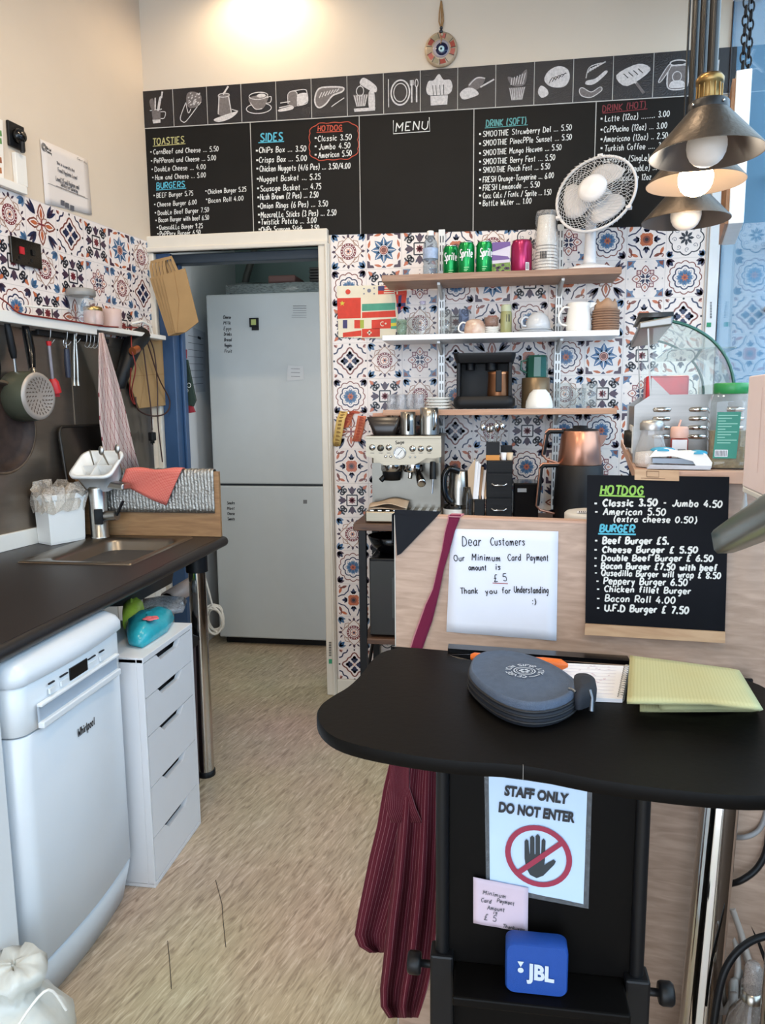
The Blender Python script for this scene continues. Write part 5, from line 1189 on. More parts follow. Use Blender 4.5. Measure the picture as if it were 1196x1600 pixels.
# pile on the fridge, pipe, cable
ZF = 2.022
mb = MB(); rr = random.Random(5); L = [(-1.50, 4.12), (-1.1, 4.1), (-.97, 4.13), (-.97, 4.5), (-1.5, 4.5)]
mb.loft([[Vector((x, y, ZF+.001)) for x, y in L], [Vector((x*1.0, y, ZF+.045+rr.uniform(-.01, .02))) for x, y in L], [Vector((-1.2+(x+1.2)*.7, 4.3+(y-4.3)*.7, ZF+.07+rr.uniform(-.01, .01))) for x, y in L]], M_clear('milky_bag', 'dfe5e5', 1.4, .15, .55, '9aa5a6')); tag(mb.build('plastic_bag'), 'crumpled clear plastic bag spread on top of the fridge', 'bag')
mb = MB(); mb.box(-1.28, -1.12, 4.2, 4.42, ZF+.072, ZF+.115, M('dull_red_box', '6b4b48', .6)); tag(mb.build('food_box', bevel=.01), 'dull red box lying on the plastic bag above the fridge', 'box')
for k in range(6):
    mb = MB(); mb.box(-1.06+.003*(k % 2), -.945, 4.28, 4.5, ZF+.072+.016*k, ZF+.085+.016*k, M('dark_tray', '2b2b2b', .5)); tag(mb.build('tray', bevel=.003), ['lowest', 'second lowest', 'third lowest', 'third highest', 'second highest', 'highest'][k]+' dark flat tray in the stack on top of the fridge', 'tray', 'dark trays stacked on the fridge')
mb = MB(); mb.tube([(-1.56, 4.55, 2.02), (-1.52, 4.55, 2.2), (-1.47, 4.56, 2.34), (-1.47, 4.56, 2.5), (-1.47, 4.86, 2.5)], .022, M('dark_pipe', '3c3f3c', .5), 12); mb.tube([(-1.55, 4.56, 2.44), (-1.35, 4.56, 2.46)], .018, _M['dark_pipe'], 10); tag(mb.build('drain_pipe'), 'dark bent pipe on the store room wall above the fridge', 'pipe')
# notice and the pennant on the store room side wall
SPL = Plane((-1.70, 0, 0), (1, 0, 0))
mb = MB(); NP = M('notice_paper', 'b3b9c2', .8); quad(mb, SPL, [(289, 505), (321, 520), (321, 612), (291, 614)], NP, .003)
for k in range(8): pline(mb, SPL, [(294, 524+11*k), (318, 529+10*k)], .0025, M('grey_ink', '55555c', .8), .004)
quad(mb, SPL, [(309, 525), (314, 527), (314, 531), (309, 529)], INK, .004)
tag(mb.build('notice'), 'printed notice sheet on the store room wall beside the fridge', 'notice')
bx_ = on_y(293, 570, YB+.12)
bt_ = thing('hanging_pouch', 'dark green pouch with red ends hanging on the blue door frame', 'pouch', (bx_.x, YB+.12, bx_.z-.2))
GP = Plane((0, YB+.125, 0), (0, -1, 0))
mb = MB(); mb.prism([GP.hit(x, y) for x, y in [(285, 560), (292, 562), (305, 625), (301, 635), (286, 632)]], (0, .02, 0), M('dark_green_cloth', '22352c', .8, var=.1)); mb.build('body', bt_)
mb = MB(); mb.prism([GP.hit(x, y) for x, y in [(283, 546), (290, 546), (290, 560), (284, 560)]], (0, .02, 0), M('dull_red_cloth', '8e2531', .8)); mb.prism([GP.hit(x, y) for x, y in [(287, 632), (300, 634), (304, 644), (290, 646)]], (0, .018, 0), M('dull_red_cloth', '8e2531', .8)); mb.tube([GP.hit(286, 546)+Vector((0, .01, 0)), GP.hit(284, 530)+Vector((-.03, .0, 0))], .003, INK, 6); mb.build('red_ends', bt_)
mb = MB(); wline(mb, GP, 'LOGO' if False else 'OO', 292, 615, 300, 600, 6, .003, CHALK, .001); mb.build('print', bt_)
# coiled white cable on the floor side of the fridge
mb = MB(); pts = []
for k in range(60): a = k*.62; pts.append(Vector((-1.575+.05*math.cos(a)+.012*math.sin(k*.31), 3.93+.02*math.sin(k*.7), .20+.075*math.sin(a)+.01*math.cos(k*.5))))
mb.tube([Vector(p) for p in _smooth([tuple(p) for p in pts], 2)], .006, WHITE, 6); mb.tube([(-1.58, 3.93, .275), (-1.64, 3.95, .5), (-1.69, 3.98, .9)], .006, WHITE, 6); tag(mb.build('coiled_cable'), 'loose coil of white cable hanging beside the foot of the fridge', 'cable')
# ================================================================== SHELVES ON THE TILED WALL
def X(px, py, y): return on_y(px, py, y).x
def Z(px, py, y): return on_y(px, py, y).z
SHX0, SHX1, SHF = -.474, .494, 3.17
SHZ = (1.94, 1.695, 1.383)
BEECH = M_wood('beech_shelf', '8d6a55', 'a98770', 3, (2, 30, 30), .5)
BIRCH = M_wood('birch_shelf', 'b08468', 'c79a7c', 3, (2, 30, 30), .5)
MELA = M('white_melamine', 'e6e8ea', .35, var=.01)
sh1 = MB(); sh1.box(SHX0, SHX1, SHF, YB-.028, SHZ[0]-.026, SHZ[0], BEECH); tag(sh1.build('wall_shelf', bevel=.002), 'top brown wooden shelf carrying the drink cans and white fan', 'shelf', 'shelves on the tiled wall')
sh2 = MB(); sh2.box(SHX0, SHX1, SHF, YB-.028, SHZ[1]-.022, SHZ[1], MELA); tag(sh2.build('wall_shelf', bevel=.002), 'middle white shelf carrying glasses, cups and the white jug', 'shelf', 'shelves on the tiled wall')
sh3 = MB(); sh3.box(SHX0, SHX1, SHF, YB-.028, SHZ[2]-.024, SHZ[2], BIRCH); tag(sh3.build('wall_shelf', bevel=.002), 'lowest pale wooden shelf carrying the black coffee maker', 'shelf', 'shelves on the tiled wall')
for k in (1, 2):     # patterned paper trims on the shelf edges
    mb = MB(); n = 75; zz = SHZ[k]+.0008
    mb.box(SHX0+.01, SHX1-.01, SHF+.004, YB-.05, zz-.0006, zz, MELA)
    for i in range(n):
        x = SHX0+.012+(SHX1-SHX0-.024)*i/n; mb.poly([(x, SHF+.006, zz+.0006), (x+.007, SHF+.006, zz+.0006), (x+.0115, SHF+.024, zz+.0006), (x+.0045, SHF+.024, zz+.0006)], INK if k == 2 else M('lace_grey', '9aa0a4', .8))
    tag(mb.build('shelf_liner'), ['', 'thin white paper liner with grey edge on the middle shelf', 'black and white zigzag liner on the lowest shelf'][k], 'shelf liner')
SILV = M('white_metal', 'cfcfcd', .35, .3, var=.03)
for i, px in enumerate((691, 872)):
    xr = X(px, 520, YB); up = thing('shelf_upright', ['white slotted shelf upright behind the cans and coffee maker', 'white slotted shelf upright behind the cup stack and jug'][i], 'shelf upright', (xr, YB-.012, .95), 'slotted shelf uprights')
    mb = MB(); mb.box(xr-.014, xr+.014, YB-.026, YB-.001, .93, 2.165, SILV); mb.build('rail', up)
    mb = MB()
    for k in range(30):
        for dx in (-.006, .006): mb.box(xr+dx-.002, xr+dx+.002, YB-.0266, YB-.0255, .95+.04*k, .978+.04*k, INK)
    mb.build('slots', up)
    for z_, t_ in zip(SHZ, (.026, .022, .024)):
        mb = MB(); zz = z_-t_; mb.prism([(xr-.006, YB-.026, zz-.001), (xr-.006, SHF+.05, zz-.001), (xr-.006, SHF+.05, zz-.012), (xr-.006, YB-.026, zz-.05)], (.012, 0, 0), SILV); mb.build('bracket', up, bevel=.001)

def at_shelf(k, px, y): p = Vector((X(px, 500, y), y, SHZ[k]+(.002 if k else .0)));  return p
def scx(px, z, y):      # x on the shelf for pixel column at that height
    d = ray(px, 640); return on_y(px, 640-(z-CAM_H)*FPX/y, y).x
# --- top shelf
S0 = SHZ[0]; y = 3.27
def pos(px, k, y): z = SHZ[k]; return Vector((scx(px, z+.04, y), y, z+(.0016 if k else .0004)))
def on_cyl(mb, txt, c, r, ang0, z, sx, sy, w, mat, slant=.1):
    f = lambda x, yy: Vector((c.x+(r+.0006)*math.sin(ang0+x/r), c.y-(r+.0006)*math.cos(ang0+x/r), c.z+z+yy))
    write(mb, txt, f, w, mat, lambda x, yy: Vector((math.sin(ang0+x/r), -math.cos(ang0+x/r), 0)), sx, sy, slant)
c = pos(673, 0, y)
bo_ = thing('water_bottle', 'clear plastic water bottle with white cap standing on the top shelf', 'bottle', tuple(c))
mb = MB(); mb.lathe([(.030, .001), (.032, .01), (.032, .05), (.030, .055), (.032, .06), (.032, .12), (.028, .145), (.014, .165), (.013, .172)], c, M_clear('bottle_plastic', 'dfe8ee', 1.4, .04, .22, 'b4bcc6'), n=24, cap=False); mb.build('body', bo_)
mb = MB(); mb.lathe([(.0145, .170), (.015, .172), (.015, .188), (.013, .190), (0, .190)], c, PLASTIC_W, n=20); mb.build('cap', bo_)
mb = MB(); mb.lathe([(.0325, .075), (.0325, .118)], c, M('blue_label', '9fb0cc', .4, var=.35, scale=50), n=24, cap=False); mb.build('label', bo_)
SPR = M('green_can', '0e8a45', .25, .55, var=.05); ALU = M('can_metal', 'b9b9b6', .22, 1.0, var=.03); PALEG = M('pale_green_print', 'a9d7a4', .5)
for k, (px, yy, lab) in enumerate([(705, 3.31, 'green soft drink can behind the other two, next to the shelf upright'), (729, 3.25, 'middle green soft drink can with white lettering'), (757, 3.25, 'green soft drink can touching the purple carton')]):
    c = pos(px, 0, yy); r = .034; h = .133
    cn = thing('soda_can', lab, 'can', tuple(c), 'green soda cans on the top shelf')
    mb = MB(); mb.lathe([(.027, .0005), (.030, .004), (r, .010), (r, h-.016), (.029, h-.004)], c, SPR, n=28, cap=False); mb.build('body', cn)
    mb = MB(); mb.lathe([(.029, h-.004), (.0295, h), (.027, h), (.026, h-.004), (0, h-.004)], c, ALU, n=28); mb.build('lid', cn)
    mb = MB(); on_cyl(mb, 'Sprite', c, r, -.86 if k != 2 else -.55, .070, .00125, .0032, .0045, PAPER, .2)
    for q, wd in ((.028, .5), (.020, .4), (.014, .3)):
        mb.ribbon([Vector((c.x+(r+.0006)*math.sin(a), c.y-(r+.0006)*math.cos(a), c.z+q)) for a in [-.25+wd*1.2*i/6 for i in range(7)]], .0022, (0, -1, 0), PALEG)
    mb.build('lettering', cn)
x0, x1 = scx(769, S0+.05, 3.26), scx(797, S0+.05, 3.26)
ct = thing('juice_carton', 'purple and white juice carton between the green cans and the magenta can', 'carton', ((x0+x1)/2, 3.26, S0))
mb = MB(); mb.box(x0, x1, 3.24, 3.30, S0+.0005, S0+.128, M('carton_white', 'cfc8d6', .4)); mb.build('box', ct, bevel=.002)
mb = MB(); mb.poly([(x0, 3.2394, S0+.128), (x1, 3.2394, S0+.128), (x1, 3.2394, S0+.112), (x0+.02, 3.2394, S0+.095), (x0, 3.2394, S0+.09)], M('carton_purple', '6a4b8c', .4)); mb.poly([(x0, 3.2394, S0+.078), (x1-.01, 3.2394, S0+.070), (x1, 3.2394, S0+.058), (x0, 3.2394, S0+.055)], M('carton_purple', '6a4b8c', .4)); mb.poly([(x0, 3.2394, S0+.001), (x1, 3.2394, S0+.001), (x1, 3.2394, S0+.046), (x0, 3.2394, S0+.042)], M('carton_green', '6f8c3c', .5, var=.5, scale=90))
rr = random.Random(3)
for k in range(9): p_ = Vector((rr.uniform(x0+.008, x1-.008), 3.2388, S0+rr.uniform(.006, .04))); mb.poly([p_+Vector((.007*math.cos(a), 0, .006*math.sin(a))) for a in [2*PI*i/8 for i in range(8)]], M('currant', '3a2236', .4))
mb.build('print', ct)
c = pos(815, 0, 3.26); cn = thing('magenta_can', 'magenta drink can next to the wrapped paper cups', 'can', tuple(c))
mb = MB(); mb.lathe([(.038, .0005), (.0435, .008), (.0435, .115), (.038, .128)], c, M('magenta_metal', 'a32457', .25, .5, var=.15, scale=8), n=28, cap=False); mb.build('body', cn)
mb = MB(); mb.lathe([(.038, .128), (.039, .132), (.036, .132), (.035, .128), (0, .128)], c, M('magenta_lid', '7c1a3c', .3, .5), n=28); mb.build('lid', cn)
mb = MB()
for a0, a1, z0, z1 in [(.35, .75, .008, .04)]: mb.grid([[Vector((c.x+.0441*math.sin(a0+(a1-a0)*i/4), c.y-.0441*math.cos(a0+(a1-a0)*i/4), c.z+z)) for i in range(5)] for z in (z0, z1)], PAPER)
for i in range(6): a = .4+.05*i; mb.ribbon([Vector((c.x+.0446*math.sin(a), c.y-.0446*math.cos(a), c.z+z)) for z in (.012, .036)], .001, (math.sin(a), -math.cos(a), 0), INK)
mb.build('print', cn)
c = pos(853, 0, 3.26)
cs = thing('paper_cup_stack', 'tall upturned stack of white paper cups in clear wrap beside the fan', 'cups', tuple(c))
mb = MB()
for k in range(9): z0 = .006+.0125*k; mb.lathe([(.047-.0006*k, z0), (.047-.0006*k, z0+.008), (.0455-.0006*k, z0+.009)], c, M('cup_paper', 'dcd7d0', .6), n=24, cap=False)
mb.lathe([(.043, .11), (.034, .225), (.0, .225)], c, M('cup_paper', 'dcd7d0', .6), n=24); mb.build('cups', cs)
rr = random.Random(8); loops = []
for k in range(12): z = .001+.022*k; r_ = .055-.0012*k; loops.append([c+Vector(((r_+rr.uniform(-.004, .005))*math.cos(2*PI*i/24), (r_+rr.uniform(-.004, .005))*math.sin(2*PI*i/24), z)) for i in range(24)])
mb = MB(); mb.loft(loops, M_clear('shrink_wrap', 'ffffff', 1.45, .06, .16, 'dfe2e6')); mb.build('wrap', cs)
mb = MB(); q_ = c+Vector((-.028, -.05, .05))
for i in range(9): mb.box(q_.x+.0032*i, q_.x+.0032*i+(.0016 if i % 3 else .0024), q_.y-.004, q_.y-.0035, q_.z, q_.z+.028, INK)
mb.build('barcode', cs)
# --- fan
fb_ = Vector((scx(921, S0, 3.28), 3.285, S0)); fn = thing('desk_fan', 'white desk fan with round cage standing at the end of the top shelf', 'fan', tuple(fb_))
FANW = M('fan_white', 'e4e2e2', .35, var=.015)
mb = MB(); mb.lathe([(.105, .0005), (.110, .004), (.105, .012), (.075, .022), (.04, .030), (.028, .036), (0, .036)], fb_, FANW, n=32); mb.build('base', fn)
hc = on_y(931, 303, 3.19); mb = MB(); mb.tube([fb_+Vector((0, 0, .03)), fb_+Vector((.0, 0, .12)), Vector((fb_.x-.0, fb_.y-.01, hc.z-.07)), hc+Vector((.02, .08, -.03))], [.027, .022, .022, .028], FANW, 16); mb.build('pole', fn)
fnm = Vector((-.40, -.86, .30)).normalized()
fu = fnm.cross(Vector((0, 0, 1))).normalized(); fv = fu.cross(fnm)
FR_ = .158
mb = MB(); mb.lathe([(.03, -.10), (.05, -.09), (.055, -.05), (.045, -.03), (0, -.03)], hc, FANW, axis=fnm, n=20); mb.build('motor', fn)
mb = MB(); mb.tube([hc+(fu*math.cos(2*PI*k/48)+fv*math.sin(2*PI*k/48))*FR_ for k in range(49)], .006, FANW, 8)
for k in range(3): a = PI/2+2*PI*k/3; p_ = hc+(fu*math.cos(a)+fv*math.sin(a))*(FR_+.004); mb.obox(p_, fu*.010, fv*.006, fnm*.008, FANW)
mb.build('cage_ring', fn)
WIREM = M('cage_wire', 'c9c8c8', .4, .2)
for side, nm in ((1, 'front_cage'), (-1, 'rear_cage')):
    mb = MB(); nw = 48
    for k in range(nw):
        a = 2*PI*k/nw; pts = []
        for j in range(6):
            t = j/5; rr_ = .045+(FR_-.047)*t; aa = a+side*.9*(1-t); dep = side*(.012+.036*math.sqrt(max(0, 1-(rr_/FR_)**2)))
            pts.append(hc+(fu*math.cos(aa)+fv*math.sin(aa))*rr_+fnm*dep)
        mb.tube(pts, .0011, WIREM, 4, cap=False)
    for rr_ in (.08, .115): mb.tube([hc+(fu*math.cos(2*PI*k/40)+fv*math.sin(2*PI*k/40))*rr_+fnm*side*(.012+.036*math.sqrt(1-(rr_/FR_)**2)) for k in range(41)], .0012, WIREM, 4)
    mb.build(nm, fn)
mb = MB(); mb.lathe([(.058, .040), (.056, .048), (.04, .058), (0, .062)], hc, FANW, axis=fnm, n=28); mb.build('hub_badge', fn)
for k in range(3):
    mb = MB(); a0 = R(100+120*k); P = []
    for j in range(7):
        t = j/6; r_ = .035+.098*t; row = []
        for i in range(7):
            s = i/6-.5; aa = a0+s*(1.15 if t < .85 else 1.0)*(.72+.62*math.sin(PI*min(1, .25+.6*t)))+.25*t; row.append(hc+(fu*math.cos(aa)+fv*math.sin(aa))*r_+fnm*(.022*s-.006))
        P.append(row)
    mb.grid(P, M('blade_white', 'd2cfcf', .4)); mb.build('blade', fn, solid=.002)
# --- flags poster
FP = Plane((0, YB-.006, 0), (0, -1, 0))
po = thing('flag_poster', 'hand coloured sheet of world flags taped on the tiles beside the shelves', 'poster', tuple(FP.hit(580, 528)))
CREAM = M('poster_cream', 'e6dcc4', .8); FRED = M('flag_red', 'd2402e', .7, var=.12, scale=40); FGRN = M('flag_green', '4f9c84', .7, var=.12, scale=40); FNAV = M('flag_navy', '44406c', .7, var=.15); FYEL = M('flag_yellow', 'd8c440', .7); FORE = M('flag_cream_dark', 'cfc6b0', .8)
mb = MB(); quad(mb, FP, [(527, 447), (634, 445), (636, 476), (624, 480), (618, 526), (601, 529), (529, 527)], CREAM, 0); mb.build('sheet', po, solid=.0012)
mb = MB()
def fq(pts, m_, o_=.0012): quad(mb, FP, pts, m_, o_)
def fdisc(x, y, r, m_, o_=.002): fq([(x+r*math.cos(2*PI*i/14), y+r*math.sin(2*PI*i/14)) for i in range(14)], m_, o_)
fdisc(544, 456, 4, FRED); fdisc(577, 454, 3, M('flag_grey', '777a8c', .7))
for x, y in [(569, 451), (585, 450), (569, 459), (585, 459)]: fdisc(x, y, 1.2, _M['flag_grey'])
fq([(591, 447), (616, 446), (616, 459), (591, 460)], FRED)
for k in range(3): fq([(600, 449.5+3.6*k), (616, 449+3.6*k), (616, 450.7+3.6*k), (600, 451.3+3.6*k)], CREAM, .002)
fq([(591, 447), (601, 446.6), (601, 454), (591, 454)], FNAV, .0024)
fq([(617, 446), (635, 445), (636, 458), (617, 460)], FRED); fq([(620, 446), (622, 446), (622, 460), (620, 460)], CREAM, .002); fq([(617, 454), (636, 452), (636, 453.6), (617, 455.6)], CREAM, .002)
fq([(527, 466), (564, 465), (564, 497), (528, 498)], FRED); fq([(535+4.4*math.sin(PI*k/5)*(1 if k % 2 == 0 else .42), 474-4.4*math.cos(PI*k/5)*(1 if k % 2 == 0 else .42)) for k in range(10)], FYEL, .002)
fq([(566, 475), (618, 473), (618, 484), (566, 486)], FGRN); fq([(566, 488), (618, 485), (619, 495), (566, 497)], FRED)
fq([(618, 460), (636, 458), (634, 476), (622, 490)], FRED); fq([(623, 462), (628, 461), (626, 488), (622, 490)], FNAV, .002); fq([(620, 474), (634, 473), (634, 478), (620, 480)], FNAV, .002)
fq([(536, 500), (543, 500), (543, 513), (536, 513)], FNAV); fq([(554, 500), (563, 500), (563, 513), (554, 513)], FRED); fq([(563, 500), (569, 500), (569, 513), (563, 513)], M('flag_lime', 'a9b44a', .7)); fq([(581, 500), (611, 498), (611, 513), (581, 514)], FRED)
pts = [(598+3.2*math.cos(a), 506+3.2*math.sin(a)) for a in [R(60+30*k) for k in range(9)]]; pline(mb, FP, pts, .003, CREAM, .002); fdisc(603, 505.5, 1.5, CREAM)
fq([(611, 498), (620, 497), (620, 504), (611, 505)], FGRN); fq([(611, 505), (620, 504), (620, 509), (611, 510)], FYEL); fq([(611, 510), (620, 509), (620, 514), (611, 514)], FGRN)
fq([(536, 520), (565, 516), (565, 525), (536, 527)], FRED); fq([(566, 514), (594, 513), (594, 526), (566, 527)], FRED); fq([(574, 518.5), (581, 518.5), (581, 521), (574, 521)], CREAM, .002); fq([(576.3, 516), (578.7, 516), (578.7, 523.5), (576.3, 523.5)], CREAM, .002)
mb.build('drawn_flags', po)
# --- middle shelf
def tumbler(name, lab, cat, c, r, h, grp, r2=None, mat=None):
    r2 = r2 or r*.88; o = thing(name, lab, cat, tuple(c), grp)
    mb = MB(); mb.lathe([(r2*.9, .0005), (r2, .003), (r, h), (r-.0022, h), (r2-.002, .010), (0, .009)], c, mat or GLASS, n=22); mb.build('body', o); return o
GG = 'clear glasses on the middle shelf'
GREENG = M_clear('green_tint_glass', 'e4f0e8', 1.45, .03, .12, 'b5c6ba')
tumbler('glass_tumbler', 'small greenish glass at the flag poster end of the middle shelf', 'glass', pos(628, 1, 3.27), .024, .072, GG, mat=GREENG)
def stem_bottle(c, lab):
    o = thing('glass_bottle', lab, 'bottle', tuple(c), None); mb = MB(); mb.lathe([(.028, .0005), (.03, .008), (.03, .07), (.020, .095), (.013, .11), (.012, .135), (.015, .138)], c, GLASS, n=22, cap=False); mb.build('body', o)
    mb = MB(); mb.lathe([(.013, .136), (.013, .15), (0, .152)], c, M_clear('stopper', 'f4f0ff', 1.5, .05, .3, 'd9d6e2'), n=14); mb.build('stopper', o)
stem_bottle(pos(661, 1, 3.29), 'tall clear carafe bottle with stopper on the middle shelf')
tumbler('glass_tumbler', 'wide clear glass behind the carafe bottle', 'glass', pos(646, 1, 3.36), .027, .09, GG)
tumbler('glass_tumbler', 'tall clear glass in front of the slotted upright', 'glass', pos(697, 1, 3.27), .026, .105, GG)
tumbler('glass_tumbler', 'clear glass between the upright and the blue tinted one', 'glass', pos(712, 1, 3.36), .026, .10, GG)
tumbler('glass_tumbler', 'tall blue tinted glass behind the brown patterned cup', 'glass', pos(725, 1, 3.33), .024, .115, GG, mat=M_clear('blue_tint_glass', 'e6edf8', 1.45, .03, .12, 'bcc9de'))
c = pos(742, 1, 3.25); cu = thing('painted_cup', 'upturned cream cup with rusty brown painting and a looped handle', 'cup', tuple(c))
RUST = M('rust_glaze', 'd8bfa4', .2, var=.9, scale=34)
RUST.node_tree.nodes['Mix'].inputs[6].default_value = lin('a2522a'); RUST.node_tree.nodes['Mix'].inputs[7].default_value = lin('efe6d4')
mb = MB(); mb.lathe([(.044, .0005), (.045, .003), (.044, .03), (.036, .054), (.022, .062), (0, .062)], c, RUST, n=26); mb.build('bowl', cu)
mb = MB(); mb.tube([Vector(p) for p in _smooth([tuple(c+Vector(v)) for v in [(-.038, -.01, .048), (-.052, -.014, .05), (-.066, -.018, .034), (-.064, -.018, .014), (-.044, -.012, .008)]], 3)], .0035, CERAMIC, 8); mb.build('handle', cu)
for k in range(4):
    c = pos(768, 1, 3.28); c.z += .008*k; mb = MB(); mb.lathe([(.024, .0003), (.036, .005), (.0365, .0072), (.034, .0074), (.022, .003), (0, .003)], c, CERAMIC, n=26); tag(mb.build('saucer'), ['bottom saucer', 'second saucer', 'third saucer', 'top saucer'][k]+' of the short stack behind the painted cup', 'saucer', 'saucers behind the painted cup')
c = pos(768, 1, 3.28); c.z += .036; o_ = tumbler('glass_bowl', 'pinkish glass dish standing on the stacked saucers', 'glass', c, .032, .036, None, mat=M_clear('rose_tint_glass', 'ead7cf', 1.42, .05, .35, 'bda79c'))
c = pos(791, 1, 3.27); sp_ = thing('seasoning_bottle', 'slim yellow green bottle beside the white upturned cup', 'bottle', tuple(c))
mb = MB(); mb.lathe([(.022, .0005), (.024, .004), (.024, .085), (.021, .095)], c, M('olive_bottle', '9a9a6a', .25, var=.1), n=20); mb.build('body', sp_); mb = MB(); mb.lathe([(.022, .094), (.022, .118), (.018, .122), (0, .122)], c, M('pale_green_cap', 'b4bda0', .4), n=20); mb.build('cap', sp_)
mb = MB()
for i in range(3): a = .1+.25*i; mb.ribbon([Vector((c.x+.0246*math.sin(a), c.y-.0246*math.cos(a), c.z+z)) for z in (.05, .08)], .003, (math.sin(a), -math.cos(a), 0), INK)
mb.build('print', sp_)
c = pos(836, 1, 3.27)
for k in range(2):
    cc = c+Vector((0, 0, .0095*k)); mb = MB(); mb.lathe([(.045, .0003), (.075-.006*k, .006), (.076-.006*k, .009), (.072-.006*k, .0092), (.043, .004), (0, .004)], cc, M('grey_white_ceramic', 'c9cdd2', .15, var=.02), n=32); tag(mb.build('saucer'), ['lower grey white saucer under the upturned white cup', 'upper grey white saucer under the upturned white cup'][k], 'saucer', 'saucers under the white cup')
cc = c+Vector((.012, 0, .0195)); cu = thing('white_cup', 'grey white cup upturned on two saucers on the middle shelf', 'cup', tuple(cc)); mb = MB(); mb.lathe([(.050, .0005), (.052, .004), (.051, .022), (.042, .048), (.026, .062), (.022, .066), (0, .066)], cc, M('grey_white_ceramic', 'c9cdd2', .15), n=28); mb.build('bowl', cu)
mb = MB(); mb.tube([Vector(p) for p in _smooth([tuple(cc+Vector(v)) for v in [(-.042, -.02, .045), (-.056, -.028, .046), (-.068, -.034, .032), (-.066, -.034, .014), (-.05, -.026, .010)]], 3)], .0045, M('grey_white_ceramic', 'c9cdd2', .15), 8); mb.build('handle', cu)
c = pos(904, 1, 3.26); ju = thing('milk_jug', 'white ceramic jug with round handle beside the brown coaster stack', 'jug', tuple(c))
mb = MB(); mb.lathe([(.046, .0005), (.05, .006), (.052, .03), (.048, .07), (.044, .10), (.048, .118), (.045, .118), (.041, .1), (.045, .05), (.044, .012), (0, .01)], c, CERAMIC, n=30); mb.build('body', ju)
mb = MB(); mb.prism([c+Vector(v) for v in [(.036, -.016, .092), (.072, -.006, .120), (.04, .014, .092), (.03, 0, .085)]], (0, 0, -.004), CERAMIC); mb.prism([c+Vector(v) for v in [(.042, -.016, .119), (.068, -.004, .121), (.042, .012, .119)]], (-.006, 0, -.02), CERAMIC); mb.build('spout', ju, bevel=.003)
mb = MB(); mb.tube([Vector(p) for p in _smooth([tuple(c+Vector(v)) for v in [(-.040, -.015, .10), (-.062, -.022, .10), (-.082, -.028, .07), (-.076, -.026, .036), (-.048, -.015, .028)]], 4)], .0045, CERAMIC, 8); mb.build('handle', ju)
c = pos(946, 1, 3.27); BRC = M('brown_felt', '8f6e58', .85, var=.15, scale=40)
for k in range(9):
    cc = c+Vector((.001*(k % 3-1), 0, .0098*k)); mb = MB(); mb.lathe([(.050, .0003), (.0555, .002), (.0555, .0085), (.053, .0096), (0, .0096)], cc, BRC, n=26); tag(mb.build('coaster'), ['lowest', 'second lowest', 'third lowest', 'fourth lowest', 'middle', 'fourth highest', 'third highest', 'second highest', 'highest'][k]+' brown round coaster in the stack beside the jug', 'coaster', 'brown coasters stacked by the jug')
cc = c+Vector((0, 0, .089)); mb = MB()
mb.loft([[cc+Vector((r_*math.cos(2*PI*i/24), r_*math.sin(2*PI*i/24), z+(amp*(.5+.5*math.cos(4*2*PI*i/24)) if amp else 0))) for i in range(24)] for r_, z, amp in [(.048, .0003, 0), (.044, .014, .012), (.036, .03, .016), (.033, .029, .016), (.042, .006, 0)]], M('tan_paper', 'b08d72', .8), cap=False); mb.poly([cc+Vector((.042*math.cos(2*PI*i/24), .042*math.sin(2*PI*i/24), .006)) for i in range(24)], M('tan_paper', 'b08d72', .8)); tag(mb.build('paper_bowl', solid=.001), 'scalloped brown paper bowl resting on the coaster stack', 'bowl')
# --- lowest shelf
GT = 'upturned tea glasses on the lowest shelf'
for k, px in enumerate((613, 627, 641, 655)):
    c = pos(px, 2, 3.25 if k % 2 else 3.28); o = thing('tea_glass', ['upturned tea glass at the outer end of the lowest shelf', 'second upturned tea glass from the outer end of the lowest shelf', 'third upturned tea glass, between its neighbours on the lowest shelf', 'upturned tea glass next to the plate stack'][k], 'glass', tuple(c), GT)
    mb = MB(); mb.lathe([(.025, .0005), (.026, .002), (.021, .06), (.019, .066), (0, .066)], c, M_clear('frosted_tea_glass', 'eef0f2', 1.42, .06, .3, 'cfd2d8'), n=20); mb.build('body', o)
for k in range(4):
    c = pos(686, 2, 3.27)+Vector((0, 0, .013*k)); mb = MB(); mb.lathe([(.035, .0003), (.056, .007), (.058, .011), (.055, .0115), (.033, .005), (0, .005)], c, CERAMIC, n=30); tag(mb.build('plate'), ['bottom plate', 'second plate from the shelf', 'second plate from the top', 'top plate'][k]+' of the white stack beside the black coffee maker', 'plate', 'white plates beside the coffee maker')
S2 = SHZ[2]+.002; x0, x1 = scx(709, S2+.05, 3.24), scx(805, S2+.05, 3.24); zt0 = Z(757, 553, 3.27)
cm = thing('turkish_coffee_maker', 'black coffee maker with a copper pot on the lowest shelf', 'coffee maker', ((x0+x1)/2, 3.28, S2))
BM = M('matt_black_plastic', '101013', .5, var=.1, spec=.3)
mb = MB(); mb.loft([rrect(x0+.01, x1-.01, 3.20, 3.40, .03, S2+.0005), rrect(x0, x1, 3.19, 3.40, .035, S2+.012), rrect(x0, x1, 3.19, 3.40, .035, S2+.038), rrect(x0+.012, x1-.012, 3.2, 3.4, .03, S2+.052)], BM); mb.build('base', cm)
mb = MB(); mb.box(x0+.015, x1-.015, 3.33, 3.40, S2+.05, zt0-.02, BM); mb.box(x0+.014, x0+.03, 3.21, 3.34, S2+.05, zt0-.02, BM); mb.box(x1-.03, x1-.014, 3.21, 3.34, S2+.05, zt0-.02, BM); mb.build('back', cm, bevel=.004)
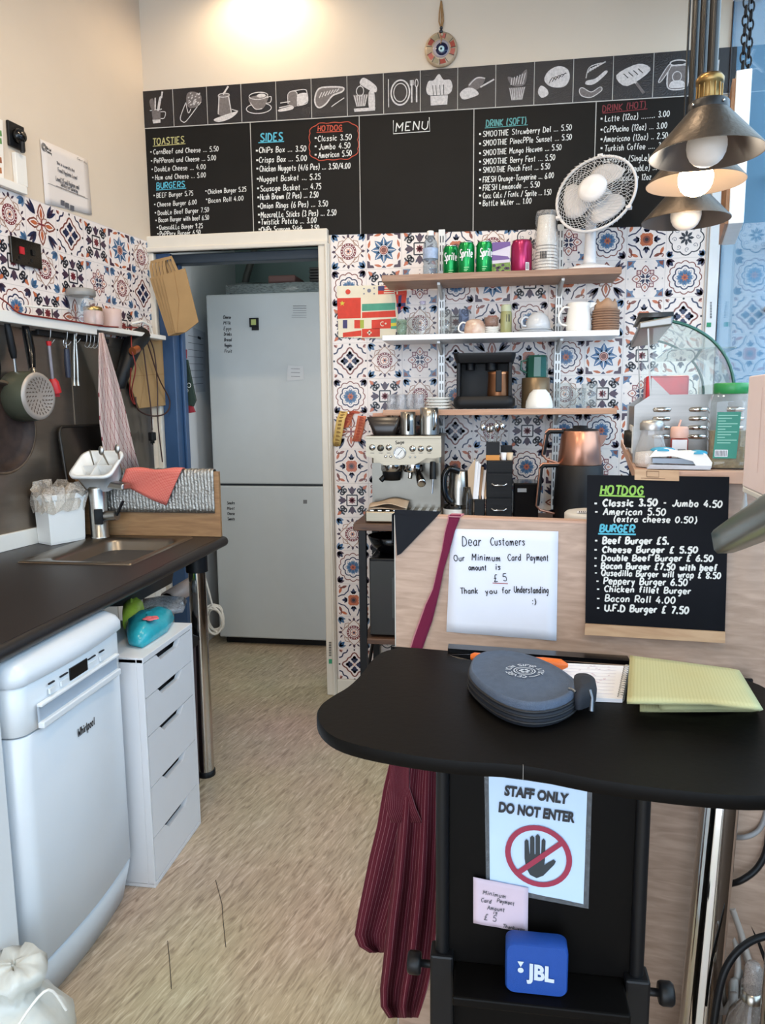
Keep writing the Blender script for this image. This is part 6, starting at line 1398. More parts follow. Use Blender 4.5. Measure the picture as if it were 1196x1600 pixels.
mb = MB(); mb.loft([rrect(x0+.012, x1-.008, 3.20, 3.40, .02, zt0-.04), rrect(x0+.002, x1-.0, 3.185, 3.40, .025, zt0-.012), rrect(x0+.002, x1, 3.185, 3.40, .025, zt0)], BM); mb.lathe([(.026, -.03), (.026, 0)], ((x0+x1)/2+.03, 3.27, zt0-.04), BM, n=18); mb.lathe([(.02, -.028), (.02, 0)], ((x0+x1)/2-.06, 3.27, zt0-.04), BM, n=18); mb.build('hood', cm)
pc = Vector((scx(780, S2+.08, 3.25), 3.255, S2+.0525)); mb = MB(); mb.lathe([(.048, 0), (.050, .004), (.046, .09), (.050, .102), (.047, .102), (.042, .088), (0, .08)], pc, M('copper', 'b9805c', .3, .9, var=.06), n=28); mb.build('pot', cm, label='copper pot')
mb = MB(); mb.obox(pc+Vector((-.002, -.056, .062)), Vector((.013, 0, 0)), Vector((0, .008, 0)), Vector((0, 0, .045)), BM); mb.build('pot_handle', cm, bevel=.004)
c = pos(837, 2, 3.32); mb = MB(); mb.lathe([(.058, .0005), (.06, .004), (.06, .128), (.057, .13), (0, .13)], c, M('bronze_tin', '77644c', .35, .5, var=.06), n=30); tag(mb.build('bronze_tin'), 'tall bronze brown tin behind the white upturned bowl', 'tin')
cc = c+Vector((.003, 0, .1305)); mg_ = thing('green_mug', 'dark green facetted mug upturned on the bronze tin', 'mug', tuple(cc)); mb = MB(); mb.lathe([(.046, .0005), (.047, .004), (.045, .085), (.040, .094), (0, .094)], cc, M('green_glaze', '2c5a4c', .15, var=.15, scale=18), n=10, smooth=False); mb.build('body', mg_)
mb = MB(); mb.tube([cc+Vector((-.04, -.006, .075)), cc+Vector((-.066, -.01, .07)), cc+Vector((-.068, -.01, .035)), cc+Vector((-.042, -.006, .02))], .005, M('green_glaze', '2c5a4c', .15), 8); mb.build('handle', mg_)
c = pos(843, 2, 3.235); mb = MB(); mb.lathe([(.056, .0005), (.058, .006), (.055, .03), (.042, .062), (.030, .074), (.028, .078), (0, .078)], c, CERAMIC, n=30); tag(mb.build('white_bowl'), 'white bowl upturned in front of the bronze tin', 'bowl')
for k, (px, yy, h, lab) in enumerate([(880, 3.28, .105, 'clear handled glass next to the white upturned bowl'), (903, 3.34, .085, 'clear handled glass at the back, between its two neighbours'), (921, 3.26, .10, 'clear handled glass at the display case end of the lowest shelf')]):
    c = pos(px, 2, yy); o = tumbler('handled_glass', lab, 'glass', c, .034, h, 'handled glasses on the lowest shelf')
    mb = MB(); mb.tube([Vector(p) for p in _smooth([tuple(c+Vector(v)) for v in [(.032, -.01, h*.8), (.052, -.016, h*.78), (.054, -.017, h*.4), (.031, -.01, h*.25)]], 3)], .004, GLASS, 8); mb.build('handle', o)

# ================================================================== COUNTER RACK WITH THE COFFEE MACHINE
RX0, RX1, RY0, RY1, RZT = -.560, .62, 3.02, 3.395, .915
DARKOAK = M_wood('dark_oak', '3f2a1e', '6b4a34', 4, (2, 26, 26), .5)
rk = thing('counter_rack', 'dark wood and black metal rack holding the coffee machine along the tiled wall', 'rack', ((RX0+RX1)/2, (RY0+RY1)/2, 0))
mb = MB(); mb.box(RX0-.02, RX1, RY0-.01, RY1, RZT-.03, RZT, DARKOAK); mb.build('top', rk, bevel=.003)
zsh = Z(590, 998, 3.03)
mb = MB(); mb.box(RX0+.01, RX1-.01, RY0+.01, RY1-.005, zsh-.025, zsh, DARKOAK); mb.build('lower_shelf', rk, bevel=.003)
for x in (RX0, RX1-.03):
    for y in (RY0, RY1-.03):
        mb = MB(); mb.box(x, x+.03, y, y+.03, .0, RZT-.03, BLACK); mb.build('post', rk)
mb = MB(); mb.tube([(RX0+.015, RY0+.02, .18), (RX0+.015, RY1-.02, zsh-.03)], .008, BLACK, 8); mb.tube([(RX0+.015, RY1-.015, .14), (RX1-.015, RY1-.015, .14)], .01, BLACK, 8); mb.build('brace', rk)
# microwave and the black bowl above it
mw0, mw1 = X(577, 930, 3.05), .1; mz1 = Z(600, 873, 3.05)
mw = thing('microwave', 'black microwave oven on the lower shelf of the rack', 'microwave', ((mw0+mw1)/2, 3.2, zsh))
mb = MB(); mb.box(mw0, mw1, 3.06, 3.36, zsh+.004, mz1, BLACKG); mb.build('body', mw, bevel=.006)
mb = MB(); mb.box(mw0+.004, mw1-.12, 3.045, 3.058, zsh+.012, mz1-.008, M('oven_glass', '141417', .08)); mb.build('door', mw, bevel=.003)
mb = MB(); mb.box(mw0+.10, mw1-.17, 3.043, 3.046, zsh+.09, mz1-.08, M('oven_window', '2d302f', .2)); mb.build('window', mw)
mb = MB(); bc = Vector((X(612, 860, 3.2), 3.2, mz1)); mb.lathe([(.05, .001), (.085, .03), (.105, .075), (.102, .076), (.08, .034), (0, .012)], bc, BLACKG, n=28); tag(mb.build('black_bowl'), 'glossy black bowl standing on the microwave', 'bowl')
# espresso machine
ex0, ex1 = X(571, 690, 3.06), X(690, 690, 3.06); ez = RZT; ezt = Z(630, 681, 3.06)
em = thing('espresso_machine', 'brushed steel espresso machine with a round pressure gauge', 'espresso machine', ((ex0+ex1)/2, 3.2, ez))
EST = M('espresso_steel', '968c7b', .36, 1.0, var=.06, scale=5, stretch=(1, 1, 50))
mb = MB(); mb.box(ex0+.01, ex1-.008, 3.16, 3.385, ez+.005, ezt-.006, EST); mb.build('body', em, bevel=.008)
mb = MB(); mb.box(ex0, ex1, 3.05, 3.385, ezt-.012, ezt, EST); mb.box(ex0+.02, ex1-.02, 3.07, 3.37, ezt, ezt+.002, BLACK); mb.build('cup_tray', em, bevel=.004)
pz = ezt-.012; EP = Plane((0, 3.058, 0), (0, -1, 0))
Lc = [EP.hit(x, y) for x, y in [(572, 684), (690, 682), (690, 714), (680, 716), (666, 716), (655, 723), (648, 726), (602, 727), (595, 724), (586, 716), (572, 713)]]
mb = MB(); mb.prism(Lc, (0, .10, 0), EST); mb.build('front_panel', em, bevel=.003)
EF = Plane((0, 3.056, 0), (0, -1, 0))
for k, (px, py, r, lab) in enumerate([(582, 699, .013, 'k'), (595, 700, .014, 'k'), (608, 699, .013, 'k'), (645, 701, .013, 'k'), (658, 701, .013, 'k'), (671, 701, .013, 'k'), (603, 713, .006, 'b'), (611, 713, .006, 'b'), (641, 714, .004, 'b'), (649, 714, .004, 'b')]):
    c = EF.hit(px, py); mb = MB(); mb.lathe([(r, -.002), (r, .006), (r*.8, .010 if lab == 'k' else .007), (0, .010 if lab == 'k' else .007)], c, CHROME if k != 1 else M('dark_knob', '5a564e', .3, .8), axis=(0, -1, 0), n=16); mb.build('knob' if lab == 'k' else 'button', em)
c = EF.hit(625, 707.5); mb = MB(); mb.lathe([(.026, -.002), (.026, .008), (.022, .009), (.021, .006), (0, .006)], c, CHROME, axis=(0, -1, 0), n=26); g_ = mb.build('gauge', em)
mb = MB(); mb.lathe([(.0205, .0065), (0, .0066)], c, M('dial_white', 'e4e4e2', .4), axis=(0, -1, 0), n=24); mb.build('dial', g_)
mb = MB(); mb.ribbon([c+Vector((-.008, -.0075, -.01)), c+Vector((.01, -.0075, .012))], .002, (0, -1, 0), INK); mb.build('needle', g_)
mb = MB(); wline(mb, EF, 'Sage', 618, 694, 632, 693, 5, .0022, INK, .001)
for px in (582, 595, 608, 645, 658, 671): pline(mb, EF, [(px-3, 708), (px+3, 708)], .0018, M('grey_ink', '55555c', .8), .001)
mb.build('lettering', em)
mb = MB(); c = Vector((X(612, 735, 3.10), 3.115, Z(612, 732, 3.1))); mb.lathe([(.045, .015), (.045, -.01), (.036, -.014)], c, CHROME, n=24); mb.lathe([(.042, -.012), (.036, -.05), (0, -.05)], c, BLACK, n=20); mb.tube([c+Vector((-.03, -.01, -.035)), c+Vector((-.045, -.02, -.05))], .012, BLACK, 8); mb.build('grinder_cradle', em)
c = Vector((X(646, 733, 3.10), 3.115, Z(646, 730, 3.1))); mb = MB(); mb.lathe([(.042, .012), (.044, -.012), (.040, -.02), (0, -.02)], c, CHROME, n=24); mb.build('group_head', em)
mb = MB(); mb.tube([c+Vector((.015, -.03, -.012)), c+Vector((.03, -.06, -.03)), c+Vector((.045, -.12, -.055))], [.012, .015, .019], BLACKG, 14); mb.build('portafilter_handle', em)
mb = MB(); e_ = c+Vector((.045, -.12, -.055)); dr_ = Vector((.015, -.06, -.025)).normalized(); mb.lathe([(.018, 0), (.018, .004), (.014, .006), (0, .006)], e_, CHROME, axis=dr_, n=18); mb.build('handle_cap', em)
mb = MB(); mb.tube([c+Vector((-.01, -.02, -.02)), c+Vector((-.012, -.03, -.045))], .009, CHROME, 8); mb.build('spout', em)
mb = MB(); a = Vector((X(677, 722, 3.10), 3.09, Z(677, 722, 3.09))); mb.tube([a, a+Vector((0, -.01, -.03)), a+Vector((.002, -.015, -.07))], [.012, .013, .014], BLACK, 10); mb.tube([a+Vector((.002, -.015, -.07)), a+Vector((-.002, -.02, -.13))], .004, CHROME, 8); mb.build('steam_wand', em)
mb = MB(); mb.box(ex0+.012, ex1-.01, 3.155, 3.162, ez+.05, ezt-.12, M('mirror_back', '6e6a62', .3, 1.0, var=.08)); mb.build('splash_plate', em)
mb = MB(); mb.box(ex0+.0, ex1, 3.03, 3.20, ez+.003, ez+.05, EST); mb.build('drip_tray', em, bevel=.006)
mb = MB()
for k in range(9): mb.box(ex0+.02+.033*k, ex0+.035+.033*k, 3.045, 3.15, ez+.05, ez+.053, CHROME)
mb.build('grille', em)
# on top of the machine
zt = ezt+.0022
c = Vector((X(603, 668, 3.17), 3.18, zt)); mb = MB(); mb.loft([rrect(c.x-.05, c.x+.05, c.y-.05, c.y+.05, .02, zt), rrect(c.x-.075, c.x+.075, c.y-.07, c.y+.07, .02, zt+.075), rrect(c.x-.072, c.x+.072, c.y-.067, c.y+.067, .02, zt+.075), rrect(c.x-.045, c.x+.045, c.y-.045, c.y+.045, .02, zt+.01)], M('smoky_plastic', '2a2320', .25)); mb.poly(rrect(c.x-.045, c.x+.045, c.y-.045, c.y+.045, .02, zt+.011), M('smoky_plastic', '2a2320', .25)); tag(mb.build('smoked_dish'), 'smoky dark dish standing on the espresso machine', 'dish')
def steel_jug(name, lab, c, r, h, ang):
    o = thing(name, lab, 'jug', tuple(c), 'steel milk jugs on the espresso machine'); mb = MB(); mb.lathe([(r, .0005), (r, .005), (r*.98, h*.6), (r*.92, h), (r*.89, h), (r*.94, h*.6), (r*.9, .008), (0, .008)], c, STEEL, n=26); mb.build('body', o)
    d = Vector((math.sin(ang), -math.cos(ang), 0)); mb = MB(); mb.tube([Vector(p) for p in _smooth([tuple(c+d*q+Vector((0, 0, z))) for q, z in [(r*.95, h*.85), (r*1.35, h*.82), (r*1.45, h*.4), (r, h*.2)]], 3)], .006, CHROME if 'tall' in lab else BLACKG, 8); mb.build('handle', o)
    mb = MB(); mb.prism([c+Vector((-.008, 0, h-.02)), c+Vector((.008, 0, h-.02)), c+Vector((0, r*.3, h))], (0, .002, 0), STEEL) if False else None
steel_jug('milk_jug', 'shorter steel milk jug in the middle of the espresso machine top', Vector((X(638, 680, 3.13), 3.13, zt)), .034, .095, .15)
steel_jug('milk_jug', 'tall steel milk jug at the kettle end of the espresso machine', Vector((X(671, 680, 3.14), 3.14, zt)), .041, .112, .55)
mb = MB(); q_ = Vector((ex0+.03, 3.24, zt+.0005)); mb.box(ex0+.0, ex0+.07, 3.26, 3.33, zt, zt+.09, M('salmon_box', 'd8a48c', .6)); tag(mb.build('paper_box', bevel=.002), 'salmon pink card box on the rear corner of the espresso machine', 'box')
# roll of tickets on the tiles
tk = thing('ticket_roll', 'curling orange and yellow ticket strips hung on the tiles beside the espresso machine', 'tickets', tuple(BACK.hit(545, 690)))
for k, (pts, col) in enumerate([([(538, 643), (533, 655), (530, 672), (527, 690), (526, 697)], 'd8b56a'), ([(560, 645), (553, 643), (546, 648), (542, 660), (538, 668)], 'd87a54'), ([(566, 650), (564, 662), (561, 676), (557, 690)], 'd8795a')]):
    mb = MB(); P = []
    for i, (x, y) in enumerate(pts): p_ = BACK.hit(x, y, .02+.018*math.sin(i*1.1+k)); P.append([p_+Vector((-.020, 0, .002)), p_, p_+Vector((.020, -.004, 0))])
    mb.grid(P, M('ticket_%d' % k, col, .7, var=.1)); s_ = mb.build('strip', tk, solid=.0006)
    mb = MB()
    for i in range(len(pts)*3-3):
        f = (i+.5)/3; a, b = P[int(f)], P[min(int(f)+1, len(P)-1)]; m0 = a[1].lerp(b[1], f-int(f)); mb.obox(m0+Vector((0, -.0012, 0)), Vector((.010, 0, 0)), Vector((0, .0004, 0)), Vector((0, 0, .005)), M('ticket_ink_%d' % k, ['8a6a34', 'b04a34', 'a84a34'][k], .8))
    mb.build('ticket_print', s_)
mb = MB(); a = BACK.hit(548, 645); mb.tube([a+Vector((0, .0, 0)), a+Vector((0, -.05, 0))], .004, STEEL, 8); mb.build('peg', tk)
# napkin on the drip tray
P = []
for r_ in range(7):
    P.append([on_z(573+62*u-6*r_/6, 795-20*r_/6*(1-.35*u), ez+.055+.012*math.sin(3*u+r_)+.02*(r_/6)) for u in [i/8 for i in range(9)]])
P = [[Vector((ex0+.012+.16*u, 3.04+.10*r_/6, ez+.056+.014*r_/6+.006*math.sin(4*u+r_*.8)*(1-u*.4)-.0*u)) for u in [i/8 for i in range(9)]] for r_ in range(7)]
mb = MB(); NAP = M('kraft_napkin', 'c2a98e', .85, var=.06); mb.grid(P, NAP); mb.grid([[v+Vector((.004, -.004, .016+.006*math.sin(v.x*40))) for v in row] for row in P], NAP); tag(mb.build('napkins', solid=.002), 'folded pale brown napkins lying on the espresso machine drip tray', 'napkins')
# filter coffee maker / steel thermos kettle
c = Vector((X(714, 780, 3.12), 3.13, RZT)); fl = thing('coffee_grinder', 'black and steel jug kettle with white label between the espresso machine and the napkins', 'kettle', tuple(c))
mb = MB(); mb.lathe([(.056, .0005), (.058, .01), (.058, .06), (.05, .075)], c, BLACKG, n=26); mb.build('base', fl)
mb = MB(); mb.lathe([(.0585, .022), (.0585, .055)], c, PLASTIC_W, n=26, cap=False); mb.build('label', fl)
mb = MB(); mb.lathe([(.05, .074), (.047, .14), (.042, .21), (.038, .215), (0, .215)], c+Vector((.012, 0, 0)), STEEL, n=26); mb.build('body', fl)
mb = MB(); mb.tube([Vector(p) for p in _smooth([tuple(c+Vector(v)) for v in [(.01, -.042, .215), (-.03, -.055, .225), (-.05, -.06, .19), (-.045, -.06, .12), (-.02, -.054, .085)]], 4)], [.014]*17, BLACKG, 10); mb.build('handle', fl)
mb = MB(); cc = Vector((X(731, 785, 3.09), 3.08, RZT)); mb.lathe([(.022, .0005), (.024, .01), (.024, .10), (.015, .13), (.012, .15), (0, .15)], cc, M_clear('smoked_glass', 'a8a29a', 1.45, .05, .35, '4a443c'), n=20); tag(mb.build('glass_flask'), 'slim smoked glass flask in front of the steel jug kettle', 'flask')
# napkin holder
x0, x1 = X(742, 770, 3.12), X(758, 770, 3.12)
nh = thing('napkin_holder', 'black napkin holder filled with white and kraft napkins', 'napkin holder', ((x0+x1)/2, 3.13, RZT))
mb = MB(); mb.box(x0, x1, 3.07, 3.20, RZT+.001, RZT+.10, BLACK); mb.build('box', nh, bevel=.003)
mb = MB(); 
for k in range(6): xx = x0-.012+.011*k; mb.prism([(xx-.012*(k < 3), 3.08, RZT+.10), (xx+.006, 3.08, RZT+.10), (xx+.006+.01, 3.085+.012*k, RZT+.27-.014*k), (xx-.016, 3.085+.012*k, RZT+.26-.02*abs(k-2))], (0, .010, 0), [NAP, PAPER, PAPER, M('kraft_napkin_dark', '97795e', .85), PAPER, NAP][k])
mb.build('napkins', nh)
# small drawers with cutlery on top
x0, x1 = X(760, 770, 3.08), X(801, 770, 3.08); zt = Z(780, 720, 3.08)
md_ = thing('mini_drawers', 'black ribbed mini drawers with silver pulls behind the partition', 'drawers', ((x0+x1)/2, 3.16, RZT))
mb = MB(); mb.box(x0, x1, 3.085, 3.30, RZT+.001, zt, BLACK); mb.build('case', md_, bevel=.002)
hh = (zt-RZT)/2.5
for k in range(3):
    z1 = zt-.006-hh*k+(.0 if k else 0); z1 = zt-.006-(0 if k == 0 else .045+hh*(k-1)); z0 = z1-(.040 if k == 0 else hh-.006); z0 = max(z0, RZT+.004)
    mb = MB(); mb.box(x0+.004, x1-.004, 3.074, 3.086, z0, z1, BM)
    for q in range(5): zz = z0+(z1-z0)*(q+.5)/5; mb.box(x0+.006, x1-.006, 3.0725, 3.0745, zz-.003, zz+.002, BLACK)
    d_ = mb.build('drawer', md_)
    if k: mb = MB(); xm = (x0+x1)/2; mb.tube([(xm-.03, 3.068, (z0+z1)/2+.006), (xm-.02, 3.062, (z0+z1)/2), (xm+.02, 3.062, (z0+z1)/2), (xm+.03, 3.068, (z0+z1)/2+.006)], .004, CHROME, 8); mb.build('pull', d_)
xa, xb = X(760, 710, 3.14), X(781, 710, 3.14)
cc = thing('cutlery_box', 'black and orange box of spoons standing on the mini drawers', 'cutlery box', ((xa+xb)/2, 3.14, zt))
mb = MB(); mb.box(xa, xb, 3.10, 3.18, zt+.0005, zt+.075, BLACK); mb.box(xa-.0005, xb+.0005, 3.0995, 3.1805, zt+.0006, zt+.022, M('amber_band', 'd08a3c', .5)); mb.build('box', cc)
rr = random.Random(6)
for k in range(7):
    mb = MB(); b = Vector((xa+.008+.007*k, 3.12+.006*(k % 3), zt+.06)); h = Vector((rr.uniform(-.05, .03), rr.uniform(-.01, .02), .055+rr.uniform(0, .03))); mb.tube([b, b+h*.75], .002, STEEL, 6); mb.sphere(b+h, .011, M('copper_spoon', '9a5a44', .25, .9) if k == 5 else CHROME, 10, 6, (1, .5, 1.3)); tag(mb.build('spoon'), 'long spoon sticking up from the black and orange box', 'spoon', 'spoons in the orange banded box')
for k, px in enumerate((787, 797)):
    c_ = Vector((X(px, 716, 3.12), 3.13, zt+.0005)); mb = MB(); mb.lathe([(.011, 0), (.014, .03), (.012, .03), (.009, .004), (0, .004)], c_, [PAPER, M('beige_cup', 'd9c2a4', .5)][k], n=16); tag(mb.build('portion_pot'), ['tiny white pot on the mini drawers next to the spoon box', 'tiny beige pot on the outer edge of the mini drawers'][k], 'pot')
mb = MB(); xq = X(794, 695, 3.2); mb.box(X(783, 700, 3.2), X(801, 700, 3.2), 3.19, 3.25, zt+.0005, zt+.055, BLACK); tag(mb.build('black_caddy'), 'small black caddy at the rear of the mini drawers', 'caddy')
# black scale with labels
x0, x1 = X(803, 780, 3.12), X(842, 780, 3.12)
ps = thing('black_device', 'glossy black device with grey labels between the mini drawers and double kettle', 'appliance', ((x0+x1)/2, 3.2, RZT)); mb = MB(); mb.box(x0, x1, 3.13, 3.30, RZT+.001, Z(820, 755, 3.13), BLACKG); mb.build('body', ps, bevel=.004)
mb = MB(); a, b = on_y(809, 763, 3.129), on_y(823, 769, 3.129); mb.box(a.x, b.x, 3.1285, 3.131, b.z, a.z, M('grey_sticker', '8d9094', .5)); mb.build('sticker', ps)
# double tea kettle
c = Vector((X(905, 770, 3.10), 3.11, RZT)); kt = thing('double_kettle', 'black kettle with a copper teapot stacked on top and square handles', 'kettle', tuple(c))
COPR = M('rose_copper', 'b5826c', .3, .85, var=.04)
zk = Z(905, 726, 3.1)-RZT; zk2 = Z(905, 673, 3.1)-RZT
mb = MB(); mb.lathe([(.098, .0005), (.102, .01), (.102, .03), (.100, .12), (.094, zk-.004), (.09, zk)], c, BM, n=34); mb.build('lower_kettle', kt)
mb = MB(); mb.lathe([(.086, zk+.0005), (.088, zk+.006), (.074, zk2-.004), (.070, zk2)], c, COPR, n=34); mb.build('teapot', kt)
mb = MB(); mb.lathe([(.070, zk2), (.066, zk2+.006), (.03, zk2+.010), (.028, zk2+.02), (0, zk2+.022)], c, BLACK, n=28); mb.build('lid', kt)
mb = MB(); mb.prism([c+Vector(v) for v in [(.070, -.012, zk+.05), (.108, -.004, zk+.118), (.074, .012, zk+.12), (.074, -.012, zk+.12)]], (0, .016, -.006), COPR); mb.build('spout', kt, bevel=.004)
def sq_handle(z0, z1, xo, name, mat):
    mb = MB(); pts = [(-.07, -.02, z1), (-xo+.012, -.03, z1), (-xo, -.03, z1-.012), (-xo-.012, -.03, z0+.03), (-xo+.004, -.03, z0+.012), (-.08, -.02, z0-.006)]
    mb.tube([c+Vector(p) for p in pts[:4]], [.009]*4, BLACK, 8); mb.tube([c+Vector(p)+Vector((-.006, -.003, .007)) for p in pts[:3]], .005, mat, 8); mb.tube([c+Vector(p)+Vector((-.004, -.003, -.0)) for p in pts[2:]], .005, mat, 8); mb.build(name, kt)
sq_handle(zk+.012, zk2-.002, .135, 'teapot_handle', COPR); sq_handle(.045, zk-.002, .155, 'kettle_handle', COPR)
mb = MB(); mb.lathe([(.045, .0), (.06, .01), (.06, .045), (.05, .055), (0, .06)], Vector((.47, 3.15, RZT+.0005)), M_clear('smoked_glass', 'a8a29a', 1.45, .05, .35, '4a443c'), n=22); tag(mb.build('glass_pot'), 'smoked glass pot beside the double kettle', 'pot')
# ================================================================== COUNTER PARTITION AND WHAT STANDS ON IT
ASH = M_wood('ash_laminate', 'a08471', 'bda08c', 3.5, (2, 24, 24), .42)
LASH = M('pale_edge_band', 'c29a82', .4, var=.04)
DNAVY = M('dark_navy_board', '15171d', .6, var=.08, spec=.15)
PO = PART.o
def PP(s, off, z): v = PO + PU*s + PN*off; return Vector((v.x, v.y, z))     # along the partition, towards the room, height
def ps(px, py, off=0.0): h = PART.hit(px, py, off); return (h-PO).dot(PU), h.z
ZP = 1.178; SL = .02; SRt = 1.02
pt_ = thing('counter_partition', 'ash wood counter partition with handwritten notices behind the black table', 'partition', tuple(PP(.5, -.02, 0)))
def pbox(mb, s0, s1, o0, o1, z0, z1, mat): return mb.hexa([PP(s0, o0, z0), PP(s1, o0, z0), PP(s1, o1, z0), PP(s0, o1, z0), PP(s0, o0, z1), PP(s1, o0, z1), PP(s1, o1, z1), PP(s0, o1, z1)], mat)
mb = MB(); pbox(mb, SL, SRt, -.03, 0, 0, ZP-.004, ASH); mb.build('panel', pt_)
mb = MB(); pbox(mb, SL, SRt, -.031, .001, ZP-.004, ZP, LASH); pbox(mb, SL-.002, SL, -.031, .001, 0, ZP, M('edge_grey', 'b9b6ae', .5)); mb.build('edge_band', pt_)
# dark corner cover
cc_ = [PART.hit(x, y, .003) for x, y in [(617, 796), (690, 799), (684, 806), (627, 865), (621, 868)]]
mb = MB(); mb.prism(cc_, PN*.002, DNAVY); mb.prism([p for p in [PP(SL-.004, .005, ZP+.002), PP(SL-.004, -.04, ZP+.002), PP(SL-.004, -.04, 1.12), PP(SL-.004, .005, 1.12)]], PU*-.002, DNAVY); mb.prism([PP(SL-.004, .005, ZP+.0015), PP(SL+.07, .005, ZP+.0015), PP(SL-.004, -.04, ZP+.0015)], (0, 0, .0015), DNAVY)
tag(mb.build('corner_cover'), 'dark navy triangular cover over the free corner of the ash partition', 'cover')
# note to customers
nt_ = thing('payment_notice', 'handwritten minimum card payment notice beginning Dear Customers on the partition', 'notice', tuple(PART.hit(785, 995)))
NOTE = M('note_paper', 'dfe2ee', .7, var=.03, scale=8, bump=.25, bscale=14)
cs_ = [(705, 826), (873, 830), (870, 1001), (698, 987)]
def sheet(pl, cs, off, mat, n=10, amp=.002, seed=1):
    q = [pl.hit(x, y, off) for x, y in cs]; P = []
    for j in range(n+1):
        v = j/n; P.append([q[0].lerp(q[1], i/n).lerp(q[3].lerp(q[2], i/n), v)+pl.n*(amp*(math.sin(i*1.7+seed)*math.cos(j*1.3+seed*2)+1)) for i in range(n+1)])
    mb = MB(); mb.grid(P, mat); return mb
sheet(PART, cs_, .0015, NOTE, amp=.0008).build('sheet', nt_, solid=.0004)
mb = MB()
for txt, x0, y0, x1, y1, cap in [('Dear', 723, 853, 753, 853, 15), ('Customers', 767, 852, 821, 852, 12), ('Our', 710, 877, 727, 876, 9), ('Minimum', 738, 875, 783, 877, 10), ('Card', 794, 876, 815, 876, 10), ('Payment', 824, 876, 858, 876, 10),
        ('amount', 733, 891, 761, 891, 9), ('is', 775, 890, 783, 890, 9), ('£ 5', 773, 909, 793, 907, 11), ('Thank', 720, 928, 748, 927, 9), ('you', 759, 928, 778, 927, 8), ('for', 785, 927, 799, 927, 9), ('Understanding', 804, 926, 858, 927, 10), (':)', 832, 944, 839, 944, 8)]:
    wline(mb, PART, txt, x0, y0, x1, y1, cap, .0017, INK, .0042, .05)
pline(mb, PART, [(770, 911), (794, 912)], .0014, M('red_ink', 'a04444', .8), .0042)
mb.build('handwriting', nt_)
# small hanging chalkboard with kraft ends
hb = thing('hanging_chalkboard', 'small chalkboard of hot dog and burger prices hung on the partition by a wooden bar', 'menu board', tuple(PART.hit(1025, 995, .012)))
KRW = M_wood('hanger_wood', 'b08a68', 'c9a784', 3, (2, 20, 20), .55)
HB = Plane(PO+PN*.010, PN)
CHB = M('slate_black', '101116', .5, spec=.08, var=.1, scale=8)
mb = MB(); mb.prism([HB.hit(x, y) for x, y in [(918, 742), (1140, 745), (1133, 986), (915, 974)]], PN*.003, CHB); mb.build('board', hb)
mb = MB(); mb.prism([HB.hit(x, y) for x, y in [(915, 973), (1133, 986), (1132.5, 1003), (914, 990)]], PN*.008, KRW); mb.build('bottom_bar', hb, bevel=.001)
mb = MB(); mb.prism([HB.hit(x, y) for x, y in [(992, 733), (1061, 735), (1061, 751), (992, 749)]], PN*.009, KRW); mb.build('top_bar', hb, bevel=.001)
mb = MB(); HO = .0105; pline(mb, HB, [(1011, 736), (1011, 745), (1030, 745.5), (1030, 736.5), (1011, 736)], .0012, M('stamp_brown', '6e4f38', .8), HO); pline(mb, HB, [(1002, 747), (1040, 748)], .0008, M('stamp_brown', '6e4f38', .8), HO); mb.build('stamp', hb)
mb = MB(); HO = .0042
for txt, x0, y0, x1, y1, cap, w_, m_ in [('HOTDOG', 939, 772, 1006, 773, 13, .0034, CH_G), ('- Classic 3.50', 929, 791, 1028, 790, 10, .0034, CHALK), ('- Jumbo 4.50', 1037, 790, 1129, 793, 10, .0026, CHALK), ('- American 5.50', 930, 804, 1041, 805, 10, .0026, CHALK), ('(extra cheese 0.50)', 959, 815, 1090, 817, 9, .0024, CHALK),
        ('BURGER', 938, 831, 992, 832, 11, .0034, CH_B), ('- Beef Burger £5.', 930, 849, 1046, 850, 10, .0032, CHALK), ('- Cheese Burger £ 5.50', 929, 863, 1091, 864, 9, .0031, CHALK), ('- Double Beef Burger £ 6.50', 929, 876, 1115, 877, 9, .0028, CHALK),
        ('- Bacon Burger £7.50 with beef', 929, 888, 1121, 892, 9, .0030, CHALK), ('- Qusedilla Burger will wrap £ 8.50', 930, 899, 1127, 904, 9, .0024, CHALK), ('- Peppery Burger 6.50', 932, 912, 1075, 915, 10, .0026, CHALK), ('- Chicken fillet Burger', 933, 924, 1080, 928, 9, .0026, CHALK), ('- Bacon Roll 4.00', 933, 939, 1056, 943, 10, .0025, CHALK), ('- U.F.D Burger £ 7.50', 933, 954, 1077, 959, 10, .0031, CHALK)]:
    wline(mb, HB, txt, x0, y0, x1, y1, cap, w_, m_, HO, .15)
pline(mb, HB, [(937, 774), (1008, 776)], .003, CH_G, HO); pline(mb, HB, [(935, 834), (994, 835)], .003, CH_B, HO)
mb.build('handwriting', hb)
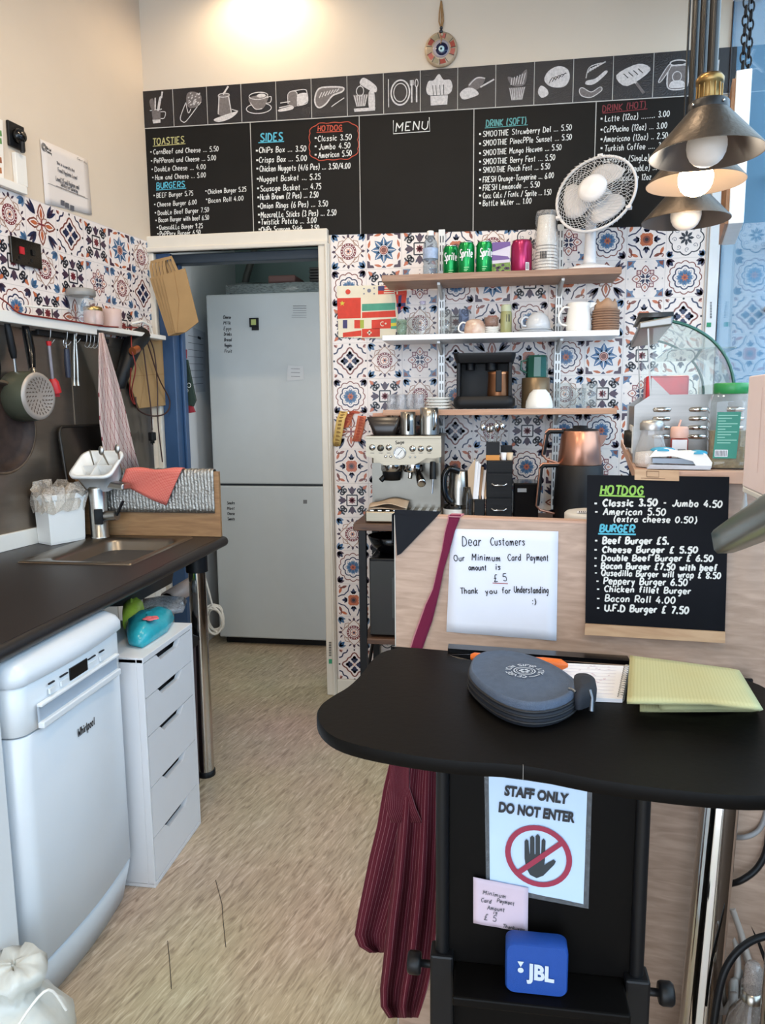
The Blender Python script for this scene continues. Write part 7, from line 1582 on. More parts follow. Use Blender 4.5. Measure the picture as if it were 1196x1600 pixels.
# ash shelf carrying the hot display, set square to the partition
PD = -PN                                                     # away from the customer
def PS(s, d, z): v = PO + PU*s + PD*d; return Vector((v.x, v.y, z))
s_l = ps(992, 733)[0]; ZS = ps(992, 733)[1]-.002; s_r = s_l+.42; SD = 1.25
sh_ = thing('counter_shelf', 'long ash shelf behind the hanging chalkboard carrying the glass display', 'shelf', tuple(PS((s_l+s_r)/2, .6, 0)))
mb = MB(); mb.hexa([PS(s_l, 0, ZS-.022), PS(s_r, 0, ZS-.022), PS(s_r, SD, ZS-.022), PS(s_l, SD, ZS-.022), PS(s_l, 0, ZS), PS(s_r, 0, ZS), PS(s_r, SD, ZS), PS(s_l, SD, ZS)], LASH); mb.build('board', sh_, bevel=.001)
mb = MB(); mb.hexa([PS(s_l+.02, .032, ZP-.3), PS(s_r-.02, .032, ZP-.3), PS(s_r-.02, .05, ZP-.3), PS(s_l+.02, .05, ZP-.3), PS(s_l+.02, .032, ZS-.022), PS(s_r-.02, .032, ZS-.022), PS(s_r-.02, .05, ZS-.022), PS(s_l+.02, .05, ZS-.022)], ASH); mb.build('support', sh_)
for d_ in (SD-.06,):
    for s_ in (s_l+.03, s_r-.05): mb = MB(); mb.hexa([PS(s_, d_, 0), PS(s_+.03, d_, 0), PS(s_+.03, d_+.03, 0), PS(s_, d_+.03, 0), PS(s_, d_, ZS-.022), PS(s_+.03, d_, ZS-.022), PS(s_+.03, d_+.03, ZS-.022), PS(s_, d_+.03, ZS-.022)], BLACK); mb.build('leg', sh_)
# hot display: steel base with louvred ends, quarter round glass
d0, d1 = .16, .66
def DS(px, py, d): pl = Plane(PO+PD*d, PN); h = pl.hit(px, py); return (h-PO).dot(PU), h.z
sl_, zc_ = DS(992, 634, d0); sl2, zt_ = DS(1018, 617, d0); sr_ = sl_+.265
ds_ = thing('hot_display_case', 'stainless hot display case with quarter round glass front on the ash shelf', 'display case', tuple(PS((sl_+sr_)/2, (d0+d1)/2, ZS)))
DST = M('display_steel', '85827e', .34, .95, var=.08, scale=6, stretch=(1, 1, 30))
prof = [(sl_, ZS+.002), (sr_, ZS+.002), (sr_, zt_), (sl2, zt_), (sl_, zc_)]
for nm, dd in (('end_plate', d0), ('end_plate', d1)):
    mb = MB(); mb.prism([PS(s_, dd, z_) for s_, z_ in prof], PD*.004, DST); mb.build(nm, ds_)
mb = MB(); mb.hexa([PS(sl_+.004, d0+.006, ZS+.003), PS(sr_-.004, d0+.006, ZS+.003), PS(sr_-.004, d1-.004, ZS+.003), PS(sl_+.004, d1-.004, ZS+.003), PS(sl_+.004, d0+.006, zc_-.002), PS(sr_-.004, d0+.006, zt_-.012), PS(sr_-.004, d1-.004, zt_-.012), PS(sl_+.004, d1-.004, zc_-.002)], DST); mb.build('base', ds_)
for col in range(3):
    mb = MB()
    for row in range(4):
        s0 = sl_+.035+.068*col; z0 = zt_-.03-.018*row
        mb.lathe([(.0, 0), (.0045, .003), (.0055, .018), (.0045, .033), (0, .036)], PS(s0, d0, z0), CHROME, axis=PU, n=10)
    mb.build('louvres', ds_)
mb = MB(); c = PS(sl_-.001, d0+.06, (ZS+zc_)/2-.01)
mb.hexa([PS(sl_-.002, d0+.02, ZS+.02), PS(sl_+.002, d0+.02, ZS+.02), PS(sl_+.002, d0+.20, ZS+.02), PS(sl_-.002, d0+.20, ZS+.02), PS(sl_-.002, d0+.02, ZS+.075), PS(sl_+.002, d0+.02, ZS+.075), PS(sl_+.002, d0+.20, ZS+.075), PS(sl_-.002, d0+.20, ZS+.075)], PLASTIC_W)
for dd in (.05, .12, .165): mb.lathe([(.018, 0), (.016, .012), (0, .013)], PS(sl_-.002, d0+dd, ZS+.047), BLACK, axis=-PU, n=14)
mb.build('control_panel', ds_)
# quarter round glass
stop, ztop = DS(1022, 500, d0+.01)
sbr, zbr = DS(1148, 604, d0+.01)
arc = [(stop+(sbr-stop)*(math.sin(PI/2*k/14)**1.05), zt_+(ztop-zt_)*(math.cos(PI/2*k/14)**.92)) for k in range(15)]
PGL = M_clear('display_glass', 'f0f7f4', 1.55, .01, .05, 'dfe9e6'); GEDGE = M('glass_edge_green', '1f5a4c', .15, var=.1)
mb = MB(); mb.grid([[PS(s_, d0+.012+(d1-d0-.024)*j/3, z_) for j in range(4)] for s_, z_ in arc], PGL); mb.build('curved_glass', ds_)
for dd in (d0+.010, d1-.010): mb = MB(); mb.tube([PS(s_, dd, z_) for s_, z_ in arc], .0032, GEDGE, 6); mb.build('glass_edge', ds_)
for dd in (d0+.012, d1-.012):
    mb = MB(); mb.poly([PS(s_, dd, z_) for s_, z_ in arc]+[PS(sl2, dd, zt_), PS(sl2, dd, ztop-.02), PS(stop, dd, ztop)], PGL); mb.build('side_glass', ds_)
mb = MB(); mb.hexa([PS(stop-.028, d0, ztop-.018), PS(stop+.035, d0, ztop-.012), PS(stop+.035, d1, ztop-.012), PS(stop-.028, d1, ztop-.018), PS(stop-.028, d0, ztop-.004), PS(stop+.035, d0, ztop+.006), PS(stop+.035, d1, ztop+.006), PS(stop-.028, d1, ztop-.004)], DST); mb.build('top_rail', ds_, bevel=.003)
for dd in (d0+.008, d1-.014): mb = MB(); mb.hexa([PS(sl2-.0015, dd, zt_-.01), PS(sl2+.0015, dd, zt_-.01), PS(sl2+.0015, dd+.004, zt_-.01), PS(sl2-.0015, dd+.004, zt_-.01), PS(stop-.012, dd, ztop-.01), PS(stop-.009, dd, ztop-.01), PS(stop-.009, dd+.004, ztop-.01), PS(stop-.012, dd+.004, ztop-.01)], DST); mb.build('corner_post', ds_)
for dd in (d0+.006, d0+.06): mb = MB(); mb.prism([PS(sl2+.0, dd, zt_), PS(sl2+.036, dd, zt_), PS(sl2+.0, dd, zt_+.036)], PD*.003, DST); mb.build('corner_bracket', ds_)
mb = MB(); mb.prism([PS(sr_-.03, d0+.02, zt_), PS(sr_+.0, d0+.02, zt_), PS(sr_-.012, d0+.02, zt_+.02)], PD*.003, DST); mb.build('corner_bracket', ds_)
mb = MB(); zz = zt_+.09; mb.hexa([PS(sl2+.03, d0+.03, zz), PS(sr_-.075, d0+.03, zz), PS(sr_-.075, d1-.03, zz), PS(sl2+.03, d1-.03, zz), PS(sl2+.03, d0+.03, zz+.003), PS(sr_-.075, d0+.03, zz+.003), PS(sr_-.075, d1-.03, zz+.003), PS(sl2+.03, d1-.03, zz+.003)], PGL); mb.build('inner_shelf', ds_)
mb = MB(); zz = zt_-.010; dm = d0+.30
mb.hexa([PS(sl2+.004, dm, zz), PS(sl2+.10, dm, zz), PS(sl2+.10, dm+.12, zz), PS(sl2+.004, dm+.12, zz), PS(sl2+.004, dm, zz+.058), PS(sl2+.10, dm, zz+.058), PS(sl2+.10, dm+.12, zz+.058), PS(sl2+.004, dm+.12, zz+.058)], M('red_foil', 'd3282c', .25, .2, var=.25, scale=40)); tag(mb.build('red_snack_box', bevel=.004), 'shiny red snack box inside the hot display case', 'box')
mb = MB(); rr = random.Random(4); L = [(stop-.02, .02), (stop+.04, .02), (stop+.045, .20), (stop-.03, .22)]
loops = [[PS(s_+rr.uniform(-.004, .004), d0+d_, ztop+.007) for s_, d_ in L], [PS(s_*1.0+rr.uniform(-.01, .01), d0+d_, ztop+.016) for s_, d_ in L]]
mb.loft(loops, M('dark_film', '3a3a3a', .3, bump=.5)); tag(mb.build('dark_bag'), 'thin dark bag lying along the top of the display case', 'bag')
# sugar shaker
def on_sh(px, d): pl = Plane(PO+PD*d, PN); h = pl.hit(px, 725); s_ = (h-PO).dot(PU); return PS(s_, d, ZS+.0008)
c = on_sh(1017, .075); ks = 1160/1.56
sgr = thing('sugar_shaker', 'glass sugar shaker with chrome lid on the ash shelf', 'shaker', tuple(c))
mb = MB(); SUG = M('sugar', 'e2d8d0', .9, var=.04, scale=200); mb.lathe([(.026, .001), (.030, .008), (.028, .028), (0, .031)], c, SUG, n=24); mb.build('sugar', sgr)
mb = MB(); mb.lathe([(.027, .0004), (.0315, .008), (.0305, .028), (.021, .062), (.0205, .072)], c, M_clear('shaker_glass', 'f6f6f6', 1.5, .03, .2, 'e6e2de'), n=12, smooth=False); mb.build('glass', sgr)
mb = MB(); mb.lathe([(.022, .071), (.0225, .073), (.0225, .084), (.018, .0895), (0, .091)], c, M('satin_lid', 'b8b4b0', .35, .8), n=24); mb.build('lid', sgr)
# small sauce bottle
c = on_sh(1060, .10); sb_ = thing('sauce_bottle', 'little red sauce bottle with a pink cap behind the stapler', 'bottle', tuple(c))
mb = MB(); mb.obox(c+Vector((0, 0, .028)), PU*.016, PD*.012, Vector((0, 0, .0275)), M('sauce_red', 'a04038', .3)); mb.build('body', sb_, bevel=.004)
mb = MB(); mb.lathe([(.016, .055), (.017, .058), (.0165, .074), (.014, .077), (0, .077)], c, M('peach_cap', 'e3b4a2', .4), n=18); mb.tube([c+Vector((-.002, 0, .077)), c+Vector((.002, 0, .09))], .002, M('peach_cap', 'e3b4a2', .4), 6); mb.build('cap', sb_)
mb = MB(); q_ = c-PD*.0128; mb.obox(q_+Vector((0, 0, .032)), PU*.0135, PD*.0004, Vector((0, 0, .02)), PAPER)
for i in range(6): mb.obox(q_-PD*.0006+PU*(-.002+.0024*i)+Vector((0, 0, .024)), PU*.0007, PD*.0002, Vector((0, 0, .010)), INK)
mb.build('label', sb_)
# stapler
c = on_sh(1060, .028); st_ = thing('stapler', 'white stapler with a blue ribbed grip lying on the ash shelf edge', 'stapler', tuple(c))
def stp(s_, z_, hw): return c+PU*s_+Vector((0, 0, z_)), hw
mb = MB(); L = [(-.056, .001), (.054, .001), (.056, .008), (-.05, .009)]; mb.prism([c+PU*a+PN*.016+Vector((0, 0, b)) for a, b in L], PD*.032, M('stapler_base', 'b8bcc4', .4)); mb.build('base', st_, bevel=.003)
mb = MB(); L = [(-.052, .023), (-.042, .036), (-.022, .040), (.0, .034), (.022, .035), (.046, .030), (.057, .014), (.056, .004), (.032, .004), (.024, .016), (-.01, .025)]; mb.prism([c+PU*a+PN*.014+Vector((0, 0, b)) for a, b in L], PD*.028, PLASTIC_W); mb.build('top', st_, bevel=.003)
mb = MB(); mb.prism([c+PU*a+PN*.011+Vector((0, 0, b)) for a, b in [(-.046, .012), (.03, .010), (.03, .020), (-.046, .021)]], PD*.022, M('magazine_grey', '6f757c', .35, .7)); mb.build('magazine', st_)
TQ = M('turquoise_grip', '2f93b4', .4); 
for a0, a1, zz in ((-.05, -.006, .038), (.016, .05, .033)):
    mb = MB(); mb.loft([[c+PU*((a0+a1)/2+(a1-a0)/2*k*math.cos(2*PI*i/16))+PN*(.0165*k*math.sin(2*PI*i/16))+Vector((0, 0, zz-.004+z_)) for i in range(16)] for k, z_ in ((1, 0), (.98, .003), (.8, .0055), (.3, .007))], TQ)
    mb.build('grip', st_)
# herb jar with green lid
c = on_sh(1138, .07); hj = thing('herb_jar', 'large clear jar of dried herbs with green lid and green label', 'jar', tuple(c))
def hloop(hw, hd, z, r=.012): return [c+PU*v.x+PD*v.y+Vector((0, 0, z)) for v in rrect(-hw, hw, -hd, hd, r, 0, 4)]
mb = MB(); mb.loft([hloop(.034, .026, .002), hloop(.036, .028, .014), hloop(.035, .027, .018), hloop(.033, .025, .022), hloop(.0335, .0255, .07)], M('dried_herbs', '7b6a48', .95, var=.5, scale=120, bump=.6, bscale=150)); mb.build('herbs', hj)
mb = MB(); mb.loft([hloop(.037, .029, .0005), hloop(.039, .031, .005), hloop(.038, .030, .016), hloop(.036, .028, .020), hloop(.0375, .029, .12), hloop(.034, .027, .134), hloop(.027, .023, .142)], GLASS, cap=False); mb.build('glass', hj)
mb = MB(); mb.lathe([(.030, .138), (.032, .139), (.032, .156), (.030, .158), (0, .158)], c, M('green_lid', '2a8a4a', .35), n=28); mb.build('lid', hj)
HJ = M('herb_label', '2f7f6c', .5, var=.08); fo = -PD*.0302
mb = MB(); mb.poly([c+PU*a+fo+Vector((0, 0, b)) for a, b in [(-.031, .020), (.009, .020), (.013, .105), (-.027, .105)]], HJ)
for k in range(11): mb.poly([c+PU*a+fo*1.01+Vector((0, 0, b)) for a, b in [(-.025, .098-.005*k), (.008-.01*(k % 3), .098-.005*k), (.008-.01*(k % 3), .0995-.005*k), (-.025, .0995-.005*k)]], M('label_text', '8fc0b0', .6))
mb.poly([c+PU*a+fo*1.01+Vector((0, 0, b)) for a, b in [(-.028, .023), (-.006, .023), (-.006, .036), (-.028, .036)]], PAPER)
for k in range(8): mb.poly([c+PU*(-.0265+.0025*k+a)+fo*1.02+Vector((0, 0, b)) for a, b in [(0, .024), (.0012, .024), (.0012, .035), (0, .035)]], INK)
mb.build('label', hj)
# white round tub behind the partition
c = PP(ps(905, 800)[0]+.03, -.10, ZP-.06)
tbk = thing('round_tub', 'round white lidded tub with a barcode label just behind the partition', 'tub', tuple(c))
bkt = thing('partition_ledge', 'inner ledge on the back of the partition below its top edge', 'ledge', tuple(PP(.45, -.12, .9)))
mb = MB(); pbox(mb, SL+.05, .72, -.22, -.031, ZP-.085, ZP-.065, ASH); mb.build('board', bkt); mb = MB()
for s_ in (.1, .66): mb.prism([PP(s_, -.031, ZP-.085), PP(s_, -.20, ZP-.085), PP(s_, -.031, ZP-.22)], PU*.015, BLACK)
mb.build('bracket', bkt)
c.z = ZP-.0645
mb = MB(); mb.lathe([(.055, .0005), (.058, .004), (.058, .045)], c, PLASTIC_W, n=30); mb.build('body', tbk)
mb = MB(); mb.lathe([(.061, .042), (.062, .045), (.062, .066), (.058, .070), (0, .071)], c, M('tub_lid', 'cfcac2', .4), n=30); mb.build('lid', tbk)
mb = MB(); z_ = c.z+.0716; q = c+PN*.02-PU*.012; mb.poly([Vector((p.x, p.y, z_)) for p in [q-PU*.024-PN*.014, q+PU*.03-PN*.014, q+PU*.03+PN*.018, q-PU*.024+PN*.018]], PAPER)
for i in range(8): a = q+PU*(-.02+.0036*i); mb.poly([Vector((p.x, p.y, z_+.0004)) for p in [a-PN*.010, a+PU*.0018-PN*.010, a+PU*.0018+PN*.014, a+PN*.014]], INK)
a = q+PU*.014; mb.poly([Vector((p.x, p.y, z_+.0004)) for p in [a-PN*.012, a+PU*.012-PN*.012, a+PU*.012+PN*.015, a+PN*.015]], M('yellow_label', 'd8c93c', .6)); mb.build('label', tbk)

# pink board, lever, and roll at the window end of the counter
pk = [at(1171, 588, 1.22), at(1166, 762, 1.22), at(1230, 818, .92), at(1240, 580, .92)]
mb = MB(); zlo = pk[1].z; zhi = pk[0].z; a, b = Vector((pk[0].x, pk[0].y, 0)), Vector((pk[3].x+.02, pk[3].y, 0)); dn = (b-a).normalized(); nn_ = Vector((dn.y, -dn.x, 0))
pbx = thing('pink_paper_block', 'tall pink paper block on a white holder at the window end of the counter', 'paper block', tuple(Vector(((a.x+b.x)/2, (a.y+b.y)/2, zlo))))
mb.hexa([Vector((p.x, p.y, z)) for z in (zlo, zhi) for p in (a, b, b-nn_*.05, a-nn_*.05)], M('pink_paper', 'f0dede', .75, var=.03)); mb.build('paper', pbx, bevel=.002)
mb = MB(); mb.ribbon([Vector((p.x, p.y, z))+nn_*.001 for p, z in ((a.lerp(b, .3), zlo+.03), (a.lerp(b, .3), zhi-.02))], .0012, nn_, M('perforation', 'b98f8a', .8)); mb.build('perforation', pbx)
mb = MB(); mb.hexa([Vector((p.x, p.y, z))+dn*.04-nn_*.052 for z in (ZS-.0, zhi+.09) for p in (a, b, b-nn_*.012, a-nn_*.012)], PLASTIC_W); mb.hexa([Vector((p.x, p.y, z))-nn_*.0 for z in (zlo-.01, zlo-.0005) for p in (a, b, b-nn_*.06, a-nn_*.06)], PLASTIC_W); mb.build('holder', pbx, bevel=.002)
# the holder's post to the floor, and steel lever arm
mb = MB(); pm_ = a.lerp(b, .55)-nn_*.055; mb.tube([Vector((pm_.x, pm_.y, 0)), Vector((pm_.x, pm_.y, zlo-.005))], .02, CHROME, 16); mb.lathe([(.10, 0), (.10, .01), (.03, .02)], Vector((pm_.x, pm_.y, 0)), CHROME, n=24); mb.build('stand', pbx)
lv = thing('steel_lever', 'heavy steel lever arm reaching in front of the hanging chalkboard', 'lever', tuple(at(1160, 840, 1.05)))
e0, e1 = at(1130, 846, 1.12), at(1215, 802, .98); dl = (e1-e0).normalized(); up_ = (Vector((0, 0, 1))-dl*dl.z).normalized(); sd_ = dl.cross(up_)
def lsec(p, w_, h_): return [p+sd_*(w_*x)+up_*(h_*y) for x, y in [(-1, -.7), (-.7, -1), (.7, -1), (1, -.7), (1, .7), (.7, 1), (-.7, 1), (-1, .7)]]
LEV = M('lever_metal', '8d928a', .3, .85, var=.08)
mb = MB(); mb.loft([lsec(e0-dl*.004, .013, .015), lsec(e0, .016, .0185), lsec(e0+dl*.03, .018, .020), lsec(e1, .026, .024), lsec(e1+dl*.34, .028, .026)], LEV); mb.build('arm', lv)
mb = MB()
for t_ in (.075, .098): mb.lathe([(.0035, 0), (.0035, .002), (0, .002)], e0+dl*t_+up_*.0205, INK, axis=up_, n=10)
mb.build('rivet', lv)
mb = MB(); q = e1+dl*.34; mb.tube([q-dl*.03, Vector((q.x, q.y+.02, .0))], .022, STEEL, 12); mb.lathe([(.12, 0), (.12, .012), (.03, .02)], Vector((q.x, q.y+.02, 0)), STEEL, n=24); mb.build('stand', lv)
mb = MB(); a = at(1165, 770, 1.3); mb.tube([a, a+Vector((.0, 0, -.02)), a+Vector((-.006, 0, -.06)), a+Vector((-.010, .0, -.10))], [.002, .005, .006, .008], M('grey_tassel', 'a9a6a4', .8), 8); mb.tube([a, Vector((a.x+.02, a.y+.1, ZS+.001))], .0015, WHITE, 6); tag(mb.build('tassel'), 'pale grey tassel hanging below the ash shelf beside the pink paper', 'tassel')

# ================================================================== BLACK TABLE STAND IN FRONT
ZT = .943
TB = M('table_black', '0b0908', .48, var=.14, scale=8, bump=.06, bscale=90, spec=.1)
left_edge = [on_z(x, y, ZT) for x, y in [(820, 1197), (720, 1190), (640, 1180), (565, 1166), (522, 1152), (502, 1136), (495, 1118), (500, 1102), (518, 1088), (543, 1073), (563, 1054), (580, 1032), (596, 1019), (620, 1013), (650, 1012)]]
fm = on_z(820, 1197, ZT); ax_o = fm.copy(); _fe = on_z(1120, 1244, ZT)-on_z(700, 1188, ZT); axd = Vector((-_fe.y, _fe.x, 0)).normalized()      # mirror axis of the top
axn = Vector((axd.y, -axd.x, 0))
def mirror(p): d = (p-ax_o).dot(axn); return p - axn*(2.12*d)
outline = left_edge + [mirror(p) for p in reversed(left_edge[1:])]
sm_ = [Vector(p) for p in _smooth([tuple(p) for p in outline]+[tuple(outline[0])], 3)][:-1]
tbl = thing('podium_table', 'black height adjustable podium table with a wide curved top', 'table', (fm.x, fm.y+.2, 0))
mb = MB(); cgt = sum(sm_, Vector())/len(sm_)
def tl(k, z): return [Vector((cgt.x+(p.x-cgt.x)*k, cgt.y+(p.y-cgt.y)*k, z)) for p in sm_]
mb.loft([tl(.99, ZT-.019), tl(1, ZT-.016), tl(1, ZT-.003), tl(.994, ZT)], TB, smooth=True); mb.build('tabletop', tbl)
mb = MB(); s0 = on_z(818, 1197, ZT); mb.box(s0.x-.0005, s0.x+.0005, s0.y-.0012, s0.y+.004, ZT-.018, ZT+.0002, M('seam_grey', '6c6863', .5)); mb.build('seam', tbl)
YPN = 1.10
def TX(px, py): return on_y(px, py, YPN)
xl, xr2 = TX(692, 1330).x, TX(1003, 1330).x
mb = MB(); mb.box(xl+.004, xr2-.004, YPN+.002, YPN+.018, .20, ZT-.02, TB); mb.build('panel', tbl)
for x, nm in ((xl, 0), (xr2, 1)):
    zj = TX(690, 1482).z if nm == 0 else TX(990, 1520).z
    mb = MB(); mb.tube([(x, YPN, zj-.02), (x, YPN, ZT-.019)], .011, BLACK, 14); p_ = mb.build('post', tbl)
    mb = MB(); mb.box(x-.019, x+.019, YPN-.018, YPN+.02, .06, zj, BLACK); mb.build('outer_post', tbl, bevel=.004)
    s_ = -1 if nm == 0 else 1; mb = MB(); mb.lathe([(.006, .0), (.006, .016), (.016, .016), (.018, .02), (.018, .034), (.015, .038), (0, .038)], Vector((x+.019*s_, YPN, zj-.03)), BLACK, axis=(s_, 0, 0), n=16); mb.build('knob', tbl)
    mb = MB(); mb.box(x-.022, x+.022, YPN-.22, YPN+.20, .035, .065, BLACK); 
    for yy in (YPN-.19, YPN+.17): mb.lathe([(.022, 0), (.022, .03), (.01, .036)], Vector((x, yy, 0)), BLACK, n=14)
    mb.build('foot', tbl, bevel=.004)
zj_ = on_y(838, 1556, YPN-.055).z+.006
mb = MB(); mb.box(xl+.02, xr2-.02, YPN-.075, YPN+.002, zj_-.022, zj_-.006, TB); mb.build('tray', tbl, bevel=.003)
# ridge strip at the back of the table
mb = MB(); ra_, rb_ = on_z(700, 1020, ZT), on_z(985, 1040, ZT); mb.prism([ra_, rb_, rb_+Vector((0, .028, 0)), ra_+Vector((0, .028, 0))], (0, 0, .008), BLACKG); rt = mb.build('pen_tray', bevel=.002); rt.location.z += .0006; tag(rt, 'thin black tray strip along the rear edge of the podium table', 'tray')
# notices on the table panel
SP = Plane((0, YPN+.001, 0), (0, -1, 0))
sg = thing('staff_only_sign', 'laminated STAFF ONLY DO NOT ENTER sign with a crossed out hand', 'sign', tuple(SP.hit(840, 1410)))
LAM = M_clear('laminate', 'ffffff', 1.5, .1, .35, '8d9299'); SGP = M('sign_paper', 'c3d8f0', .45, var=.02)
mb = MB(); quad(mb, SP, [(757, 1206), (926, 1229), (920, 1420), (760, 1390)], LAM, .0015); mb.build('laminate', sg)
sheet(SP, [(764, 1211), (918, 1233), (912, 1412), (766, 1382)], .002, SGP, amp=.0006).build('sheet', sg)
def sgt(txt, x0, y0, x1, y1, cap, mat, bold):
    mb = MB(); a, b = SP.hit(x0, y0, .0042), SP.hit(x1, y1, .0042); U = b-a; h = (SP.hit(x0, y0-cap, .0042)-a).length; V = Vector((0, 0, 1)); V = (V-U.normalized()*V.dot(U.normalized())).normalized()
    type_mesh(mb, txt, a, U, V, U.length, h, mat, bold); return mb
DKI = M('dark_print', '2a2a2e', .7)
sgt('STAFF ONLY', 788, 1243, 888, 1257, 17, DKI, .05).build('lettering', sg)
sgt('DO NOT ENTER', 779, 1269, 898, 1286, 17, DKI, .05).build('lettering', sg)
cx_, cy_ = 842, 1338
def se(px, py): return (px, py+(px-cx_)*.15)
HAND = [(-22, 2), (-22, -28), (-19, -32), (-15, -30), (-13, -6), (-12, -8), (-12, -36), (-8, -40), (-4, -37), (-4, -8), (-2, -8), (-2, -40), (2, -44), (6, -40), (6, -8), (8, -7), (9, -34), (13, -38), (16, -34), (15, 0), (14, 8), (22, 2), (31, -4), (35, -1), (32, 5), (22, 16), (12, 27), (0, 33), (-12, 29), (-19, 18)]
mb = MB(); pts = [se(cx_+x*.86-3, cy_+y*.9+5) for x, y in HAND]; quad(mb, SP, pts, M('hand_print', '33373a', .7), .0044); mb.build('hand_symbol', sg)
RDP = M('sign_red', '9c2f48', .6); mb = MB(); ring = [se(cx_+48*math.cos(2*PI*k/40), cy_+44*math.sin(2*PI*k/40)) for k in range(40)]
pline(mb, SP, ring, .0085, RDP, .0048, True); pline(mb, SP, [se(cx_-36, cy_+34), se(cx_+36, cy_-26)], .0085, RDP, .0051); mb.build('prohibition_ring', sg)
pn = thing('payment_note', 'small pinkish minimum card payment note under the STAFF ONLY sign', 'note', tuple(SP.hit(782, 1455)))
sheet(SP, [(740, 1370), (826, 1387), (825, 1457), (740, 1442)], .0055, M('pink_note', 'cdb9c6', .75), amp=.0006).build('sheet', pn, solid=.0004)
mb = MB()
for txt, x0, y0, x1, y1, cap in [('Minimum', 755, 1397, 791, 1404, 6), ('Card', 752, 1409, 768, 1412, 6), ('Payment', 777, 1410, 804, 1415, 6), ('Amount', 762, 1421, 789, 1425, 6), ('is', 771, 1428, 778, 1429, 5), ('£ 5', 757, 1437, 776, 1440, 9), ('Thank you', 786, 1449, 820, 1455, 5)]: wline(mb, SP, txt, x0, y0, x1, y1, cap, .0011, GREY_INK, .0078, .1)
mb.build('handwriting', pn)
# blue speaker on the tray
ys = YPN-.055; JP = Plane((0, ys, 0), (0, -1, 0)); a, b = JP.hit(791, 1475), JP.hit(887, 1562)
a.z = JP.hit(840, 1478).z; b.z = zj_-.0055; xa_, xb_ = a.x, b.x
jb = thing('bluetooth_speaker', 'small blue speaker standing on the podium table tray', 'speaker', ((xa_+xb_)/2, ys, b.z))
L = rrect(xa_, xb_, b.z, a.z, .012, 0)
mb = MB(); ctr = Vector(((xa_+xb_)/2, 0, (a.z+b.z)/2))
mb.loft([[Vector((ctr.x+(v.x-ctr.x)*k, y_, ctr.z+(v.y-ctr.z)*k)) for v in L] for k, y_ in ((.94, ys+.034), (1.0, ys+.03), (1.0, ys+.004), (.95, ys))], M('speaker_blue', '14479a', .55, var=.08, bump=.4, bscale=900)); mb.build('body', jb)
mb = MB(); p0 = JP.hit(823, 1536, .0008); p1 = JP.hit(866, 1543, .0008); U = p1-p0; h = (JP.hit(823, 1504, .0008)-p0).length; type_mesh(mb, 'JBL', p0, U, Vector((0, 0, 1)), U.length, h, M('speaker_print', 'c9d2dc', .5), .045, .001)
pe_ = JP.hit(814, 1516, .002); mb.poly([pe_+Vector((.0045*math.cos(t), 0, .0045*math.sin(t))) for t in [2*PI*k/14 for k in range(14)]], M('speaker_print', 'c9d2dc', .5)); mb.poly([JP.hit(x, y, .002) for x, y in [(809, 1502), (819, 1503), (814, 1511)]], M('speaker_print', 'c9d2dc', .5)); mb.build('logo', jb)

# ---- things on the table
DEN = M('denim', '4c586b', .9, var=.14, scale=90, bump=.5, bscale=600); DEND = M('dark_webbing', '1c2029', .8, var=.1)
pu = thing('coin_purse', 'round navy denim zip purse with a white stamp on the podium table', 'purse', tuple(on_z(820, 1080, ZT)))
ZU = ZT+.036
top = [on_z(x, y, ZU) for x, y in [(736, 1045), (740, 1030), (752, 1021), (770, 1017), (800, 1018), (830, 1025), (860, 1037), (885, 1052), (900, 1066), (896, 1078), (884, 1088), (862, 1096), (835, 1099), (806, 1095), (778, 1084), (754, 1068), (741, 1055)]]
top = [Vector(p) for p in _smooth([tuple(p) for p in top]+[tuple(top[0])], 2)][:-1]; cp = sum(top, Vector())/len(top)
def pul(k, z, dy=0): return [Vector((cp.x+(p.x-cp.x)*k, cp.y+(p.y-cp.y)*k+dy, z)) for p in top]
mb = MB(); mb.loft([pul(.98, ZT+.0008, -.004), pul(1.04, ZT+.006, -.005), pul(1.045, ZT+.020, -.003), pul(1.03, ZU-.010)], DEND); mb.build('gusset', pu)
mb = MB(); mb.loft([pul(1.035, ZU-.012), pul(1.03, ZU-.003), pul(1.0, ZU+.001), pul(.95, ZU+.001), pul(.93, ZU-.001), pul(.6, ZU+.003), pul(.15, ZU+.004)], DEN); mb.build('flap', pu)
mb = MB()
for k, zz in enumerate((ZT+.009, ZT+.017, ZT+.025)): mb.tube(pul(1.05-.004*k, zz, -.004+.001*k)+pul(1.05-.004*k, zz, -.004+.001*k)[:1], .0022, M('zip_black', '101218', .6), 6, cap=False)
mb.build('zip_band', pu)
tl_ = [on_z(x, y, ZT+.03) for x, y in [(896, 1062), (915, 1058), (930, 1066), (932, 1078), (922, 1086), (900, 1090)]]; tl_ = [Vector(p) for p in _smooth([tuple(p) for p in tl_]+[tuple(tl_[0])], 4)][:-1]; ct_ = sum(tl_, Vector())/len(tl_)
mb = MB(); mb.loft([[ct_+(p-ct_)*k+Vector((0, 0, z)) for p in tl_] for k, z in ((1, -.018), (1.05, -.004), (.9, .008), (.4, .011))], DEND); mb.build('zip_tail', pu)
mb = MB(); z0 = on_z(922, 1078, ZT+.042); mb.tube([z0, z0+Vector((.003, -.006, -.01)), z0+Vector((.002, -.010, -.028))], [.003, .0025, .004], M('zip_metal', '6c7076', .35, .9), 8); z0 = on_z(896, 1078, ZT+.046); mb.tube([z0+Vector((-.006, .004, 0)), z0, z0+Vector((.003, -.004, -.002))], .0025, M('zip_metal', '6c7076', .35, .9), 8); mb.build('zip_pull', pu)
PUP = Plane((0, 0, ZU+.0055), (0, 0, 1)); STM = M('stamp_white', 'b4bcc8', .9)
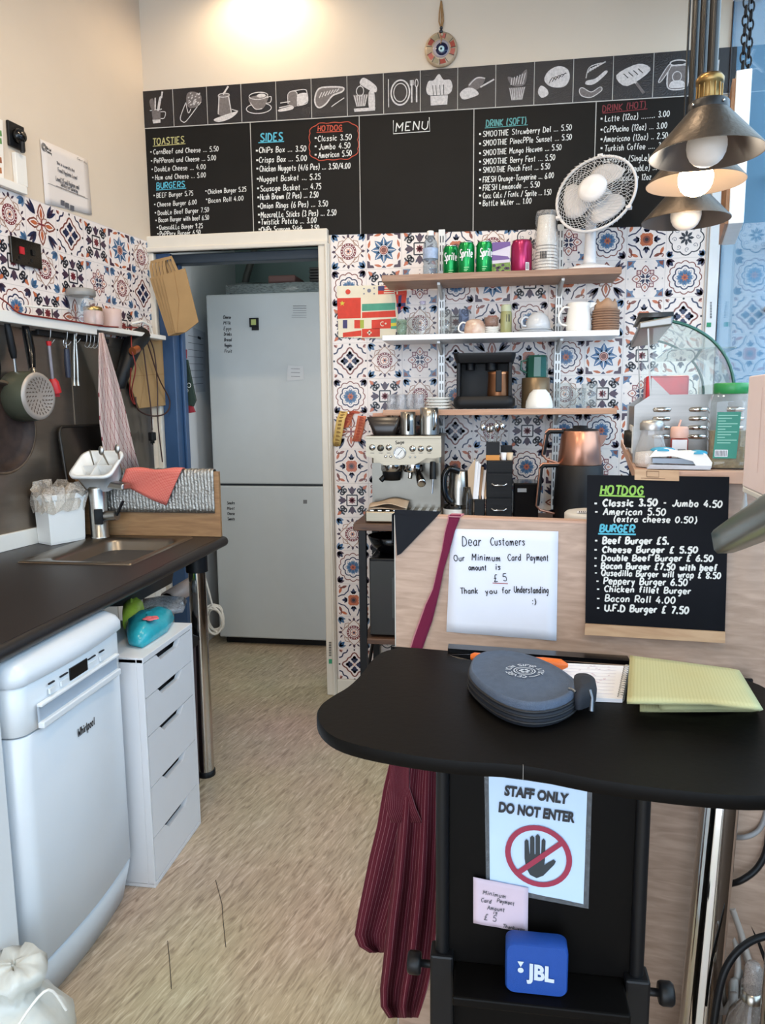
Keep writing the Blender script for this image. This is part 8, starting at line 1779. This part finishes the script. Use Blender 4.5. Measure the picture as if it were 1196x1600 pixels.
cs0 = on_z(820, 1048, ZU+.0055); su = (on_z(850, 1064, ZU+.0055)-cs0).normalized(); sv = Vector((-su.y, su.x, 0))
mb = MB(); Nz = Vector((0, 0, 1))
for r_, w_ in ((.0165, .002), (.0125, .0012)): mb.ribbon([cs0+su*r_*math.cos(2*PI*k/24)+sv*r_*math.sin(2*PI*k/24) for k in range(24)], w_, Nz, STM, True)
for k in range(6): a = 2*PI*k/6; mb.poly([cs0+su*(.006*math.cos(a)+.003*math.cos(b))+sv*(.006*math.sin(a)+.003*math.sin(b)) for b in [2*PI*i/8 for i in range(8)]], STM)
def arc_text(txt, r, a0, a1, h):
    st, wd = strokes(txt, 0)
    for P in st: mb.ribbon([cs0+(su*math.cos(a0+(a1-a0)*x/wd)+sv*math.sin(a0+(a1-a0)*x/wd))*(r+h*y/10*(1 if a1 < a0 else -1)) for x, y in P], .0018, Nz, STM)
arc_text('CEVRE ICIN SIFIR ATIK', .0215, R(330), R(30), .0085)
mb.ribbon([cs0+(su*math.cos(t)+sv*math.sin(t))*.026 for t in [R(-20+8*k) for k in range(7)]], .002, Nz, STM); mb.build('stamp', pu)
# notepad, orange pens, green cloth
np_ = thing('notepad', 'spiral bound notepad lying under the denim purse', 'notepad', tuple(on_z(930, 1070, ZT)))
q = [on_z(x, y, ZT+.0006) for x, y in [(862, 1040), (983, 1046), (973, 1098), (872, 1094)]]
mb = MB(); mb.prism(q, (0, 0, .006), PAPER); mb.build('pages', np_)
mb = MB()
for k in range(9): a, b = q[0].lerp(q[3], .08+.1*k), q[1].lerp(q[2], .08+.1*k); mb.ribbon([a.lerp(b, .1)+Vector((0, 0, .0066)), a.lerp(b, .85)+Vector((0, 0, .0066))], .0008, Nz, M('faint_rule', 'b9b6cc', .8))
rr = random.Random(2)
for k in range(22): p_ = q[0].lerp(q[1], rr.uniform(.3, .75)).lerp(q[3].lerp(q[2], rr.uniform(.3, .75)), rr.uniform(.05, .6))+Vector((0, 0, .0068)); mb.ribbon([p_, p_+Vector((.004, .001, 0))], .0012, Nz, M('pink_scribble', 'b98aa0', .8))
mb.build('rules', np_)
mb = MB()
for k in range(15): p_ = q[1].lerp(q[2], .04+.065*k)+Vector((-.002, 0, .003)); mb.tube([p_+Vector((.0055*math.cos(t)-.001, 0, .0062*math.sin(t)+.001)) for t in [2*PI*i/10 for i in range(11)]], .0009, STEEL, 5)
mb.build('spiral', np_)
ORG = M('orange_plastic', 'dd6a22', .35)
ok_ = thing('orange_knife', 'orange handled knife lying in the tray strip behind the purse', 'knife', tuple(on_z(800, 1032, ZT+.015)))
a, b = on_z(736, 1026, ZT+.021), on_z(888, 1040, ZT+.021); d_ = (b-a).normalized()
mb = MB(); mb.tube([a, a+d_*.006, a.lerp(b, .25), a.lerp(b, .55), a.lerp(b, .75), a.lerp(b, .93), b], [.005, .008, .008, .008, .0105, .010, .003], ORG, 12); mb.build('handle', ok_)
mb = MB(); mb.prism([a+Vector((0, 0, .004)), a-d_*.04+Vector((0, .004, -.002)), a-d_*.02+Vector((0, 0, -.006)), a+Vector((0, 0, -.006))], (0, .0015, 0), BLACKG); mb.build('blade', ok_)
GCL = M_uv('green_cloth', 'bab78c', 'b0ad82', 'check', 170, 90, .4, .95)
gq = [(985, 1026), (1152, 1048), (1184, 1102), (980, 1099)]
def gp(u, v, z): t_ = [on_z(x, y, z) for x, y in gq]; return t_[0].lerp(t_[1], u).lerp(t_[3].lerp(t_[2], u), v)
gc = thing('green_cloth', 'folded yellow green microfibre cloth on the podium table next to the notepad', 'cloth', tuple(gp(.5, .5, ZT)))
P = []
for i in range(41):      # section along the cloth: lower layer out, round the fold, back over the top
    t_ = i/40
    if t_ < .42: f = t_/.42; u, z = .10+.86*f, ZT+.003+.003*math.sin(f*3)
    elif t_ < .62: f = (t_-.42)/.20; u, z = .96+.05*math.sin(PI*f), ZT+.003+.043*(.5-.5*math.cos(PI*f))
    else: f = (t_-.62)/.38; u, z = .96-.96*f, ZT+.046-.016*f**1.5+.002*math.sin(f*8)
    vm = 1.13 if t_ < .55 else 1.13-.15*min(1, (t_-.55)/.2); P.append([gp(u, vm*v/10, z+.0012*math.sin(v*1.1+i*.4)) for v in range(11)])
mb = MB(); mb.grid(P, GCL); mb.build('layer', gc, solid=.005)
P = [[gp(.25+.70*i/16, 1.09*v/8, ZT+.017+.004*math.sin(i*.4)) for v in range(9)] for i in range(17)]
mb = MB(); mb.grid(P, GCL); mb.build('inner_fold', gc, solid=.006)

# ---- striped apron hung over the partition
APR = M_uv('pinstripe_apron', '541a26', '9a6a70', 'stripe', 15, 1, .07)
ap = thing('apron', 'burgundy pinstriped apron hanging by its strap over the ash partition', 'apron', tuple(on_y(635, 1400, 1.40)))
STRAP = M_uv('apron_strap', '6a1d3a', 'b57a84', 'stripe', 1.0, 1, .10)
def strap(cols, off, name):
    P = [[PART.hit(l_+(r_-l_)*u, y, off+.002*math.sin(y*.03)) for u in (0, .25, .5, .75, 1)] for l_, r_, y in cols]
    mb = MB(); mb.grid(P, STRAP); mb.build(name, ap, solid=.0015)
strap([(701, 721, 804), (699, 717, 815), (695, 711, 830), (690, 703, 860), (683, 694, 890), (676, 688, 920), (664, 682, 945), (655, 676, 970), (646, 667, 995), (640, 660, 1015), (634, 660, 1060), (632, 662, 1120), (630, 668, 1195)], .006, 'strap')
mb = MB(); s0 = ps(711, 803)[0]; pbox(mb, s0-.013, s0+.013, -.034, .007, ZP+.0006, ZP+.0026, STRAP); pbox(mb, s0-.013, s0+.013, -.0345, -.0325, ZP-.15, ZP+.002, STRAP); mb.build('strap_over', ap)
def cloth(rows, yb, amp, folds, name, ph=0.0, n=40):
    P = []
    for l_, r_, y in rows:
        k = min(1, max(.15, (y-1180)/250)); row = []
        for i in range(n+1):
            u = i/n; q_ = on_y(l_+(r_-l_)*u, y, yb-amp*k*(.5+.5*math.sin(2*PI*folds*u+ph+y*.004)))
            row.append(q_)
        P.append(row)
    mb = MB(); mb.grid(P, APR); return mb.build(name, ap, solid=.003)
cloth([(612, 690, 1180), (600, 690, 1230), (590, 685, 1290), (578, 672, 1340), (568, 655, 1390), (560, 640, 1430), (555, 628, 1460), (562, 622, 1478), (578, 615, 1488)], 1.395, .03, 1.5, 'back_panel', 1.0)
cloth([(634, 690, 1180), (628, 690, 1230), (622, 690, 1300), (614, 688, 1380), (606, 684, 1440), (600, 678, 1500), (595, 668, 1545), (596, 660, 1572), (608, 654, 1590)], 1.345, .045, 2.2, 'front_panel', .4)
cloth([(612, 640, 1180), (608, 640, 1230), (604, 650, 1262), (612, 660, 1285)], 1.335, .02, 1.0, 'pocket_fold', 2.0, 16)

# ---- chrome pole and the clutter by the window
cp_ = thing('chrome_pole', 'leaning polished chrome pole beside the podium table', 'pole', tuple(at(1090, 1600, 1.36)))
t0, t1 = at(1128, 1225, 1.36), at(1092, 1600, 1.36); dd = (t1-t0).normalized(); fl_ = t1+dd*((t1.z-.02)/-dd.z)
mb = MB(); mb.tube([t0-dd*.20, fl_], .033, CHROME, 28); mb.build('tube', cp_)
mb = MB(); mb.tube([fl_-dd*.03, fl_+dd*.012], .037, BLACK, 20); mb.build('foot', cp_)
mb = MB(); g0 = at(1100, 1235, 1.40); g1 = at(1074, 1600, 1.40); mb.tube([g0-(g1-g0).normalized()*.2, g1+(g1-g0).normalized()*(g1.z-.012)/max(.2, -(g1-g0).normalized().z)], .006, M('brass_tube', 'a08a5c', .25, 1.0), 10); tag(mb.build('brass_rod'), 'thin brass rod leaning next to the chrome pole', 'rod')
WST = M_wood('wood_strip', '7d5f48', '9a7a60', 3, (10, 10, 1), .6)
def lean(px0, py0, px1, py1, t, w_, mat, name, lab, cat):
    a, b = at(px0, py0, t), at(px1, py1, t); d = (b-a).normalized(); b = b+d*((b.z-.012)/-d.z if d.z < -.3 else 0); s_ = d.cross(Vector((0, 1, 0))).normalized()
    mb = MB(); mb.obox((a+b)/2, d*((b-a).length/2), s_*w_, s_.cross(d)*.008, mat); return tag(mb.build(name, bevel=.002), lab, cat)
lean(1158, 1240, 1204, 1440, 1.5, .014, WST, 'wooden_strip', 'wooden strip leaning behind the chrome pole', 'strip')
lean(1174, 1236, 1222, 1430, 1.55, .012, M('grey_profile', '8b98a2', .35, .5), 'metal_profile', 'grey metal profile leaning beside the wooden strip', 'profile')
lean(1190, 1236, 1240, 1420, 1.6, .010, M('white_profile', 'b9c4cc', .4), 'white_profile', 'white profile leaning closest to the window wall', 'profile')
def bundle(n, pts, spread, r, mat, name, lab, seed):
    rr = random.Random(seed); mb = MB(); 
    for k in range(n): mb.tube([Vector(p) for p in _smooth([tuple(p+Vector((rr.uniform(-1, 1), rr.uniform(-1, 1), rr.uniform(-1, 1)))*spread) for p in pts], 4)], r, mat, 6)
    return tag(mb.build(name), lab, 'cable')
bundle(1, [at(1143, 1308, 1.42), at(1165, 1308, 1.40), at(1185, 1298, 1.4), at(1196, 1275, 1.4), at(1198, 1240, 1.4)], .0, .005, M('grey_cable', '8f8a88', .5), 'grey_cable', 'grey cable curving up from behind the chrome pole', 1)
bundle(1, [at(1138, 1382, 1.42), at(1160, 1375, 1.40), at(1185, 1355, 1.4), at(1200, 1320, 1.4), at(1204, 1250, 1.4)], .0, .006, BLACK, 'black_cable', 'thick black cable looping up by the window wall', 2)
bundle(1, [at(1142, 1362, 1.44), at(1165, 1420, 1.44), at(1185, 1470, 1.44), at(1200, 1510, 1.44)], .0, .005, BLACK, 'black_cable', 'black cable running down towards the spray bottle', 3)
bundle(1, [at(1116, 1600, 1.30), at(1122, 1560, 1.30), at(1132, 1520, 1.30), at(1150, 1490, 1.3), at(1175, 1470, 1.3), at(1200, 1462, 1.3)], .0, .007, BLACK, 'black_cable', 'black cable arching in front of the pale cable bundle', 4)
pc_ = thing('cable_bundle', 'bundle of pale cables tied together on the floor by the window wall', 'cables', tuple(at(1160, 1500, 1.46)))
rr = random.Random(5)
for k in range(9):
    o_ = Vector((rr.uniform(-.03, .03), rr.uniform(-.03, .03), rr.uniform(-.01, .01))); pts = [at(1134, 1400, 1.47)+o_, at(1150, 1440, 1.46)+o_*.6, at(1162, 1480, 1.45)+o_*.5, at(1172, 1520, 1.44)+o_*.8, at(1168, 1570, 1.42)+o_, at(1150, 1590, 1.42)+o_, Vector((at(1140, 1600, 1.42).x, at(1140, 1600, 1.42).y, .3))+o_, Vector((at(1140, 1600, 1.42).x, at(1140, 1600, 1.42).y, .02))+o_*.5]
    mb = MB(); mb.tube([Vector(p) for p in _smooth([tuple(p) for p in pts], 3)], .006, M('bundle_cable_%d' % (k % 3), ['a39a92', '8e827a', 'b0a59c'][k % 3], .5), 6); mb.build('cable', pc_)
c = at(1172, 1600, 1.28); c.z = .0; zb_ = at(1172, 1590, 1.28).z
sp2 = thing('spray_bottle', 'clear spray bottle with a pale cap in the corner by the window', 'bottle', (c.x, c.y, 0))
cz = at(1168, 1570, 1.28).z; mb = MB(); mb.lathe([(.04, .001), (.042, .01), (.042, cz-.06), (.034, cz-.02), (.016, cz+.01), (.015, cz+.02)], Vector((c.x, c.y, 0)), M_clear('spray_plastic', 'd8d2cc', 1.45, .08, .3, 'a39a94'), n=22, cap=False); mb.build('body', sp2)
mb = MB(); mb.lathe([(.017, cz+.015), (.017, cz+.032), (.0, .0+cz+.032)], Vector((c.x, c.y, 0)), STEEL, n=18); mb.build('collar', sp2)
mb = MB(); mb.lathe([(.014, cz+.032), (.015, cz+.04), (.014, cz+.075), (.010, cz+.082), (0, cz+.083)], Vector((c.x, c.y, 0)), M_clear('pale_cap', 'e6e0dc', 1.45, .1, .5, 'b5aaa4'), n=18); mb.build('cap', sp2)

# ================================================================== PENDANT LAMPS, HANGING SIGN
LAMP_OUT = M('bronze_shade', '4c443d', .4, .75, var=.18, scale=30, bump=.25, bscale=90); LAMP_IN = M('shade_inside', '5a4f47', .55, .1, var=.05)
BRASS = M('brass', '8d7248', .34, 1.0, var=.1); CORD = M('lamp_rod', '0c0d10', .3)
BULB_ON = M('lit_bulb', 'ffe9c8', .4, emit='ffdca8', es=34.0); BULB = M('opal_bulb', 'e3d7cc', .35, emit='fff0dc', es=.12)
RMZ = 1.985
for k, (x, y, rad, lab) in enumerate([(.491, 1.965, .130, 'front bronze cone pendant lamp with brass neck, over the counter'), (.538, 2.252, .129, 'middle bronze cone pendant lamp with its bulb shining'), (.583, 2.541, .131, 'rearmost bronze cone pendant lamp, above the display case')]):
    zr = RMZ-.022*(k == 2)+.012*(k == 1); c = Vector((x, y, zr))
    pl2 = thing('pendant_lamp', lab, 'pendant lamp', (x, y, zr), 'pendant lamps over the counter')
    mb = MB(); mb.lathe([(rad, 0), (rad, .003), (.045, .098), (.040, .104)], c, LAMP_OUT, n=48, cap=False); mb.lathe([(rad, 0), (rad-.003, .001), (.044, .094), (.0, .096)], c, LAMP_IN, n=48, cap=False); mb.build('shade', pl2)
    mb = MB(); mb.lathe([(.046, .096), (.046, .114), (.042, .118), (.0, .118)], c, M('dark_collar', '2a2a2c', .4, .6), n=30)
    for a in range(4): mb.sphere(c+Vector((.046*math.cos(a*1.57+.5), .046*math.sin(a*1.57+.5), .106)), .004, CHROME, 8, 6)
    mb.build('collar', pl2)
    mb = MB(); mb.lathe([(.028, .118), (.028, .154), (.031, .156), (.032, .168), (.026, .176), (.0, .178)], c, BRASS, n=28)
    for a in range(14): t = 2*PI*a/14; mb.tube([c+Vector((.0285*math.cos(t), .0285*math.sin(t), .12)), c+Vector((.0285*math.cos(t), .0285*math.sin(t), .153))], .0022, BRASS, 5)
    mb.build('neck', pl2)
    mb = MB(); mb.tube([(x+.004, y, zr+.176), (x+.004, y, CEIL-.02)], .0125, CORD, 12); mb.tube([(x-.016, y+.004, zr+.176), (x-.016, y+.004, CEIL-.02)], .0035, CORD, 8); mb.lathe([(.05, -.03), (.05, 0)], Vector((x, y, CEIL-.001)), CORD, n=24); mb.build('rod', pl2)
    mb = MB(); mb.lathe([(.016, .09), (.018, .07), (.030, .05), (.040, .035), (.045, .018), (.0455, .004), (.043, -.010), (.037, -.022), (.028, -.031), (.018, -.036), (.008, -.0385), (0, -.039)], c+Vector((0, 0, .012 if k != 1 else .006)), BULB_ON if k == 1 else BULB, n=28); mb.build('bulb', pl2)
light('pendant_bulb', 'POINT', (.538, 2.252, RMZ-.05), 5, WARM2, shadow_soft_size=.03)
# hanging window sign on chains
sA, sB = at(1164, 108, 2.38), at(1157, 341, 2.38); sgx = sA.x; zt1, zb1 = sA.z, sB.z
hs = thing('window_sign', 'white edged sign board hung on chains in the shop window', 'sign', (sgx, sA.y+.25, zb1))
sd = Vector((math.sin(R(12.6)), math.cos(R(12.6)), 0)); sn = Vector((sd.y, -sd.x, 0)); q0 = Vector((sA.x, sA.y, (zb1+zt1)/2))+sd*.18; hz = Vector((0, 0, (zt1-zb1)/2))
mb = MB(); mb.obox(q0, sd*.18, sn*.023, hz, M('sign_white', 'f2f3f2', .4)); mb.build('panel', hs, bevel=.002)
mb = MB(); mb.obox(q0-sn*.0285-Vector((0, 0, .01)), sd*.175, sn*.005, hz-Vector((0, 0, .012)), M_wood('sign_back_wood', '9a6f4e', 'b98a64', 3, (10, 2, 10), .5)); mb.build('wooden_back', hs)
def chain(p, ztop, name):
    mb = MB(); z = p.z; k = 0
    while z < ztop:
        a = k % 2; pts = []
        for i in range(13): t = 2*PI*i/12; dx = .009*math.cos(t); dz = .0175*math.sin(t); pts.append(Vector((p.x+(dx if a else 0), p.y+(0 if a else dx), z+.0175+dz)))
        mb.tube(pts, .003, M('black_chain', '202022', .35, .6), 6, cap=False); z += .0275; k += 1
    mb.build(name, hs)
e_ = Vector((sA.x, sA.y, zt1)); chain(e_+sd*.025-sn*.004, CEIL, 'chain'); chain(e_+sd*.06+sn*.014, CEIL, 'chain')
# iron grille outside the glass
IRON = M('teal_iron', '3f6c78', .5, .3)
gr = thing('window_grille', 'teal wrought iron grille with scrolls outside the shop window', 'grille', (XW+.2, 3.0, .62))
for y in (2.95, 3.25):
    mb = MB(); mb.box(XW+.19, XW+.21, y, y+.02, .62, 3.0, IRON); mb.build('bar', gr)
for z in (1.78, 2.05, 2.32):
    mb = MB(); mb.box(XW+.19, XW+.21, 2.7, 3.5, z, z+.02, IRON); mb.build('rail', gr)
    mb = MB(); 
    for s_ in (1, -1): mb.tube([Vector((XW+.2, 3.11+s_*.05+s_*(.05*(1-.8*i/30))*math.cos(i*.42), z+.13+(.05*(1-.8*i/30))*math.sin(i*.42))) for i in range(31)], .005, IRON, 6)
    mb.build('scroll', gr)
